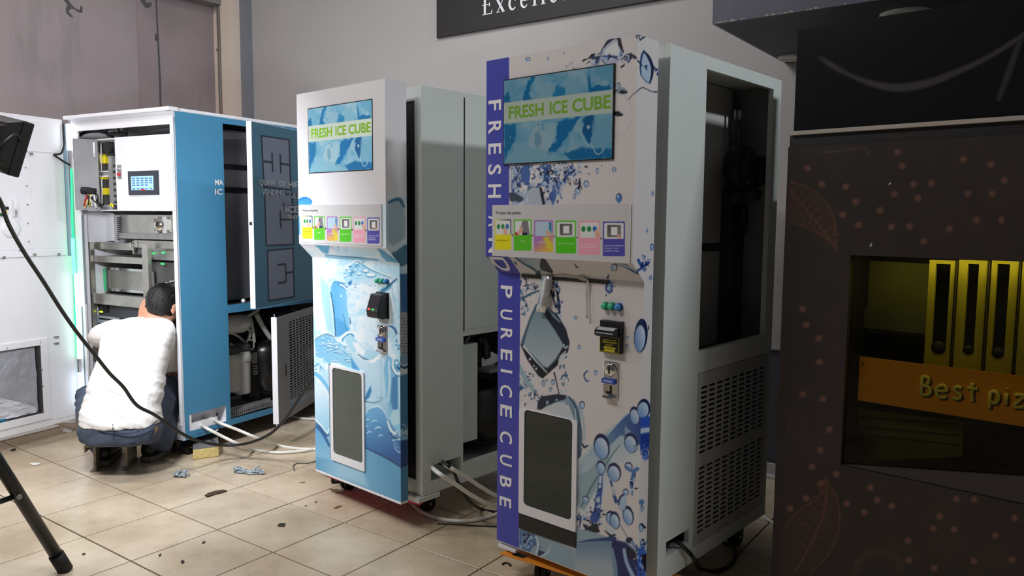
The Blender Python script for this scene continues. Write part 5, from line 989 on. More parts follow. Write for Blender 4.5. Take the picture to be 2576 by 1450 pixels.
# white front frame
ro = pr(0, 197, 318, 423, 346)
u_l = FB.fv(206, 700, 0)[0]; u_r = FB.fv(430, 420, 0)[0]; zt_o = FB.fv(310, 330, 0)[1]; zmid = FB.fv(330, 533, 0)[1]
g = G(); holes(g, 0, WBL, ZB1, ZT1, [(u_l+.02, u_r, ZB1+.10, zmid), (u_l+.02, u_r, zmid, FB.fv(300, 322, 0)[1])], 0, .012); g.build('front_frame', WHITE, B1, .001)
g = G(); g.box(u_r, u_r+.006, .012, .06, ZB1, ZT1); g.box(WBL-.03, WBL-.002, .012, .06, ZB1, ZT1); g.build('front_post', WHITE, B1)
g = G(); ul2 = FB.fv(226, 800, .05)[0]; g.box(u_l-.02, ul2, .03, .06, ZB1, FB.fv(220, 540, .05)[1]); g.build('inner_post', WHITE, B1)
for nm, y0, y1, z_ in (('post_slot', 540, 762, 0), ('post_slot', 772, 985, 0)):
    a = pr(-.0006, 206, y0, 209.5, y1); g = G(); g.box(a[0]+.012, a[1]+.012, -.0006, .0, a[2], a[3]); g.build(nm, mat('grey_slot', (.40, .46, .52), .6), B1)
# interior behind the front
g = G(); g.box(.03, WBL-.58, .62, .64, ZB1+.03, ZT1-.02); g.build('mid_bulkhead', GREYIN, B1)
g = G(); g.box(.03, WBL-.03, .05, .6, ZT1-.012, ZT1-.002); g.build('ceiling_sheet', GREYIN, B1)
pbox('top_beam', STEEL, .30, 322, 313, 440, 338, .03)
pquad('top_sheet', GREYIN, .34, [(200, 322), (300, 305), (372, 318), (372, 345), (200, 345)], .004)
TP = lambda v, L: [np.array(pq(v, [p])[0]) for p in L]
g = G(); g.tube(TP(.06, [(198, 342), (215, 333), (240, 330), (262, 333), (283, 344)]), .011, 8, 4); g.build('black_loom', RUBBER, B1)
g = G(); g.tube(TP(.09, [(268, 338), (268, 330), (274, 322), (284, 319), (294, 322), (300, 330)]), .006, 8, 4); g.build('loop_cable', RUBBER, B1)
g = G(); g.tube(TP(.05, [(272, 341), (280, 337), (300, 337), (318, 337)]), .011, 8, 4); g.build('black_loom', RUBBER, B1)
pbox('cable_clip', mat('grey_clip', (.5, .5, .5), .5), .1, 293, 317, 300, 340, .02)
# control box
cb = pr(.0, 247, 343, 431, 531)
g = G(); t_ = .006; a_ = cb; zt = a_[3]+.0; zb = a_[2]
xl = a_[0]-.14; g.box(xl, a_[1], .18, .186, zb, zt); g.box(xl, xl+t_, .014, .18, zb, zt); g.box(xl, a_[1], .014, .18, zt-t_, zt); g.box(xl, a_[1], .014, .18, zb, zb+t_); g.build('control_box', WHITE, B1)
cd = pr(-.014, 291, 341, 431, 531)
g = G(); g.box(cd[0], cd[1]+.004, -.014, -.002, cd[2], cd[3]); door = g.build('control_box_door', WHITE, B1, .002)
a_ = pr(-.016, 325, 430, 400, 491)
g = G(); g.box(a_[0], a_[1], -.024, -.014, a_[2], a_[3]); g.build('panel_bezel', mat('dark_panel_bezel', (.17, .19, .23), .3), door, .002)
b_ = (a_[0]+(a_[1]-a_[0])*.11, a_[0]+(a_[1]-a_[0])*.86, a_[2]+(a_[3]-a_[2])*.21, a_[2]+(a_[3]-a_[2])*.78)
nu, nz = 90, 70; U, Z = np.meshgrid(np.linspace(0, 1, nu), np.linspace(0, 1, nz), indexing='ij'); P = Paint(U*100, (1-Z)*70, (.58, .76, .96))
for r_ in range(5):
    for c_ in range(5):
        if (r_, c_) == (3, 4): continue
        y = 11+r_*11.5 if r_ < 4 else 64; x = 12+c_*19; P.poly([(x-6.5, y-3), (x+6.5, y-3), (x+6.5, y+3), (x-6.5, y+3)], (.12, .25, .48), 1.5); P.stroke([(x-4, y), (x+4, y)], .7, (.55, .68, .88), 1, .8, 0)
P.ell(88, 57, 7, 3.5, (.55, .75, .40)); P.poly([(0, 60.5), (100, 60.5), (100, 61.2), (0, 61.2)], (.4, .6, .85), 1)
paint_obj('touch_panel', np.stack([b_[0]+(b_[1]-b_[0])*U.ravel(), np.full(U.size, -.0246), b_[2]+(b_[3]-b_[2])*Z.ravel()], 1), nu, nz, P.C, paint_mat('lit_touch_panel', .2, .45), door)
g = G(); um = (a_[0]+a_[1])/2; g.box(um-.02, um+.02, -.0248, -.024, a_[2]+.026, a_[2]+.034); g.build('red_badge', mat('red_badge', (.70, .2, .16), .5), door)
a_ = pr(-.016, 296, 415, 305, 450)
g = G(); g.box(a_[0], a_[1], -.019, -.014, a_[2], a_[3]); g.build('latch_plate', ZINC, door); g = G(); g.box(a_[0]+.002, a_[1]-.002, -.024, -.019, a_[2]+.018, a_[2]+.034); g.build('red_latch', mat('red_latch', (.75, .10, .14), .4), door); g = G(); g.box(a_[0]-.012, a_[1]-.004, -.026, -.019, a_[3]-.026, a_[3]-.020); g.build('latch_lever', CHROME, door)
# opened flap of the control box (left), contents behind it
fl0 = FB.fv(245, 350, -.002); Pf = np.array([fl0[0], -.002]); ang = math.radians(52); wf = .232
fd = np.array([-math.cos(ang), -math.sin(ang)])
for _ in range(40):                                                 # width so that the free edge reaches x = 183
    q = Pf+fd*wf; x_, y_ = project(FB.w(q[0], q[1], 1.8)); wf += (x_-184)*.0006
zf0, zf1 = cb[2]+.003, cb[3]-.004; nf = np.array([-fd[1], fd[0]])*.006
g = G(); q = Pf+fd*wf; g.hexa([(*Pf, zf0), (*q, zf0), (*q, zf1), (*Pf, zf1)], [(*(Pf-nf), zf0), (*(q-nf), zf0), (*(q-nf), zf1), (*(Pf-nf), zf1)]); flp = g.build('control_box_flap', mat('bare_zinc_flap', (.47, .47, .48), .5, .3, .10, 9), B1, .001)
g = G(); e = Pf+fd*.02; g.cyl((*e, zf1-.11), (*e, zf1-.02), .006, n=8); g.build('hinge', WHITE, flp)
g = G(); c0 = Pf+fd*wf*.72+nf*1.6; c1 = Pf+fd*.02+nf*2; g.tube([(*c0, zf0+.12), (*((c0+c1)/2+nf), zf0+.118), (*c1, zf0+.112)], .022, 8, 3); g.build('cable_sleeve', mat('black_braid', (.07, .07, .075), .8, var=.3, scale=60), B1)
cols = ((.85, .85, .82), (.06, .06, .06), (.62, .12, .12), (.9, .8, .2), (.06, .06, .06), (.8, .8, .78), (.06, .06, .07))
r = random.Random(3)
for k in range(16):
    s = Pf+fd*wf*r.uniform(.1, .62)+nf*r.uniform(1.5, 4); e = Pf+fd*wf*r.uniform(-.2, .75)+nf*r.uniform(2, 5); c = cols[k % 7]
    g = G(); g.tube([(*s, zf0+.10), (*((s+e)/2+nf*1.5), zf0+.06+r.uniform(-.02, .02)), (*e, zf0+.012+r.uniform(0, .02))], .0035 if k % 3 else .006, 6, 4); g.build('wire', mat('wire_sheath', c, .5), B1)
g = G(); u0, u1, z0, z1 = pr(.10, 250, 352, 292, 524); g.box(cb[0]-.13, u1+.03, .172, .179, zb+.01, zt-.01); g.build('mounting_plate', mat('dark_mounting_plate', (.50, .50, .50), .5, .3), B1)
for x0, y0, x1, y1, v, nm, m in ((249, 360, 273, 430, .10, 'terminal_block', mat('dark_terminal', (.27, .26, .25), .5, var=.2, scale=60)), (252, 446, 274, 514, .10, 'terminal_block', mat('dark_terminal_low', (.25, .245, .24), .5, var=.2, scale=60)), (274, 392, 283, 516, .08, 'wire_duct', mat('grey_duct', (.60, .60, .60), .5)), (253, 394, 264.5, 411, .07, 'yellow_relay', YELLOW), (251, 388, 255, 411, .068, 'yellow_strip', YELLOW), (257, 473, 266, 490, .07, 'yellow_relay', YELLOW), (253, 446, 260, 451, .068, 'yellow_plug', YELLOW)):
    pbox(nm, m, v, x0, y0, x1, y1, .05)
for k in range(14): pbox('duct_comb', BLACK if k % 2 else ZINC, .085, 284, 408+k*7.6, 291, 412+k*7.6, .03)
for y in (430, 442): pbox('terminal_row', TXTW, .095, 249, y, 275, y+3, .01)
for v, L, rr_ in ((.06, [(254, 361), (254.5, 390), (255, 430)], .004), (.06, [(256, 452), (257, 480), (257, 514)], .004)): g = G(); g.tube(TP(v, L), rr_, 6); g.build('white_lead', TXTW, B1)
g = G(); g.tube(TP(.05, [(266, 382), (278, 381), (282, 372), (288, 366), (290, 380), (287, 392)]), .009, 8, 4); g.build('black_lead', RUBBER, B1)
g = G(); g.tube(TP(.04, [(276, 519), (280, 513), (283, 516), (284, 522)]), .005, 6, 3); g.build('yellow_lead', YELLOW, B1)
# middle: white liner, grey trunking, auger housing
pquad('liner_panel', WHITE, .20, [(200, 540), (272, 535), (285, 538), (288, 606), (208, 610)], .01)
pbox('cable_trunking', mat('grey_trunking', (.62, .62, .63), .5), .10, 287, 541, 297, 610, .04)
for k in range(12): pbox('trunking_slot', BLACK, .098, 294, 547+k*5, 299, 549.4+k*5, .01)
ah = pbox('auger_housing', STEEL, .12, 302, 541, 446, 592, .3)
pbox('housing_lip', ZINC, .10, 298, 588, 446, 602, .04)
pbox('housing_side', mat('brushed_side', (.55, .55, .55), .4, .6), .115, 302, 541, 320, 590, .01)
c = np.array(pq(.10, [(398, 566)])[0])
g = G(); g._lathe([(.02, -.05), (.045, -.05), (.05, -.03), (.05, 0), (.035, .02), (.001, .02)], c, np.array([-.7, -.7, 0])/np.linalg.norm([-.7, -.7, 0]), 20); g.build('bearing_hub', CHROME, ah)
for dx, dy in ((-9, -17), (14, -17), (-9, 17), (14, 17)): g = G(); p = np.array(pq(.08, [(403+dx, 566+dy)])[0]); g.cyl(p, p+np.array([0, .05, 0]), .008, n=8); g.build('hub_bolt', CHROME, ah)
a_ = pr(.09, 408, 545, 420, 587); g = G(); g.box(a_[0], a_[1], .09, .12, a_[2], a_[3]); g.build('hub_flange', CHROME, ah)
GLOWG = mat('green_indicator', (.20, .90, .45), .3, emit=.8)
for x, y in ((404, 592), (414, 593), (385, 638), (410, 636), (408, 664)): pbox('green_light', GLOWG, .11, x-4, y-2, x+4, y+2, .004)
# welded stainless frame
for nm, v, p in (('frame_rail', .12, (214, 610, 336, 628)), ('frame_rail', .12, (337, 606, 445, 625)), ('shelf_edge', .08, (222, 646, 362, 662)), ('shelf_edge', .07, (228, 744, 366, 770))):
    pbox(nm, STEEL, v, *p, .02, bev=.001)
for v, p in ((.06, (359, 614, 374, 790)), (.07, (219, 610, 232, 905)), (.14, (333, 606, 337, 640))): pbox('frame_post', STEEL, v, *p, .025, bev=.001)
for v, p in ((.10, (222, 650, 362)), (.09, (228, 748, 366))):
    u0, u1, z0, z1 = pr(v, p[0], p[1]-2, p[2], p[1]); g = G(); g.box(u0, u1, v, .5, z0, z1); g.build('shelf_tray', ZINC, B1)
for x, y in ((229, 613), (229, 624), (330, 612), (330, 620), (345, 611), (345, 619)): g = G(); p = np.array(pq(.119, [(x, y)])[0]); g.cyl(p, p-np.array([0, .006, 0]), .006, n=8); g.build('bolt', CHROME, B1)
ib = pbox('ice_box', STEEL, .16, 275, 680, 372, 736, .25); pbox('green_edge', mat('green_lit_edge', (.30, .80, .55), .4), .155, 260, 676, 267, 732, .02, ib); pbox('box_edge', CHROME, .15, 267, 675, 273, 733, .02, ib); pbox('box_rim', CHROME, .15, 275, 676, 372, 682, .02, ib); pbox('box_rim', CHROME, .15, 275, 730, 372, 736, .02, ib)
sc_ = pbox('scale_box', mat('dark_steel', (.38, .38, .37), .4, .5), .16, 378, 660, 452, 752, .25); pbox('mount_strip', ZINC, .15, 379, 684, 388, 745, .01, sc_)
g = G(); a, b = TP(.14, [(392, 716), (440, 708)]); g.cyl(a, b, .006, n=8); g.build('steel_rod', CHROME, sc_)
pbox('upper_right_tray', ZINC, .13, 376, 632, 446, 655, .2)
pbox('notched_plate', STEEL, .16, 378, 608, 446, 632, .004)
for x0, x1 in ((238, 256), (256, 286)): pbox('back_strip', WHITE if x0 == 256 else GREYIN, .42, x0, 630, x1, 742, .01)
pbox('side_bracket', ZINC, .15, 226, 672, 236, 735, .02)
pbox('chute_tray', mat('dark_tray', (.30, .31, .33), .5, .3), .12, 250, 770, 372, 802, .3)
pump = pbox('pump_unit', mat('dark_pump', (.16, .17, .17), .5), .13, 231, 766, 262, 800, .1); pbox('pump_motor', BLACK, .11, 258, 764, 270, 786, .05, pump); pbox('yellow_light', mat('yellow_indicator', (.85, .95, .2), .3, emit=1.0), .105, 250, 783, 257, 787, .004, pump)
gb_ = pbox('gear_box', mat('pale_casting', (.66, .70, .72), .5), .12, 240, 796, 300, 850, .2); pbox('casting_slot', BLACK, .115, 248, 802, 285, 805, .01, gb_); pbox('casting_slot', BLACK, .115, 246, 815, 290, 818, .01, gb_)
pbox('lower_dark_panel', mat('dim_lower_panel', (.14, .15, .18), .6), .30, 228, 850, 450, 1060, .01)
g = G(); a = FB.fv(425, 1092, .02); g.hexa([(a[0]-.12, .0, ZB1), (WBL, .0, ZB1), (WBL, .25, ZB1), (a[0]-.12, .25, ZB1)], [(a[0]-.12, .0, ZB1+.04), (WBL-.004, .0, ZB1+.09), (WBL-.004, .25, ZB1+.09), (a[0]-.12, .25, ZB1+.04)]); g.build('front_sill', WHITE, B1)
# LED strip down the left post
def led(nm, pts, r_, col, e, v=-.02):
    g = G(); g.tube(TP(v, pts), r_, 8); return g.build(nm, mat(nm, col, .3, emit=e), B1)
led('white_led', [(171, 312), (174, 378)], .013, (.95, 1, 1), 3.0)
led('green_led', [(179, 425), (182, 560), (186, 650), (190, 800), (194, 900)], .006, (.12, .92, .55), 1.1, -.012)
led('mint_led', [(183, 600), (187, 690)], .011, (.45, 1, .80), 1.3)
led('white_led', [(191, 690), (196, 790), (199, 903)], .012, (.88, 1, .95), 2.2)
led('blue_white_led', [(200, 938), (204, 1020)], .012, (.85, .92, 1), 2.4)
pbox('led_channel', mat('led_channel_pale', (.72, .84, .90), .4), -.006, 168, 312, 182, 1040, .006)
# ------------------------------------------------------------------ hinged leaves on the blue side
VH = 1.25
def leaf(nm, th, vfree, zlo, zhi, out_m, thick=.028):
    """Frame-like mapping for a door hinged at v=VH; returns map (s along leaf from free edge, t outward, z)"""
    L = VH-vfree; c, s_ = math.cos(th), math.sin(th)
    hx, hy = WBL+.004, VH
    def M(s, t, z):
        d = L-s; return (hx+d*s_+t*c, hy-d*c+t*s_, z)
    return L, M
thU, thL = math.radians(13.6), math.radians(22.3)
LU, MU = leaf('upper', thU, uo[0], uo[2], uo[3], None)
zu0, zu1 = uo[2]-.012, uo[3]+.006
g = G(); g.hexa([MU(0, 0, zu0), MU(LU, 0, zu0), MU(LU, 0, zu1), MU(0, 0, zu1)], [MU(0, -.035, zu0), MU(LU, -.035, zu0), MU(LU, -.035, zu1), MU(0, -.035, zu1)]); ud = g.build('side_door', WHITE, B1); ud['label'] = 'upper dark blue side door with big block letters'
g = G(); g.hexa([MU(.003, .0008, zu0+.002), MU(LU, .0008, zu0+.002), MU(LU, .0008, zu1-.002), MU(.003, .0008, zu1-.002)], [MU(.003, -.001, zu0+.002), MU(LU, -.001, zu0+.002), MU(LU, -.001, zu1-.002), MU(.003, -.001, zu1-.002)]); g.build('dark_blue_film', BLUED, ud)
g = G(); g.hexa([MU(-.002, .0, .0)[:2]+(FB.fu(642, 543, WBL)[1]-.0+.0,), MU(.0, .0, 0)[:2]+(1.38,), MU(.0, .0, 0)[:2]+(1.40,), MU(-.002, 0, 0)[:2]+(1.40,)], [MU(-.002, -.02, 0)[:2]+(1.38,), MU(0, -.02, 0)[:2]+(1.38,), MU(0, -.02, 0)[:2]+(1.40,), MU(-.002, -.02, 0)[:2]+(1.40,)]) if False else g.hexa([MU(-.003, -.008, 1.385), MU(0, -.008, 1.385), MU(0, -.008, 1.405), MU(-.003, -.008, 1.405)], [MU(-.003, -.026, 1.385), MU(0, -.026, 1.385), MU(0, -.026, 1.405), MU(-.003, -.026, 1.405)]); g.build('latch', CHROME, ud)
# leaf plane: pixel -> (s, z)
nU = np.array(FB.w(*MU(0, 1, 0)[:2], 0))-np.array(FB.w(*MU(0, 0, 0)[:2], 0)); oU = FB.w(*MU(0, .001, 0)[:2], 0); aU = np.array(FB.w(*MU(1, 0, 0)[:2], 0))-np.array(FB.w(*MU(0, 0, 0)[:2], 0))
def upx(px, py):
    d = ray(px, py); t = ((oU-CAMP)@nU)/(d@nU); q = CAMP+d*t; return float((q-oU)@aU), float(q[2])
def plate(nm, pts, m, t0, par):
    g = G(); A = [MU(*(lambda a: (a[0], t0, a[1]))(upx(x, y))) for x, y in pts]; B = [MU(*(lambda a: (a[0], .0008, a[1]))(upx(x, y))) for x, y in pts]; n = len(A)
    g.add(A+B, [tuple(range(n))]+[(i, (i+1) % n, n+(i+1) % n, n+i) for i in range(n)]); return g.build(nm, m, par)
LTR = {1: [(660, 344), (725, 354), (729, 476), (666, 468)], 2: [(668, 492), (732, 491), (736, 613), (672, 616)], 3: [(675, 633), (735, 627), (738, 745), (678, 755)]}
def grow(P, k):
    c = np.mean(P, 0); return [tuple(c+(np.array(p)-c)*(1+np.array(k))) for p in P]
for k, P_ in LTR.items():
    plate('letter_outline', grow(P_, (.13, .07)), NAVY, .0014, ud); plate('letter_fill', P_, GREYPR, .0020, ud)
def qd(P_, x, y):
    (a, b, c, d) = [np.array(p, float) for p in P_]; return tuple((a*(1-x)+b*x)*(1-y)+(d*(1-x)+c*x)*y)
def groove(P_, pts, w_):
    g = G()
    for i in range(len(pts)-1):
        (x0, y0), (x1, y1) = pts[i], pts[i+1]; dx, dy = (w_[0], 0) if abs(y1-y0)*4 > abs(x1-x0) else (0, w_[1])
        Q = [qd(P_, x0-dx, y0-dy), qd(P_, x1-dx, y1-dy) if dx else qd(P_, x1, y1-dy), qd(P_, x1+dx, y1+dy), qd(P_, x0+dx, y0+dy) if dx else qd(P_, x0, y0+dy)]
        A = [MU(*(lambda a: (a[0], .0024, a[1]))(upx(x, y))) for x, y in Q]; g.add(A, [(0, 1, 2, 3)])
    g.build('letter_groove', NAVY, ud)
groove(LTR[1], [(0, .50), (.34, .50)], (.03, .022)); groove(LTR[1], [(.34, .30), (.34, .70)], (.03, .022)); groove(LTR[1], [(.66, .50), (1, .50)], (.03, .022)); groove(LTR[1], [(.66, .30), (.66, .70)], (.03, .022))
groove(LTR[2], [(.55, .5), (1, .5)], (.03, .022)); groove(LTR[2], [(.55, .32), (.55, .68)], (.03, .022))
groove(LTR[3], [(.35, .30), (.70, .30)], (.03, .022)); groove(LTR[3], [(.70, .30), (.70, .68)], (.03, .022)); groove(LTR[3], [(.35, .68), (.70, .68)], (.03, .022)); groove(LTR[3], [(.70, .49), (1, .49)], (.03, .022))
def utext(nm, txt, m, x0, y0, x1, y1, bold, slant=0, t=.003):
    s0, za = upx(x0, y1); s1, zb = upx(x1, y1); _, zc = upx(x0, y0)
    text_mesh(nm, txt, m, ud, lambda x, y, h: MU(s0+(s1-s0)*(x+slant*y), t, za+(zb-za)*x+(zc-za)*y), bold)
LTXT = mat('pale_grey_print', (.62, .64, .68), .5); GTX = mat('mid_grey_print', (.48, .52, .58), .5)
utext('lettering', 'QUINA', LTXT, 652, 452, 692, 469, .035); utext('lettering', 'DE', LTXT, 702, 456, 717, 470, .035); utext('lettering', 'HIELO', LTXT, 726, 457, 766, 472, .035)
utext('lettering', 'VENDING', LTXT, 658, 477, 716, 492, .035); utext('lettering', '24H', GTX, 720, 479, 762, 508, .02)
utext('lettering', 'by', NAVY, 709, 508, 716, 521, 0, .2); utext('lettering', 'ICE', NAVY, 715, 516, 752, 538, .09, 0, .0026); utext('lettering', 'ICE', LTXT, 717, 518, 750, 536, .045); utext('lettering', 'fast', LTXT, 718, 538, 747, 551, .02, .25)
def stext(txt, x0, y0, x1, y1):
    for m, b_, e in ((NAVY, .06, .0005), (TXTW, .02, .0012)):
        (v0, za), (v1, zb), (_, zc) = FB.fu(x0, y1, WBL), FB.fu(x1, y1, WBL), FB.fu(x0, y0, WBL)
        text_mesh('lettering', txt, m, B1, lambda x, y, h: (WBL+e, v0+(v1-v0)*x, za+(zb-za)*x+(zc-za)*y), b_)
stext('MA', 541, 452, 561, 466); stext('IC', 541, 476, 560, 490)
# lower grille leaf
LL, ML = leaf('lower', thL, lo[0], 0, 0, None); zl0, zl1 = lo[2]-.0, lo[3]-.01
GREYD = mat('grey_grille_coat', (.50, .51, .52), .5)
g = G(); g.hexa([ML(0, 0, zl0), ML(.012, 0, zl0), ML(.012, 0, zl1), ML(0, 0, zl1)], [ML(0, -.035, zl0), ML(.012, -.035, zl0), ML(.012, -.035, zl1), ML(0, -.035, zl1)]); ld = g.build('grille_door', WHITE, B1); ld['label'] = 'lower grey grille door swung open'
ss_ = [.004, .185]; nc = 13; wc = (LL-.03-.185)/nc
for k in range(nc): ss_ += [.185+wc*k+wc*.14, .185+wc*(k+1)] if k else [.185+wc]
zs_ = [zl0]; z = zl0+.055; nr = 34; dz = (zl1-.045-z)/nr
for k in range(nr): zs_ += [z+dz*k, z+dz*k+dz*.58]
zs_.append(zl1); ss_.append(LL)
g = G(); grid_panel(g, ss_, zs_, lambda i, j: not (i >= 1 and i % 2 == 1 and i < len(ss_)-2 and j % 2 == 1), 0, .002, lambda s, v, z: ML(s, -v, z)); g.build('slotted_sheet', GREYD, ld)
hz = (zl0+zl1)/2; g = G(); g.hexa([ML(.105, .0012, hz-.065), ML(.14, .0012, hz-.065), ML(.14, .0012, hz+.03), ML(.105, .0012, hz+.03)], [ML(.105, 0, hz-.065), ML(.14, 0, hz-.065), ML(.14, 0, hz+.03), ML(.105, 0, hz+.03)]); hp = g.build('handle_plate', ZINC, ld)
g = G(); g.hexa([ML(.116, .0016, hz-.05), ML(.129, .0016, hz-.05), ML(.129, .0016, hz+.018), ML(.116, .0016, hz+.018)], [ML(.116, .0, hz-.05), ML(.129, .0, hz-.05), ML(.129, .0, hz+.018), ML(.116, .0, hz+.018)]); g.build('handle_slot', BLACK, hp)
g = G(); p = np.array(ML(.006, -.017, 0)); g.cyl((p[0], p[1], zl1), (p[0], p[1], zl1+.018), .004, n=8); g.build('hinge_pin', CHROME, ld)
g = G(); g.cyl((p[0], p[1], zl0-.016), (p[0], p[1], zl0), .004, n=8); g.build('hinge_pin', CHROME, ld)
# inside the upper side opening: the insulated drum with its two black bands
DRM = mat('grey_drum_foil', (.40, .40, .41), .55, .1, .10, 5)
U_ = WBL-.16
g = G(); prof_ = [(U_-.05, uo[0]-.12), (U_+.03, uo[0]+.06), (U_+.045, uo[0]+.16), (U_+.045, uo[0]+.30), (U_+.03, uo[1]-.3), (U_-.04, uo[1]-.02)]
P0 = [(u, v, uo[2]+.012) for u, v in prof_]+[(U_-.35, uo[1], uo[2]+.012), (U_-.35, uo[0]-.1, uo[2]+.012)]
g.prism(P0, (0, 0, uo[3]-uo[2]-.03)); dr = g.build('ice_drum', DRM, B1, .004)
for ya, yb in ((415, 428), (472, 486)):
    zc1, zc0 = FB.fu(600, ya, U_+.045)[1], FB.fu(600, yb, U_+.045)[1]; g = G()
    P1 = [(u+.002, v, zc0) for u, v in prof_]+[(U_-.06, uo[1]-.03, zc0), (U_-.06, uo[0]-.1, zc0)]; g.prism(P1, (0, 0, zc1-zc0)); g.build('black_band', GASKET, dr)
g = G(); g.box(WBL-.45, WBL-.03, uo[0]-.1, uo[1]+.05, uo[2]-.03, uo[2]-.008); g.build('deck_panel', GREYIN, B1)
g = G(); p = FB.fu(612, 752, WBL-.06); g.ball((WBL-.06, p[0], uo[2]+.008), .014, 10, 6); g.build('white_plug', WHITE, B1)
# plant behind the lower opening
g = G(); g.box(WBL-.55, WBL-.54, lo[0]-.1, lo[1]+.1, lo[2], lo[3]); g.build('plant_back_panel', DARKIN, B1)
s1 = side_pt(FB, WBL-.16)
def filt(px, ytop, ybot, r_, nm='water_filter'):
    a, b = np.array(s1(px, ytop)), np.array(s1(px, ybot)); b[1] = a[1]; b[2] = max(b[2], lo[2]+.03)
    g = G(); L_ = a[2]-b[2]; g._lathe([(.001, 0), (r_*.86, 0), (r_*.9, .01), (r_*.96, L_*.72), (r_*.97, L_*.73), (r_*1.08, L_*.74), (r_*1.1, L_*.86), (r_*.9, L_*.97), (.001, L_)], b, np.array([0, 0, 1.]), 24); f_ = g.build(nm, WFILT, B1)
    g = G(); g._lathe([(r_*1.0, L_), (r_*1.02, L_+.03), (r_*.5, L_+.05), (.001, L_+.05)], b, np.array([0, 0, 1.]), 20); g.build('filter_head', mat('dark_filter_head', (.25, .25, .25), .5), f_)
filt(607, 880, 990, .058); filt(583, 888, 985, .052)
a, b = np.array(s1(570, 818)), np.array(s1(618, 822)); b[2] = a[2]-.005; g = G(); d_ = b-a; L_ = np.linalg.norm(d_); g._lathe([(.001, -.05), (.05, -.05), (.062, 0), (.062, L_*.8), (.05, L_), (.03, L_+.012), (.03, L_+.03), (.001, L_+.03)], a, d_/L_, 24); g.build('membrane_housing', WFILT, B1)
for L, r_ in (([(576, 800), (600, 802), (622, 796), (640, 786), (650, 778)], .012), ([(628, 798), (632, 810), (635, 826), (638, 845), (640, 862)], .011), ([(618, 826), (628, 832), (628, 848), (620, 862), (624, 872)], .009), ([(576, 838), (590, 842), (606, 852), (618, 866)], .008), ([(580, 866), (598, 874), (612, 868), (624, 856), (640, 858)], .007), ([(625, 872), (632, 880), (638, 874), (638, 862)], .006), ([(644, 790), (660, 820), (680, 850), (692, 866)], .017), ([(590, 880), (604, 870), (618, 868)], .006)):
    g = G(); g.tube([s1(*p) for p in L], r_, 8, 4); g.build('white_tube', mat('dull_white_tube', (.72, .72, .70), .5), B1)
s2 = side_pt(FB, WBL-.22)
c = np.array(s2(672, 930)); c[2] = lo[2]+.06
g = G(); g._lathe([(.001, 0), (.13, 0), (.15, .03), (.155, .30), (.13, .36), (.001, .38)], c, np.array([0, 0, 1.]), 28); cp = g.build('compressor', mat('black_compressor_shell', (.05, .05, .06), .28), B1)
p = np.array(s1(671, 918)); g = G(); g.box(p[0]-.004, p[0], p[1]-.018, p[1]+.018, p[2]-.022, p[2]+.022); g.build('white_sticker', TXTW, cp)
g = G(); g.tube([s1(653, 886), s1(658, 900), s1(661, 930), s1(664, 960), s1(668, 972), s1(672, 966)], .0085, 8, 4); g.build('copper_pipe', COPPER, B1)
p = np.array(s1(640, 915)); g = G(); g.box(p[0]-.08, p[0], p[1]-.05, p[1]+.04, lo[2]+.03, p[2]+.10); fm = g.build('fan_motor', mat('black_motor', (.06, .06, .065), .4), B1, .004)
for k in range(4): g = G(); g.box(p[0], p[0]+.008, p[1]-.022, p[1]+.022, p[2]-.075+k*.018, p[2]-.065+k*.018); g.build('motor_fin', ZINC, fm)
g = G(); g.box(p[0], p[0]+.004, p[1]-.022, p[1]+.022, p[2]+.0, p[2]+.075); g.build('motor_window', ZINC, fm)
p = np.array(s2(720, 806)); g = G(); g.ball((p[0]-.05, p[1], p[2]), .15, 20, 14, (.6, 1, .8)); g.build('pressure_tank', mat('navy_tank', (.05, .07, .18), .35), B1)
g = G(); a = FB.fu(590, 1042, WBL-.05); b = FB.fu(682, 1012, WBL-.05); z0_ = lo[2]+.0
for k in range(20): v = a[0]+(b[0]-a[0])*k/19; g.box(WBL-.075, WBL-.045, v, v+(b[0]-a[0])/40, z0_+.004, z0_+.035)
o = g.build('coil_fins', ZINC, B1); o['kind'] = 'stuff'
g = G(); g.box(WBL-.09, WBL-.075, a[0], b[0]+.02, z0_, z0_+.045); g.box(WBL-.09, WBL-.04, a[0], b[0]+.02, z0_+.0, z0_+.004); g.build('coil_tray', ZINC, B1)
# hose recess
q = .004; g = G(); g.box(WBL-.09, WBL-.09+q, hr[0], hr[1], hr[2], hr[3]); g.box(WBL-.09, WBL-.004, hr[0]-q, hr[0], hr[2], hr[3]); g.box(WBL-.09, WBL-.004, hr[1], hr[1]+q, hr[2], hr[3]); g.box(WBL-.09, WBL-.004, hr[0], hr[1], hr[2]-q, hr[2]); g.box(WBL-.09, WBL-.004, hr[0], hr[1], hr[3], hr[3]+q); g.build('hose_recess', WHITE, B1)
p = np.array(side_pt(FB, WBL-.084)(549, 1042)); g = G(); g.cyl(p-np.array([.002, 0, 0]), p+np.array([.003, 0, 0]), .013, n=16); g.build('knockout_hole', BLACK, B1)
p = np.array(side_pt(FB, WBL-.084)(561, 1042)); g = G(); g.box(p[0]-.002, p[0]+.003, p[1]-.005, p[1]+.005, p[2]-.025, p[2]+.025); g.build('slot_hole', BLACK, B1)
for u, v in ((WBL-.075, .085), (.1, .09), (WBL-.1, 1.36), (.1, 1.36)): caster(B1, u, v, .042, .25, ZB1)

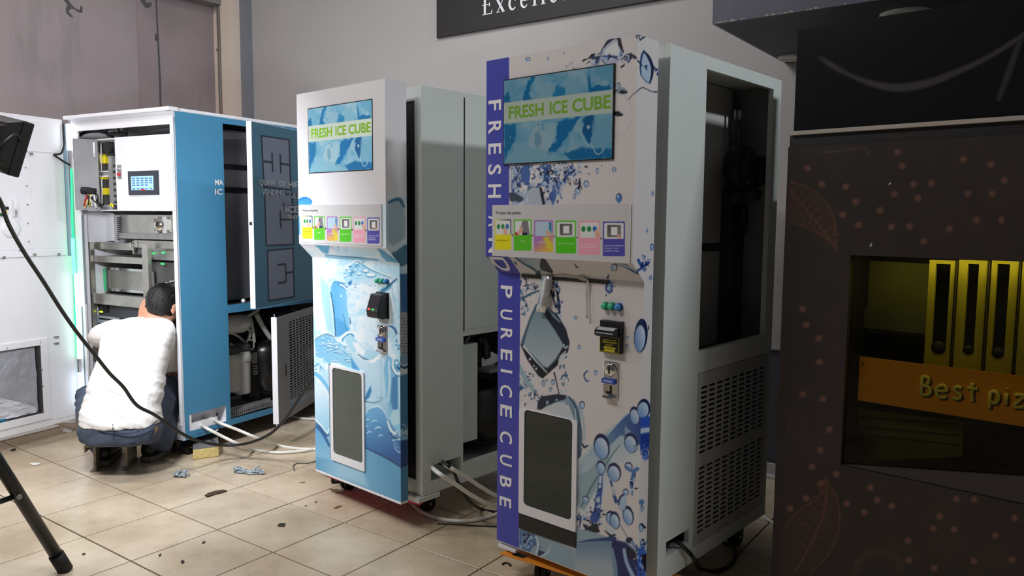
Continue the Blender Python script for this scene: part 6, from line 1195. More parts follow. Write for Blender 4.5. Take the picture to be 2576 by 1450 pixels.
# ------------------------------------------------------------------ its front door, swung wide open to the left
hx = FB.w(-.012, -.03, 0); phi = math.radians(25.0); WD = .93
FD = Frame((hx[0]-WD*math.sin(phi), hx[1]-WD*math.cos(phi)), phi-math.pi/2)
fd_ = bpy.data.objects.new('front_door', None); link(fd_, B1); Mb = Matrix.Translation(Vector(FB.O)) @ Matrix.Rotation(-FB.a, 4, 'Z')
fd_.matrix_local = Mb.inverted() @ Matrix.Translation(Vector(FD.O)) @ Matrix.Rotation(-FD.a, 4, 'Z')
fd_['label'] = 'wide open white front door seen from inside'
dz0, dz1 = ZB1+.0, 2.035
wa = FD.fv(104, 868, 0); wb = FD.fv(104, 1040, 0)
wz1, wz0 = wa[1], wb[1]; wu1 = (wa[0]+wb[0])/2; wu0 = wu1-.40
g = G(); holes(g, 0, WD, dz0, dz1, [(wu0, wu1, wz0, wz1)], 0, .05); g.build('door_panel', WHITE, fd_, .002)
def dbox(nm, m, x0, y0, x1, y1, t_, bev=.0, par=None):
    u0, u1, z0, z1 = rect_px(FD, 0, x0, y0, x1, y1); g = G(); g.box(u0, u1, -t_, 0, z0, z1); return g.build(nm, m, par or fd_, bev)
def drail(nm, m, u0, u1, z0, z1, t_, bev=.001): g = G(); g.box(u0, u1, -t_, 0, z0, z1); return g.build(nm, m, fd_, bev)
zr = FD.fv(80, 640, 0)[1]; ue = FD.fv(165, 640, 0)[0]
drail('cross_rail', WHITE, 0, ue, zr-.014, zr+.022, .012)
zr2 = FD.fv(110, 385, 0)[1]; drail('upper_plate', WHITE, .05, FD.fv(155, 330, 0)[0], zr2+.004, FD.fv(155, 312, 0)[1], .006)
drail('inner_panel', WHITE, .05, FD.fv(78, 500, 0)[0], zr+.03, zr2-.006, .005); drail('inner_panel', WHITE, FD.fv(82, 500, 0)[0], FD.fv(160, 500, 0)[0], zr+.03, zr2-.006, .003)
ul = FD.fv(120, 800, 0)[0]; g = G(); holes(g, 0, ul, dz0, zr-.02, [(wu0, wu1, wz0, wz1)], -.004, 0); g.build('lower_panel', WHITE, fd_); drail('edge_channel', WHITE, ul+.004, ue+.04, dz0+.03, zr-.02, .002)
zf = wz1; fr_ = .045
for nm, u0, u1, z0, z1 in (('window_rail', wu0-fr_, wu1+fr_, wz1, wz1+fr_*.9), ('window_rail', wu0-fr_, wu1+fr_, wz0-fr_, wz0), ('window_stile', wu1, wu1+fr_, wz0, wz1)): drail(nm, WHITE, u0, u1, z0, z1, .012)
g = G(); g.box(wu1-.012, wu1, -.006, .045, wz0, wz1); g.box(wu0, wu1, -.006, .045, wz0, wz0+.008); g.build('window_seal', mat('dark_seal', (.22, .21, .22), .6), fd_)
g = G(); g.box(wu0, wu1, .040, .044, wz0, wz1); g.build('window_pane', glass_mat('grey_pane', (.55, .56, .60), .1, .35), fd_)
for x, y in ((60, 381), (75, 387), (83, 641), (6, 648), (144, 640)): dbox('latch_clip', ZINC, x-3, y-3, x+5, y+3, .014)
for x, y in ((62, 422), (65, 468), (67, 515), (68, 562), (70, 608), (48, 632), (15, 876), (98, 862), (103, 930), (105, 972), (106, 1037)): 
    u, z = FD.fv(x, y, 0); g = G(); g.cyl((u, 0, z), (u, -.014, z), .004, n=6); g.build('screw', ZINC, fd_)
dbox('hinge_hook', ZINC, 134, 846, 144, 849, .02); dbox('hinge_hook', ZINC, 134, 862, 144, 865, .02)
# little circuit bay by the left edge of the photo
bb = dbox('electronics_bay', ZINC, -40, 503, 28, 547, .004); dbox('bay_bracket', CHROME, 29, 503, 36, 545, .03)
for k, (x, y, m) in enumerate(((3, 520, GREEND), (8, 532, YELLOW), (2, 540, mat('circuit_green', (.10, .30, .16), .5)), (12, 524, BLACK))): dbox('circuit_part', m, x-4, y-4, x+5, y+4, .02)
u, z = FD.fv(26, 575, 0); g = G(); g._lathe([(.055, 0), (.055, .012), (.045, .016), (.001, .016)], np.array([u, 0, z]), np.array([0, -1., 0]), 28); g.build('round_cover', WHITE, fd_)
g = G(); g.tube([(*FD.fv(x, y, 0)[:1], -.02, FD.fv(x, y, 0)[1]) for x, y in ((154, 312), (155, 345), (156, 362), (150, 384), (140, 389), (130, 390), (140, 397), (160, 410), (177, 418))], .006, 8, 4); g.build('door_cable', RUBBER, fd_)
g = G(); a = rect_px(FD, 0, -10, 1060, 14, 1068); g.box(a[0], a[1], -.006, 0, a[2]-.0, a[3]+.01); g.build('blue_tape', mat('blue_tape', (.15, .45, .58), .5), fd_)
# grey film crumpled in the door's window
t = thing('plastic_film', 'crumpled grey plastic film bundled behind the window of the opened white door', 'plastic film', FD.w(wu0, .0, wz0), -FD.a)
nu, nz = 44, 40; U, Z = np.meshgrid(np.linspace(0, 1, nu), np.linspace(0, 1, nz), indexing='ij'); uu, zz = U.ravel(), Z.ravel()
n1 = fbm(uu*3.2, zz*3.5, 81, 3); n2 = np.abs(fbm(uu*5+3, zz*5, 91, 3)-.5)
pts = np.stack([.01+uu*(wu1-wu0-.03), .024-.010*n1-.02*n2, .012+zz*(wz1-wz0-.02)], 1)
g = G(); g.add(pts, [(i*nz+j, (i+1)*nz+j, (i+1)*nz+j+1, i*nz+j+1) for i in range(nu-1) for j in range(nz-1)]); g.build('film_sheet', mat('grey_film', (.62, .63, .66), .3, var=.15, scale=6), t)
pts = np.stack([.01+uu*(wu1-wu0-.05), .008-.03*n2+.004*zz, .012+zz*(.20-.16*uu)], 1)
g = G(); g.add(pts, [(i*nz+j, (i+1)*nz+j, (i+1)*nz+j+1, i*nz+j+1) for i in range(nu-1) for j in range(nz-1)]); g.build('film_fold', mat('pale_film', (.78, .78, .81), .3, var=.1, scale=8), t)
# ================================================================== THE MAN AND HIS STOOL
def eval_mesh(o, name, m, parent):
    dg = bpy.context.evaluated_depsgraph_get(); me = bpy.data.meshes.new_from_object(o.evaluated_get(dg)); bpy.data.objects.remove(o)
    me.name = name; me.materials.clear(); me.materials.append(m); me.polygons.foreach_set('use_smooth', [True]*len(me.polygons)); me.update()
    n = bpy.data.objects.new(name, me); return link(n, parent)
def fuse(g, name, m, parent, vox, sm=6, wr=None):
    """fuse overlapping solids into one continuous skin"""
    o = g.build(name, m, None); r = o.modifiers.new('r', 'REMESH'); r.mode = 'VOXEL'; r.voxel_size = vox
    s = o.modifiers.new('s', 'SMOOTH'); s.iterations = sm; s.factor = .5
    n = eval_mesh(o, name, m, parent)
    if wr:
        me = n.data; k = len(me.vertices); co = np.empty(k*3); me.vertices.foreach_get('co', co); no = np.empty(k*3); me.vertex_normals.foreach_get('vector', no)
        co = co.reshape(-1, 3); no = no.reshape(-1, 3); me.vertices.foreach_set('co', (co+no*wr(co)[:, None]).ravel()); me.update()
    return n
def loft(g, rings, n=28):
    """rings: (xl, xr, y, Y, half_depth) silhouettes read off the photograph at depth Y"""
    vs = []; fs = []
    for xl, xr, y, Y, hd in rings:
        a, b = at_y(xl, y, Y), at_y(xr, y, Y); c = (a+b)/2; h = (b-a)/2
        for j in range(n): q = 2*math.pi*j/n; cs, sn = math.cos(q), math.sin(q); f = 1/(abs(cs)**2.6+abs(sn)**2.6)**(1/2.6); vs.append(c-MO+h*cs*f+np.array([0, hd*sn*f, 0]))
    for i in range(len(rings)-1):
        for j in range(n): fs.append((i*n+j, i*n+(j+1) % n, (i+1)*n+(j+1) % n, (i+1)*n+j))
    fs += [tuple(range(n-1, -1, -1)), tuple((len(rings)-1)*n+j for j in range(n))]
    g.add(vs, fs, True)
MO = at_z(300, 1150, 0)
man = thing('person', 'man in white t-shirt and faded blue jeans crouching on a low stool, back to camera', 'person', MO)
W_ = lambda px, py, Y: at_y(px, py, Y)-MO
SKIN = mat('skin', (.80, .58, .47), .55, var=.05, scale=12); HAIRM = mat('black_hair', (.055, .055, .065), .45, var=.3, scale=70, bump=.5, bscale=220)
SHIRT = mat('white_cotton', (.90, .89, .88), .85, var=.015); JEAN = mat('faded_denim', (.26, .30, .37), .85, var=.34, scale=9, bump=.2, bscale=300)
# body: hidden torso, neck, head, both arms and hands in one skin
g = G()
CH, NK, HD = W_(350, 868, 4.40), W_(380, 815, 4.50), W_(412, 768, 4.555)
g.tube([W_(308, 1060, 4.25), W_(330, 950, 4.30), CH, W_(370, 830, 4.46)], [.10, .09, .095, .06], 14, 4)
g.tube([W_(366, 838, 4.46), NK, W_(400, 790, 4.53)], [.060, .056, .057], 12, 3)
hf = np.array([.30, .90, -.28]); hf /= np.linalg.norm(hf); hu = np.array([.10, .25, .96]); hu -= hf*(hu@hf); hu /= np.linalg.norm(hu); hr_ = np.cross(hf, hu)
def HP(r, f, u): return HD+hr_*r+hf*f+hu*u
def hball(c, sc, n=18, m=14):
    vs, fs = [], []
    for i in range(m+1):
        t = math.pi*i/m
        for j in range(n): q = 2*math.pi*j/n; vs.append(HP(c[0]+math.sin(t)*math.cos(q)*sc[0], c[1]+math.sin(t)*math.sin(q)*sc[1], c[2]+math.cos(t)*sc[2]))
    for i in range(m):
        for j in range(n): fs.append((i*n+j, (i+1)*n+j, (i+1)*n+(j+1) % n, i*n+(j+1) % n))
    g.add(vs, fs, True)
hball((0, -.01, .015), (.076, .096, .098)); hball((0, .03, -.045), (.058, .062, .075)); hball((0, .055, -.085), (.03, .03, .026))      # skull, jaw, chin
hball((0, .098, -.025), (.013, .02, .024)); hball((0, .108, -.038), (.016, .014, .011)); hball((0, .086, -.066), (.024, .014, .008)); hball((0, .084, -.076), (.022, .014, .008))    # nose, lips
for s in (-1, 1): hball((s*.032, .082, .012), (.022, .012, .010)); hball((s*.03, .078, -.004), (.013, .011, .009)); hball((s*.080, -.002, -.018), (.010, .020, .033)); hball((s*.080, .0, -.04), (.008, .011, .012))    # brows, eyes, ears
def hand(wr, d, up, L=.18, curl=.9):
    """palm and five fingers; d: direction of the fingers, up: back-of-hand side"""
    d = np.array(d, float); d /= np.linalg.norm(d); up = np.array(up, float); up -= d*(up@d); up /= np.linalg.norm(up); s = np.cross(d, up)
    pal = lambda a, b, c: wr+d*a+s*b+up*c
    for b in (-.028, -.010, .010, .028): g.tube([pal(.0, b*.6, 0), pal(.045, b*.9, .002), pal(.088, b, 0)], [.016, .0145, .012], 8)
    for b, l, r_ in ((-.030, .058, .0080), (-.010, .078, .0088), (.011, .072, .0088), (.031, .062, .0085)):
        p = pal(.086, b, 0); P_ = [p]; a = 0
        for k, f in enumerate((.45, .32, .25)):
            a += curl*(.35, .55, .45)[k]; P_.append(P_[-1]+(d*math.cos(a)-up*math.sin(a))*l*f)
        g.tube(P_, [r_*1.12, r_*1.05, r_, r_*.8], 8); g.ball(P_[-1], r_*.8, 8, 6)
    t = [pal(.018, .026, -.004), pal(.048, .052, -.016), pal(.072, .058, -.032), pal(.090, .052, -.046)]
    g.tube(t, [.016, .0125, .0108, .009], 8); g.ball(t[-1], .009, 8, 6)
LS, LE, LW = W_(278, 836, 4.44), W_(240, 850, 4.58), W_(358, 806, 4.585)
g.tube([LS, (LS+LE)/2, LE, (LE+LW)/2, LW], [.055, .05, .042, .04, .028], 12, 4); hand(LW, W_(364, 770, 4.60)-LW, (-.45, -.75, .1), curl=.75)
RS, RE, RW = W_(428, 845, 4.54), W_(434, 930, 4.62), W_(385, 880, 4.80)
g.tube([RS, (RS+RE)/2, RE, (RE+RW)/2, RW], [.055, .05, .042, .038, .028], 12, 4); hand(RW, W_(368, 850, 4.92)-RW, (-.2, -.2, 1), curl=.8)
body_ = fuse(g, 'body', SKIN, man, .0052, 3)
# hair: cropped cap following the skull, open at the face and the nape
g = G(); vs, fs = [], []; n, m = 40, 26
for i in range(m+1):
    t = math.pi*.86*i/m
    for j in range(n):
        q = 2*math.pi*j/n; f_ = math.sin(t)*math.sin(q)
        lim = .64 if math.sin(q) > .35 else (.80 if abs(math.sin(q)) <= .35 else .93); tt = min(t, math.pi*lim*.93)
        k = 1+.02*(_hash(np.array(i*3), np.array(j*7), 5)-.5)
        vs.append(HP(math.sin(tt)*math.cos(q)*.0835*k, -.012+math.sin(tt)*math.sin(q)*.104*k, .018+math.cos(tt)*.108*k))
for i in range(m):
    for j in range(n): fs.append((i*n+j, (i+1)*n+j, (i+1)*n+(j+1) % n, i*n+(j+1) % n))
g.add(vs, fs, True); hr0 = g.build('hair', HAIRM, man); so = hr0.modifiers.new('t', 'SOLIDIFY'); so.thickness = .008
r = random.Random(9); g = G()
for k in range(150):
    t = r.uniform(.05, 1.9); q = r.uniform(0, 6.283)
    if math.sin(q) > .3 and t > 1.2: continue
    p = lambda t, e: HP(math.sin(t)*math.cos(q)*(.084+e), -.012+math.sin(t)*math.sin(q)*(.105+e), .018+math.cos(t)*(.109+e))
    g.tube([p(t, 0), p(t+.10, .004), p(t+.22, .001)], [.0028, .0024, .0005], 4, caps=False)
o = g.build('hair_strands', HAIRM, hr0); o['kind'] = 'stuff'
# T-shirt
g = G()
loft(g, [(206, 404, 1067, 4.175, .145), (208, 404, 1050, 4.18, .145), (211, 403, 1025, 4.20, .143), (222, 407, 985, 4.235, .138), (240, 414, 935, 4.29, .135), (254, 424, 890, 4.345, .135), (258, 434, 855, 4.39, .13), (266, 438, 833, 4.42, .115), (284, 434, 815, 4.45, .09), (306, 420, 804, 4.475, .07), (330, 404, 799, 4.49, .055)])
g.tube([W_(296, 838, 4.43), W_(262, 845, 4.475), W_(249, 851, 4.54)], [.085, .076, .064], 16, 3)
g.tube([W_(268, 850, 4.46), W_(252, 862, 4.50)], [.06, .045], 14)
g.tube([W_(414, 845, 4.50), W_(430, 880, 4.555), W_(434, 925, 4.60)], [.085, .078, .072], 16, 3)
def wr(co):
    P_ = co+MO; px, py = project(P_); a = fbm(px/60+py/95, py/13-px/34, 17, 3)-.45; b = np.abs(fbm(px/45, py/26+px/70, 23, 3)-.46)
    low = ss(880, 1000, py); return a*.016*(.4+low)-b*.020*low*ss(290, 390, px)-.012*np.abs(fbm(px/38+py/60, py/17-px/50, 47, 2)-.5)*ss(795, 830, py)
sh = fuse(g, 't_shirt', SHIRT, man, .009, 5, wr)
g = G(); c = [W_(*p) for p in ((352, 801, 4.47), (372, 806, 4.45), (395, 808, 4.46), (418, 822, 4.50))]; g.tube(c, .0055, 6, 4); g.build('collar', mat('collar_rib', (.86, .85, .84), .85), sh)
# jeans
g = G()
hp = W_(306, 1088, 4.25); ZS = .150
loft(g, [(214, 398, 1052, 4.18, .122), (206, 405, 1075, 4.175, .140), (207, 402, 1094, 4.175, .15), (214, 396, 1106, 4.165, .14), (232, 376, 1114, 4.15, .10)])
g.tube([W_(256, 1090, 4.27), W_(232, 1035, 4.44), W_(222, 990, 4.60)], [.105, .088, .068], 16, 3); g.tube([W_(222, 990, 4.60), W_(240, 1080, 4.50), W_(264, 1146, 4.36)], [.068, .062, .056], 14, 3)
g.tube([W_(352, 1090, 4.27), W_(395, 1030, 4.42), W_(424, 962, 4.58)], [.105, .092, .072], 16, 3); g.tube([W_(424, 962, 4.58), W_(418, 1050, 4.50), W_(405, 1122, 4.37)], [.072, .07, .066], 14, 3)
jw = lambda co: (fbm(co[:, 0]*14, co[:, 2]*26+co[:, 1]*20, 37, 3)-.45)*.022
je = fuse(g, 'jeans', JEAN, man, .010, 4, jw)
SEAM = mat('dark_seam', (.17, .22, .30), .9)
def seam(P_, Ys, r_=.0028):
    g = G(); g.tube([W_(x, y, Y) for (x, y), Y in zip(P_, Ys)], r_, 6, 4); g.build('seam', SEAM, je)
seam([(284, 1068), (285, 1090), (286, 1116)], [4.036, 4.022, 4.03]); seam([(214, 1064), (240, 1082), (284, 1090), (330, 1090), (372, 1076), (396, 1058)], [4.13, 4.05, 4.022, 4.025, 4.065, 4.14]); seam([(211, 1088), (226, 1106), (258, 1117)], [4.12, 4.07, 4.045]); seam([(318, 1117), (362, 1106), (394, 1078)], [4.035, 4.055, 4.13])
g = G(); q_ = [W_(388, 1078, 4.105), W_(397, 1068, 4.125), W_(399, 1080, 4.125), W_(391, 1093, 4.105)]; g.prism(q_, (0, -.004, 0)); g.build('leather_patch', mat('tan_patch', (.40, .33, .24), .8), je)
# shoes
def shoe(heel, toe, nm='shoe'):
    h, t = heel-MO, toe-MO; d = t-h; d[2] = 0; L = np.linalg.norm(d); d /= L; s = np.array([d[1], -d[0], 0]); L = .29; z0 = -MO[2]
    def lo(prof, z_lo, nm, m, par):
        g = G(); vs, fs, n = [], [], 16
        for a, w_, ht in prof:
            c = h+d*L*a; c[2] = z0
            for j in range(n): q = 2*math.pi*j/n; z = math.sin(q); vs.append(c+s*math.cos(q)*w_+np.array([0, 0, z_lo+(ht-z_lo)*(.5+.5*z)]))
        for i in range(len(prof)-1):
            for j in range(n): fs.append((i*n+j, i*n+(j+1) % n, (i+1)*n+(j+1) % n, (i+1)*n+j))
        fs += [tuple(range(n)), tuple(range(len(prof)*n-1, (len(prof)-1)*n-1, -1))]; g.add(vs, fs, True); return g.build(nm, m, par)
    so = lo([(0, .030, .115), (.06, .040, .125), (.2, .043, .13), (.38, .044, .105), (.6, .050, .08), (.82, .046, .062), (.95, .03, .05), (1, .01, .04)], .025, nm, mat('black_shoe_leather', (.07, .07, .075), .4, var=.25, scale=20), man)
    g = G(); out = [(-.01, .026), (.03, .040), (.2, .044), (.4, .042), (.62, .052), (.84, .048), (.97, .03), (1.01, 0)]; L1 = [(a, w_) for a, w_ in out]+[(a, -w_) for a, w_ in reversed(out[:-1])]
    base = [h+d*L*a+s*w_ for a, w_ in L1]; base = [np.array([p[0], p[1], z0+.002]) for p in base]; g.prism(base, (0, 0, .034)); g.build('shoe_sole', mat('worn_grey_sole', (.42, .41, .40), .7, var=.35, scale=40), so, .004)
    return so
shoe(at_z(258, 1176, 0), at_z(300, 1128, 0)); shoe(at_z(368, 1165, 0), at_z(452, 1118, 0))
# low stool welded from bent steel strip
S0 = at_z(243, 1186, 0); S1 = at_z(322, 1181, 0); du = S1-S0; du[2] = 0; dl = np.linalg.norm(du); du /= dl; dv = np.array([-du[1], du[0], 0]); az = math.atan2(du[1], du[0])
st = thing('low_stool', 'low grey stool bent from steel strip under the crouching man', 'stool', S0, az)
SM = mat('rusty_steel_strip', (.55, .52, .46), .5, .35, .35, 30)
g = G(); g.box(-.05, dl+.05, -.03, .20, .146, .158); g.build('seat', SM, st, .002)
g = G(); g.box(-.05, -.044, -.03, .20, .118, .146); g.build('seat_lip', SM, st)
for x_ in (.0, dl):
    g = G(); g.box(x_-.010, x_+.002, -.01, .21, 0.004, .146); g.build('leg_plate', SM, st); g = G(); g.box(x_-.03, x_+.002, -.015, .21, 0, .004); g.build('foot_plate', SM, st)
# ================================================================== FLOODLIGHT ON ITS TRIPOD, CABLES, HOSES
FL_C = at_y(6, 362, 2.98)
fn = np.array([.55, .80, -.24]); fn /= np.linalg.norm(fn); fs_ = np.cross(fn, [0, 0, 1.]); fs_ /= np.linalg.norm(fs_); fu_ = np.cross(fs_, fn); rl = math.radians(10)
fs2 = fs_*math.cos(rl)-fu_*math.sin(rl); fu2 = fs_*math.sin(rl)+fu_*math.cos(rl)
foot = at_z(166, 1436, 0); hub = np.array([at_y(-190, 760, 2.62)[0], 2.62, .92])
TO = np.array([hub[0], hub[1], 0])
t = thing('floodlight', 'black work floodlight on a tripod at the left edge, seen from behind', 'lamp', TO)
q = lambda P: np.asarray(P)-TO
MB_ = mat('black_tube_paint', (.05, .05, .055), .4, var=.1); HS = mat('dark_grey_casting', (.15, .15, .15), .5, var=.12)
for k, f in enumerate((foot, np.array([hub[0]-.75, hub[1]+.25, 0]), np.array([hub[0]+.05, hub[1]-.78, 0]))):
    top = hub+np.array([0, 0, .06]); g = G(); e = top+(f-top)*.975; g.tube([q(top), q(e)], .0235, 14); lg = g.build('leg', MB_, t)
    g = G(); d_ = (f-top)/np.linalg.norm(f-top); g.tube([q(f-d_*.09), q(f-d_*.004)], .0285, 14); g.build('rubber_foot', RUBBER, lg)
    m_ = top+(f-top)*.62; c_ = np.array([hub[0], hub[1], .36]); g = G(); g.tube([q(m_), q(c_)], .0105, 10); g.build('brace', MB_, t)
    g = G(); sd = np.array([.6, -.8, 0]); g.cyl(q(m_-sd*.03), q(m_+sd*.03), .010, n=10); g.build('brace_bolt', ZINC, lg)
g = G(); g.cyl((0, 0, .30), (0, 0, FL_C[2]-.02), .018, n=14); g.build('pole', MB_, t)
g = G(); g.cyl((0, 0, .90), (0, 0, 1.02), .036, n=16); g.build('hub_collar', MB_, t)
g = G(); a = np.array([hub[0], hub[1], FL_C[2]-.02]); b = FL_C-fn*.10-fu2*.05; g.tube([q(a), q(b)], .014, 10); g.build('cross_bar', MB_, t)
def FP(a, b, c): return q(FL_C+fs2*a+fu2*b+fn*c)
hw, hh = .150, .105
g = G(); B_ = lambda s, c: [FP(-hw*s, -hh*s, c), FP(hw*s, -hh*s, c), FP(hw*s, hh*s, c), FP(-hw*s, hh*s, c)]
g.hexa(B_(1, .03), B_(1, -.01)); hd_ = g.build('lamp_housing', HS, t, .006)
g = G(); g.hexa(B_(1, -.01), B_(.78, -.05)); g.build('housing_back', HS, hd_, .004)
for k in range(9): g = G(); x_ = -.112+k*.016; g.hexa([FP(x_, -.085, -.045), FP(x_+.005, -.085, -.045), FP(x_+.005, .085, -.045), FP(x_, .085, -.045)], [FP(x_, -.075, -.072), FP(x_+.005, -.075, -.072), FP(x_+.005, .075, -.072), FP(x_, .075, -.072)]); g.build('cooling_fin', BLACK, hd_)
g = G(); g.hexa([FP(.03, -.07, -.045), FP(.11, -.07, -.045), FP(.11, .07, -.045), FP(.03, .07, -.045)], [FP(.04, -.06, -.075), FP(.10, -.06, -.075), FP(.10, .06, -.075), FP(.04, .06, -.075)]); bx = g.build('driver_box', HS, hd_, .003)
g = G(); g.cyl(FP(.065, .01, -.078), FP(.065, .01, -.072), .009, n=12); g.build('screw_cap', BLACK, bx)
g = G(); g.hexa([FP(-.135, -.09, .0302), FP(.135, -.09, .0302), FP(.135, .09, .0302), FP(-.135, .09, .0302)], [FP(-.135, -.09, .032), FP(.135, -.09, .032), FP(.135, .09, .032), FP(-.135, .09, .032)]); g.build('lamp_glass', mat('lit_lamp_glass', (.95, .97, 1), .2, emit=6), hd_)
g = G(); g.tube([FP(.152, .03, 0), FP(.166, .045, -.03), FP(.172, .0, -.06), FP(.166, -.05, -.06), FP(.152, -.075, -.02)], .006, 8, 4); g.build('handle_strap', MB_, hd_)
def cable(nm, label, cat, pts, r_, m, group=None, k=6, n=8):
    g = G(); g.tube(pts, r_, n, k); o = g.build(nm, m, center=True); return tag(o, label, cat, group)
Y = at_y
g = G(); CB = mat('black_cable_sheath', (.085, .085, .09), .5, var=.2)
cab = [q(FL_C-fn*.08-fu2*.06)+TO, Y(-50, 440, 2.93), Y(-14, 485, 3.0)]+[Y(x, y, d) for x, y, d in ((3, 512, 3.05), (22, 565, 3.12), (60, 634, 3.22), (110, 710, 3.34), (158, 786, 3.45), (200, 845, 3.55), (240, 895, 3.64), (276, 940, 3.72), (310, 974, 3.79), (344, 1020, 3.87), (390, 1045, 3.97), (438, 1079, 4.08), (482, 1104, 4.20), (530, 1117, 4.33), (580, 1121, 4.40), (630, 1114, 4.36), (680, 1092, 4.26), (720, 1052, 4.16), (752, 1004, 4.07), (790, 950, 3.99), (836, 908, 3.975))]+[F2.w(-.012, .30, .80), F2.w(-.008, .55, 1.0), F2.w(-.004, .80, 1.12)]
cable('power_cable', 'long black power cable sagging from the floodlight across the crouching man', 'cable', cab, .0085, CB)
def zf(px, py, r_=.0): p = at_z(px, py, r_); return p
HR = .0095
a0 = FB.w(WBL-.07, FB.fu(487, 1066, WBL-.07)[0], FB.fu(487, 1066, WBL-.07)[1]); a1 = FB.w(WBL-.07, FB.fu(519, 1053, WBL-.07)[0], FB.fu(519, 1053, WBL-.07)[1])
def hose(nm, label, pts, s0, group=None):
    o = cable(nm, label, 'hose', pts, HR, HOSE, group)
    if s0 is not None:
        p, d = s0; d = np.array(d)/np.linalg.norm(d); g = G(); lo_ = np.array(o.location)
        g.lathe([(.019, 0), (.021, .012), (.021, .026), (.015, .03), (.015, .05), (.011, .058)], np.array(p)-lo_, d, 14); g.build('hose_nut', HOSE, o)
    return o
hose('water_hose', 'white hose from left fitting of the blue machine, lower of its two hoses', [a0, a0+FB.U*.07, Y(520, 1078, 4.40), Y(560, 1099, 4.40), Y(600, 1118, 4.42), zf(640, 1133, HR), zf(690, 1139, HR), zf(745, 1137, HR), zf(800, 1128, HR), zf(860, 1105, HR), zf(900, 1080, HR)], (a0-FB.U*.005, FB.U))
hose('water_hose', 'white hose from right fitting of the blue machine, upper of its two hoses', [a1, a1+FB.U*.07, Y(556, 1066, 4.46), Y(600, 1083, 4.46), Y(650, 1104, 4.48), zf(700, 1121, HR), zf(745, 1129, HR), zf(800, 1131, HR), zf(850, 1128, HR), zf(890, 1120, HR)], (a1-FB.U*.005, FB.U))
hose('water_hose', 'short stretch of white hose on the floor beneath the swung out grille door', [zf(733, 1049, HR), zf(760, 1053, HR), zf(795, 1055, HR), zf(850, 1052, HR), zf(900, 1040, HR)], None)
m0 = F2.w(UR2-.08, *F2.fu(1082, 1172, UR2-.08)); m1 = F2.w(UR2-.085, *F2.fu(1112, 1163, UR2-.085)); m2 = F2.w(UR2-.09, *F2.fu(1110, 1160, UR2-.09))
hose('water_hose', 'white hose leaving the middle machine, nearer of its pair beside the stripe', [m0, Y(1102, 1190, 3.26), Y(1140, 1215, 3.30), Y(1182, 1244, 3.36), Y(1225, 1267, 3.44), zf(1275, 1283, HR), zf(1330, 1280, HR), zf(1400, 1260, HR)], None)
hose('water_hose', 'white hose leaving the middle machine, farther of its pair beside the stripe', [m1, Y(1130, 1176, 3.36), Y(1165, 1196, 3.42), Y(1210, 1226, 3.50), Y(1250, 1248, 3.57), zf(1310, 1262, HR), zf(1380, 1250, HR)], None)
hose('water_hose', 'white hose curving over the floor between the two printed machines', [zf(985, 1236, HR), zf(1030, 1263, HR), zf(1062, 1290, HR), zf(1110, 1307, HR), zf(1165, 1312, HR), zf(1215, 1305, HR), zf(1260, 1290, HR), zf(1330, 1262, HR)], None)
o = cable('power_cable', 'black mains lead plugged into the middle machine, looping down to the floor', 'cable', [m2, Y(1122, 1168, 3.36), Y(1140, 1186, 3.38), Y(1155, 1220, 3.40), Y(1178, 1258, 3.46), zf(1212, 1282, .008), zf(1262, 1289, .008), zf(1330, 1275, .008)], .0078, CB)
g = G(); lo_ = np.array(o.location); g.tube([m2-F2.U*.004-lo_, m2+F2.U*.03-lo_, m2+F2.U*.06-F2.V*.005-lo_], [.022, .020, .012], 12); g.build('plug', BLACK, o)
m3 = F3.w(UR3-.08, *F3.fu(1688, 1357, UR3-.08))
cable('power_cable', 'black mains lead hanging out of the nearest machine onto the floor', 'cable', [m3, F3.w(UR3-.02, *F3.fu(1700, 1360, UR3-.02)), F3.w(UR3+.012, *F3.fu(1718, 1376, UR3+.012)), F3.w(UR3+.02, *F3.fu(1738, 1396, UR3+.02)), F3.w(UR3+.03, *F3.fu(1752, 1415, UR3+.03)), zf(1762, 1432, .009), zf(1800, 1438, .009), zf(1840, 1420, .009), zf(1850, 1385, .009), zf(1820, 1365, .009)], .0085, CB)
cable('thin_wire', 'thin dark wire on the floor just beyond the white hose loop', 'wire', [zf(1100, 1318, .004), zf(1160, 1321, .004), zf(1215, 1324, .004), zf(1260, 1324, .004), zf(1320, 1315, .004)], .0034, CB)
cable('thin_wire', 'thin curl of grey wire on the tiles left of the middle machine', 'wire', [zf(741, 1185, .003), zf(738, 1172, .003), zf(750, 1166, .003), zf(775, 1166, .003), zf(796, 1160, .003)], .0026, mat('grey_wire', (.35, .34, .33), .5))

# ================================================================== THE DARK PIZZA MACHINE
P0 = at_y(2007, 75, 2.75); FZ = Frame(P0[:2], .74); WZ, DZ = 1.35, .78
pz = thing('pizza_machine', 'dark brown pizza machine with printed dots and leaves at the right edge', 'vending machine', FZ.O, -FZ.a)
zc = FZ.fv(2005, 331, 0)[1]; zs_a = FZ.fv(2003, 341, 0)[1]; zs_b = FZ.fv(1997, 371, 0)[1]
wz1 = FZ.fv(2141, 640, 0)[1]; wz0 = FZ.fv(2122, 1168, 0)[1]; wu0 = (FZ.fv(2141, 640, 0)[0]+FZ.fv(2122, 1168, 0)[0])/2; wu1 = 1.22
HD_ = mat('black_gloss_header', (.06, .058, .065), .22, var=.1)
g = G(); g.box(0, WZ, .004, .5, zc, P0[2]); g.build('header_box', mat('black_header_case', (.05, .05, .055), .5), pz)
nu, nz = 240, 90; U, Z = np.meshgrid(np.linspace(0, WZ, nu), np.linspace(zc, P0[2], nz), indexing='ij'); pts = np.stack([U.ravel(), np.full(U.size, .0), Z.ravel()], 1); X, Yp = project(FZ.W(pts)); P = Paint(X, Yp, (.085, .08, .09))
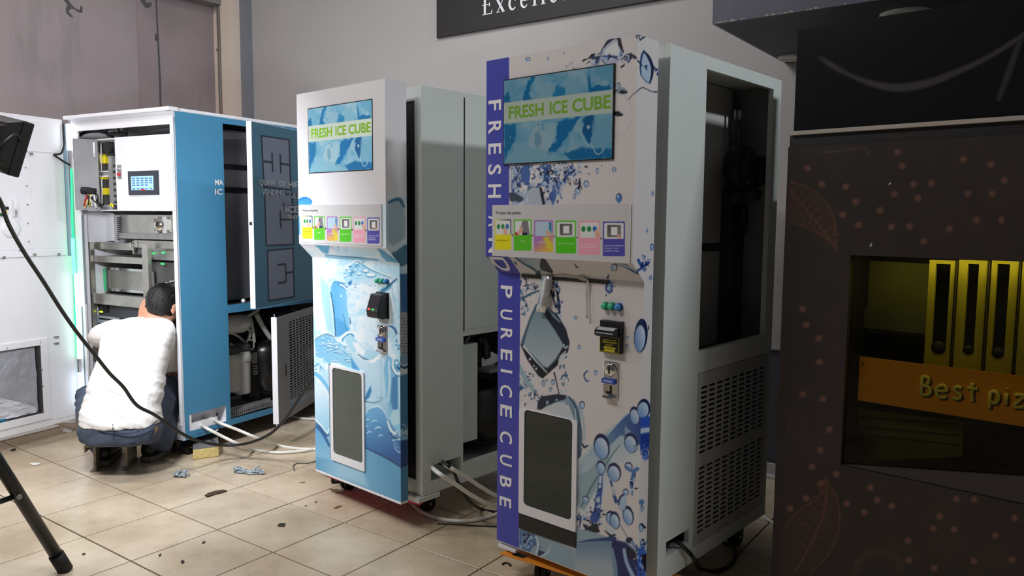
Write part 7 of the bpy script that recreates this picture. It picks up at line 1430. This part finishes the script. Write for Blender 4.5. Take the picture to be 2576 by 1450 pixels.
P.stroke([(2064, 145), (2090, 163), (2140, 190), (2200, 212), (2260, 221), (2330, 210), (2400, 184), (2480, 147), (2550, 104), (2580, 82)], [3, 7, 5, 8, 10, 10, 8, 6, 6, 5], (.28, .265, .29), 9); P.stroke([(2572, 92), (2556, 130), (2535, 190), (2512, 250)], [4, 7, 8, 5], (.24, .23, .25), 9)  # grey reflection of a cable, painted into the header's colour
paint_obj('header_face', pts, nu, nz, P.C, paint_mat('painted_header_reflection', .25, 0, .3), pz)
g = G(); g.box(-.004, WZ, -.016, .02, zs_a, zc); g.build('white_strip', mat('white_strip_paint', (.72, .69, .66), .5, var=.05), pz, .001)
g = G(); g.box(-.012, WZ, .0, .5, zs_b, zs_a); g.build('dark_lip', mat('dark_lip', (.10, .095, .10), .5), pz)
BR = (.225, .195, .185)
def pz_paint(X, Yp):
    P = Paint(X, Yp, BR); n = fbm(X/70, Yp/70, 101, 4); P.C = P.C*(.92+.16*n)[:, None]; DT = (.46, .32, .28); LF = (.42, .28, .21)
    for x, y in ((2258, 383), (2270, 418), (2031, 423), (2424, 401), (2493, 414), (2067, 464), (2128, 470), (2298, 464), (2343, 462), (2527, 454), (2250, 488), (2435, 488), (2496, 488), (2309, 499), (2153, 508), (2214, 530), (2120, 541), (2457, 554), (2519, 554), (2160, 566), (2242, 571), (2288, 570), (2388, 576), (2324, 608), (2019, 778), (2028, 818), (2060, 852), (2061, 911), (2020, 993), (2070, 1004), (2086, 1081), (2064, 1134), (2043, 1175), (2104, 1194), (2065, 1217), (2130, 1268), (2028, 1255), (1988, 1280), (2190, 1227), (2206, 1259), (2243, 1274), (2300, 1203), (2174, 1290), (2406, 1256), (2450, 1257), (2364, 1300), (2348, 1330), (2400, 1333), (2284, 1361), (2504, 1348), (2553, 1304), (2560, 1216), (2450, 1412), (2350, 1430), (2287, 1410), (2546, 1409)):
        P.ell(x, y, 8.5, 8, DT, 4, .9, .2)
    P.poly([(1985, 455), (2020, 465), (2050, 485), (2080, 512), (2098, 550), (2103, 590), (2107, 627), (2095, 612), (2060, 590), (2020, 570), (1980, 555)], (.30, .22, .185), 10, .6)
    P.stroke([(1985, 458), (2020, 465), (2055, 488), (2085, 520), (2100, 560), (2102, 595), (2107, 627)], 1.4, LF, 2); P.stroke([(1985, 556), (2030, 574), (2065, 592), (2095, 612), (2107, 627)], 1.2, LF, 2); P.stroke([(1990, 480), (2030, 530), (2070, 580), (2105, 625)], 1.6, LF, 2)
    for k in range(9):
        x, y = 1995+k*11, 488+k*14; P.stroke([(x, y), (x+10+k, y-18+k), (x+18+k*1.5, y-24+k*2)], .9, LF, 2, .8); P.stroke([(x, y), (x-2, y+20), (x-20+k*4, y+44-k*3)], .9, LF, 2, .8)
    P.poly([(2075, 1205), (2100, 1240), (2112, 1290), (2105, 1345), (2080, 1400), (2030, 1440), (1960, 1450), (1960, 1330), (2000, 1290), (2060, 1250)], (.28, .21, .185), 12, .6); P.stroke([(2075, 1205), (2098, 1240), (2112, 1290), (2108, 1340), (2085, 1395), (2040, 1440)], 1.4, LF, 2); P.stroke([(2075, 1205), (2060, 1250), (2010, 1285), (1975, 1325)], 1.2, LF, 2); P.stroke([(2078, 1215), (2075, 1280), (2045, 1360), (2000, 1440)], 1.6, LF, 2)
    for k in range(8):
        x, y = 2076-k*8, 1250+k*22; P.stroke([(x, y), (x+14, y-4), (x+30, y-8)], .9, LF, 2, .8); P.stroke([(x, y), (x-14, y-18), (x-26, y-26+k)], .9, LF, 2, .8)
    for r_ in (52, 62): P.stroke([(2210+r_*math.cos(a), 1440+r_*math.sin(a)*.9) for a in np.linspace(3.14, 6.28, 12)], 2, (.34, .265, .235), 4, .7)
    for r_, (cx, cy) in ((16, (2000, 1050)), (22, (2006, 1075)), (12, (2130, 995))): P.stroke([(cx+r_*math.cos(a), cy+r_*math.sin(a)) for a in np.linspace(0, 6.28, 14)], 1.2, (.34, .265, .235), 3, .7)
    P.stroke([(2060, 385), (2110, 380), (2170, 372), (2185, 384), (2180, 392)], 1.2, (.48, .40, .36), 4, .6)
    for x, y in ((2191, 617), (2313, 348), (2239, 463)): P.ell(x, y, 3, 3, (.9, .9, .9), 1.5)
    return P
zb_ = .02; us = np.linspace(-.012, WZ, 280); zs2 = np.linspace(zb_, zs_b, 300); U, Z = np.meshgrid(us, zs2, indexing='ij'); pts = np.stack([U.ravel(), np.full(U.size, -.012), Z.ravel()], 1); X, Yp = project(FZ.W(pts)); P = pz_paint(X, Yp)
um, zm = (us[:-1]+us[1:])/2, (zs2[:-1]+zs2[1:])/2; keep = ~((um[:, None] > wu0) & (um[:, None] < wu1) & (zm[None] > wz0) & (zm[None] < wz1))
paint_obj('printed_front', pts, 280, 300, P.C, paint_mat('brown_print', .55, 0, .25), pz, keep)
BRM = mat('brown_panel', BR, .55, var=.06)
g = G(); holes(g, -.012, WZ, zb_, zs_b, [(wu0-.003, wu1+.003, wz0-.003, wz1+.003)], -.0115, .02); g.build('front_panel', BRM, pz)
g = G(); g.box(-.012, .01, .02, DZ, zb_, zs_b); g.build('side_panel', BRM, pz)
g = G(); g.box(WZ-.02, WZ, .02, DZ, zb_, zs_b); g.build('side_panel', BRM, pz)
g = G(); g.box(.01, WZ-.02, DZ-.02, DZ, zb_, zs_b); g.build('back_panel', BRM, pz)
g = G(); a = np.array(FZ.fv(2130, 1166, -.008)); b = np.array(FZ.fv(2576, 1200, -.008)); g.prism([(wu0, -.009, wz0), (wu1, -.009, wz0), (wu1, -.009, b[1]+(b[1]-wz0)*.3), (b[0], -.009, b[1])], (0, .012, 0)); g.build('window_sill', BRM, pz)
DK_ = mat('dark_display_inside', (.12, .12, .10), .6); PALE = mat('pale_display_board', (.70, .68, .48), .5, var=.12, scale=4)
vb = .34
g = G(); g.box(wu0-.02, wu1+.02, vb, vb+.01, wz0-.02, wz1+.02); g.build('display_back', DK_, pz)
g = G(); g.box(wu0-.02, wu0-.006, .02, vb, wz0-.02, wz1+.02); g.box(wu0-.02, wu1, .02, vb, wz0-.02, wz0-.006); g.box(wu0-.02, wu1, .02, vb, wz1+.006, wz1+.02); g.build('display_lining', DK_, pz)
def zbox(nm, m, v, x0, y0, x1, y1, dep): u0, u1, z0, z1 = rect_px(FZ, v, x0, y0, x1, y1); g = G(); g.box(u0, u1, v, v+dep, z0, z1); return g.build(nm, m, pz)
def zquad(nm, m, v, P_, dep): g = G(); g.prism([(lambda a: (a[0], v, a[1]))(FZ.fv(x, y, v)) for x, y in P_], (0, dep, 0)); return g.build(nm, m, pz)
zquad('olive_panel', mat('olive_board', (.46, .46, .26), .6, var=.15, scale=5), .20, [(2172, 655), (2345, 665), (2345, 850), (2172, 835)], .01); zquad('olive_shelf', mat('grey_olive_board', (.40, .42, .32), .6), .17, [(2150, 778), (2335, 790), (2335, 842), (2150, 822)], .02)
zquad('lower_board', mat('olive_floor_board', (.42, .42, .22), .55, var=.2, scale=7), .12, [(2160, 1032), (2420, 1062), (2420, 1150), (2158, 1160)], .01)
for y0, y1 in ((1048, 1066), (1072, 1094), (1092, 1118)): zquad('dark_streak', DK_, .118, [(2160, y0), (2415, y1), (2415, y1+4), (2160, y0+4)], .002)
YB = mat('yellow_display_strip', (.80, .76, .25), .5, var=.08, scale=4)
for x0, x1, s0, s1, yb_ in ((2330, 2399, 2347, 2384, 888), (2404, 2480, 2427, 2455, 894), (2486, 2558, 2500, 2532, 902), (2563, 2640, 2582, 2612, 910)):
    a, b, z0, z1 = rect_px(FZ, .10, x0, 655, x1, 955); c, d, zq, _ = rect_px(FZ, .10, s0, 700, s1, yb_)
    g = G(); holes(g, a, b, z0, z1, [(c, d, zq+.015, z1-.012)], .10, .115); st_ = g.build('slotted_strip', YB, pz)
    g = G(); r_ = (d-c)/2; g._lathe([(.001, 0), (r_, 0), (r_, .012), (.001, .012)], np.array([(c+d)/2, .0985, zq+.016]), np.array([0, 1., 0]), 18); g.build('slot_end', DK_, st_)
    g = G(); g.box(b-.004, b, .095, .10, z0, z1); g.build('strip_edge', DK_, st_)
oq = [FZ.fv(2163, 897, .05), FZ.fv(2576, 948, .05), FZ.fv(2576, 1066, .05), FZ.fv(2159, 1015, .05)]
z1_ = (oq[0][1]+oq[1][1])/2; z0_ = (oq[2][1]+oq[3][1])/2
g = G(); g.box(oq[0][0], wu1, .05, .054, z0_, z1_); g.build('orange_sign', mat('orange_sign_board', (.95, .62, .10), .5, var=.05, emit=.06), pz)
def hand_letter(nm, strokes, x0, y0, x1, y1, m, r_, dv, sh=(0, 0)):
    g = G(); (ua, za), (ub, zb2) = FZ.fv(x0+sh[0], y1+sh[1], .05), FZ.fv(x1+sh[0], y0+sh[1], .05); _, zb3 = FZ.fv(x0+sh[0], y0+sh[1], .05)
    for s in strokes: g.tube([(ua+(ub-ua)*x, .0495-dv, za+(zb3-za)*y-(ub-ua)*0) for x, y in s], r_, 8, 4 if len(s) > 2 else 0)
    g.build(nm, m, pz)
C_ = lambda cx, cy, rx, ry, a0, a1: [(cx+rx*math.cos(a), cy+ry*math.sin(a)) for a in np.linspace(a0, a1, 9)]
LT_ = {'B': [[(.12, 0), (.12, 1)], [(.12, 1), (.55, 1), (.72, .85), (.6, .62), (.15, .52)], [(.15, .52), (.7, .48), (.92, .25), (.7, .03), (.12, 0)]], 'e': [[(.06, .36), (.88, .42), (.8, .62), (.5, .70), (.15, .55), (.06, .3), (.25, .06), (.6, 0), (.92, .12)]], 's': [[(.85, .62), (.5, .70), (.2, .56), (.4, .40), (.75, .28), (.8, .1), (.45, 0), (.1, .08)]],
       't': [[(.5, 1), (.5, .5), (.52, .15), (.62, .0)], [(.1, .70), (.95, .72)]], 'p': [[(.12, .68), (.12, -.34)], [(.12, .55), (.4, .70), (.8, .55), (.85, .25), (.6, .02), (.14, .1)]], 'i': [[(.5, .66), (.5, 0)], [(.48, .92), (.52, .90)]], 'z': [[(.1, .66), (.85, .66), (.1, .02), (.9, .02)]], 'T': [[(.05, 1), (.95, 1)], [(.5, 1), (.5, 0)]]}
CR = mat('cream_letters', (.93, .88, .45), .5, emit=.05); SHD = mat('brown_letter_shadow', (.42, .30, .05), .6)
for ch, x0, y0, x1, y1 in (('B', 2315, 947, 2346, 992), ('e', 2353, 954, 2387, 998), ('s', 2394, 958, 2424, 1002), ('t', 2430, 962, 2462, 1007), ('p', 2487, 970, 2518, 1013), ('i', 2526, 974, 2538, 1018), ('z', 2548, 978, 2582, 1022), ('z', 2590, 984, 2624, 1028)):
    hand_letter('letter_shadow', LT_[ch], x0, y0, x1, y1, SHD, .0078, -.003, (3, 3)); hand_letter('letter', LT_[ch], x0, y0, x1, y1, CR, .0052, .002)
hand_letter('small_letter', LT_['T'], 2166, 911, 2175, 923, SHD, .0018, .0)
g = G(); g.box(wu0, wu1, .004, .008, wz0, wz1); g.build('display_pane', glass_mat('dark_display_pane', (.06, .06, .05), .03, .80, (.88, .87, .78)), pz)
l = bpy.data.lights.new('display_lamp_light', 'AREA'); l.energy = 1.2; l.color = (1.0, .90, .34); l.size = .9; l.shape = 'RECTANGLE'; l.size_y = .04
lo = bpy.data.objects.new('display_lamp_light', l); link(lo, pz); lo.location = ((wu0+wu1)/2, .055, wz1+.004); lo.rotation_euler = (math.radians(22), 0, 0)

# ================================================================== LOOSE THINGS
def sheet(nm, label, cat, pts, m, h=.004, group=None, z=0.0):
    g = G(); P_ = [at_z(x, y, z+.0015) for x, y in pts]; g.prism(P_, (0, 0, h)); return tag(g.build(nm, m, center=True), label, cat, group)
PAP = mat('white_paper', (.88, .87, .85), .7); BRN = mat('brown_wood_chip', (.30, .22, .15), .8, var=.3, scale=30); DKB = mat('dark_scrap', (.20, .17, .14), .8)
sheet('paper_scrap', 'white torn paper scrap near the corner of the opened white door', 'paper', [(158, 1062), (166, 1059), (194, 1060), (188, 1065), (166, 1066)], PAP)
sheet('paper_scrap', 'small white paper scrap lying on the brown tile left of the man', 'paper', [(157, 1083), (162, 1080), (174, 1082), (182, 1086), (178, 1089), (160, 1088)], PAP)
sheet('white_strip', 'long white plastic strip on the floor under the opened white door', 'strip', [(-40, 1112), (140, 1071), (152, 1073), (148, 1076), (-40, 1122)], PAP, .006)
sheet('paper_scrap', 'pale paper sliver on a tile between tripod leg and stool', 'paper', [(74, 1169), (84, 1166), (104, 1167), (98, 1170), (84, 1172)], PAP)
sheet('dark_chip', 'dark brown chip on the floor by the far left tile joint', 'scrap', [(26, 1134), (36, 1130), (41, 1131), (38, 1134), (30, 1136)], DKB)
sheet('wood_chip', 'long brown wood chip lying in front of the tangled film', 'wood chip', [(515, 1249), (524, 1243), (545, 1237), (562, 1235), (571, 1237), (560, 1241), (540, 1246), (524, 1252)], BRN, .006)
sheet('blue_scrap', 'bright blue plastic scrap on the floor right of the yellow block', 'scrap', [(574, 1121), (582, 1117), (596, 1118), (598, 1121), (586, 1123)], mat('blue_scrap', (.20, .45, .80), .5), .006)
sheet('dark_chip', 'dark square chip on the pale tile near the middle machine', 'scrap', [(698, 1325), (703, 1319), (718, 1319), (714, 1326)], DKB)
sheet('dark_chip', 'small dark pentagon chip near the bottom edge, right of tripod foot', 'scrap', [(455, 1414), (460, 1411), (464, 1414), (461, 1418), (456, 1418)], DKB)
sheet('dark_chip', 'small dark wedge chip on the tile in the lower left foreground', 'scrap', [(399, 1399), (404, 1395), (406, 1395), (402, 1401)], DKB)
sheet('dark_chip', 'tiny dark sliver on the tile between wood chip and tripod foot', 'scrap', [(508, 1367), (514, 1364), (517, 1364), (511, 1369)], DKB)
sheet('dark_chip', 'dark sliver by the tripod foot in the greenish floor glow', 'scrap', [(206, 1396), (212, 1394), (215, 1395), (210, 1397)], DKB)
sheet('white_strip', 'pale strip on the floor behind the nearest machine, by the pizza machine', 'strip', [(1903, 1293), (1912, 1293), (1962, 1325), (1955, 1327)], PAP, .004)
sheet('white_bracket', 'pale strip on the floor at the foot of the nearest machine', 'strip', [(1706, 1438), (1722, 1433), (1770, 1462), (1740, 1470)], mat('pale_strip', (.62, .60, .56), .6), .01)
t_ = thing('skirting_offcut', 'pale offcut of skirting lying against the back wall behind the grille', 'board', at_z(1948, 1200, 0), -AW)
g = G(); g.box(-.11, .12, .0, .02, 0, .07); g.box(-.11, .12, -.05, 0, 0, .012); g.build('offcut', mat('pale_offcut', (.72, .71, .70), .6), t_)
# tangle of clear film strips
for lab, spots, sd in (('crumpled pale blue film strips tangled in the tile joint', ((604, 1187, 15, 4), (612, 1188, 10, 4), (640, 1192, 24, 2)), 5), ('small twist of pale film strips right of the stool', ((455, 1198, 18, 5),), 6)):
    r = random.Random(sd); g = G(); 
    for cx, cy, rx, ry in spots:
        for k in range(12 if rx > 12 else 8):
            P_ = [at_z(cx+r.uniform(-rx, rx), cy+r.uniform(-ry, ry), .004) for _ in range(4)]
            for p in P_: p[2] += abs(r.gauss(0, .012))
            g.tube(P_, [.004, .006, .005, .002], 4, 3)
    o = g.build('film_tangle', mat('pale_blue_film', (.62, .67, .70), .25, var=.2, scale=50), center=True); tag(o, lab, 'plastic film'); o['kind'] = 'stuff'
# foam-cored block by the castor
bA, bB, bC, bD = at_z(486, 1158, 0), at_z(551, 1149, 0), at_z(548, 1112, 0), at_z(486, 1118, 0)
t_ = thing('foam_block', 'grey-topped yellow foam block beside the castor of the blue machine', 'block', (bA+bB)/2); q2 = lambda p, z: (p[0]-t_.location[0], p[1]-t_.location[1], z)
g = G(); g.hexa([q2(p, 0.001) for p in (bA, bB, bC, bD)], [q2(p, .062) for p in (bA, bB, bC, bD)]); g.build('foam_core', mat('yellow_foam', (.86, .78, .52), .9, var=.12, scale=30, bump=.6, bscale=80), t_, .004)
g = G(); g.hexa([q2(p, .062) for p in (bA, bB, bC, bD)], [q2(p, .066) for p in (bA, bB, bC, bD)]); g.build('grey_skin', mat('grey_facing', (.46, .46, .46), .5, var=.12), t_)
# hook, stains
cable('metal_hook', 'small dark hook-shaped bit of metal on the tile before the orange board', 'hook', [zf(1264, 1421, .004), zf(1266, 1418, .004), zf(1274, 1417, .004), zf(1283, 1420, .004), zf(1283, 1424, .004)], .004, DKB, k=4)
STN = mat('floor_stain_brown', (.42, .35, .26), .6, var=.2, scale=40)
def stain(pts):
    g = G(); g.prism([at_z(x, y, .0004) for x, y in pts], (0, 0, .0003)); g.build('floor_stain', STN, fl)
stain([(826, 1229), (838, 1231), (848, 1230), (858, 1240), (846, 1243), (836, 1238)]); stain([(838, 1280), (848, 1274), (862, 1272), (856, 1277), (846, 1281)]); stain([(765, 1273), (774, 1271), (770, 1276)]); stain([(790, 1263), (798, 1261), (795, 1267)]); stain([(751, 1215), (766, 1213), (768, 1216)]); stain([(950, 1250), (956, 1247), (960, 1251), (954, 1254)])
# silver and clear tape hanging from the slot under the near machine's chin
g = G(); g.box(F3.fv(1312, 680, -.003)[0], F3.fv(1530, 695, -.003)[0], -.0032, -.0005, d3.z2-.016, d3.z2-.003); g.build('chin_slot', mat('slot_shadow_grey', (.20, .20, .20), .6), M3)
def tape(nm, lab, rows, m, v):
    t_ = thing(nm, lab, 'tape', F3.w(*[(lambda a: (a[0], v, a[1]))(F3.fv(*rows[-1][:2], v))][0]), -F3.a); o_ = F3.loc(np.array(t_.location)); g = G(); L = []
    for k, (xl, yl, xr, yr, dv) in enumerate(rows):
        a, b = F3.fv(xl, yl, v+dv), F3.fv(xr, yr, v+dv); L += [(a[0]-o_[0], dv, a[1]-o_[2]), ((a[0]+b[0])/2-o_[0], dv-.004*(1 if k % 2 else -.5), (a[1]+b[1])/2-o_[2]), (b[0]-o_[0], dv, b[1]-o_[2])]
    g.add(L, [(3*k+j, 3*k+j+1, 3*k+j+4, 3*k+j+3) for k in range(len(rows)-1) for j in (0, 1)], True); ob_ = g.build(nm.split('_')[0]+'_strip', m, t_); so = ob_.modifiers.new('t', 'SOLIDIFY'); so.thickness = .0006
tape('foil_tape', 'crumpled silver foil tape hanging from the slot of the nearest machine', [(1364, 679, 1390, 681, .004), (1362, 705, 1388, 708, -.004), (1358, 735, 1383, 738, -.008), (1352, 765, 1376, 768, -.010), (1348, 784, 1371, 789, -.014)], mat('silver_foil', (.82, .83, .83), .28, .75, .12, 40), -.010)
tape('clear_tape', 'folded clear tape along the slot of the nearest machine, one end hanging', [(1389, 683, 1389, 697, .0), (1420, 684, 1420, 698, -.004), (1450, 686, 1450, 701, -.002), (1468, 690, 1470, 708, -.005), (1474, 700, 1482, 706, -.006), (1473, 740, 1478, 740, -.006), (1474, 775, 1478, 775, -.006), (1473, 802, 1480, 802, -.008)], glass_mat('cloudy_tape', (.80, .79, .78), .25, .35), -.006)

GRP = {'water_hose': 'white water hoses on the floor', 'power_cable': 'black power cables', 'thin_wire': 'thin wires on the floor', 'paper_scrap': 'white paper scraps on the floor', 'dark_chip': 'dark chips scattered on the tiles', 'white_strip': 'pale strips on the floor', 'film_tangle': 'film tangles on the floor', 'downlight': 'downlights under the soffit'}
for o in bpy.data.objects:
    b_ = o.name.split('.')[0]
    if o.parent is None and b_ in GRP: o['group'] = GRP[b_]
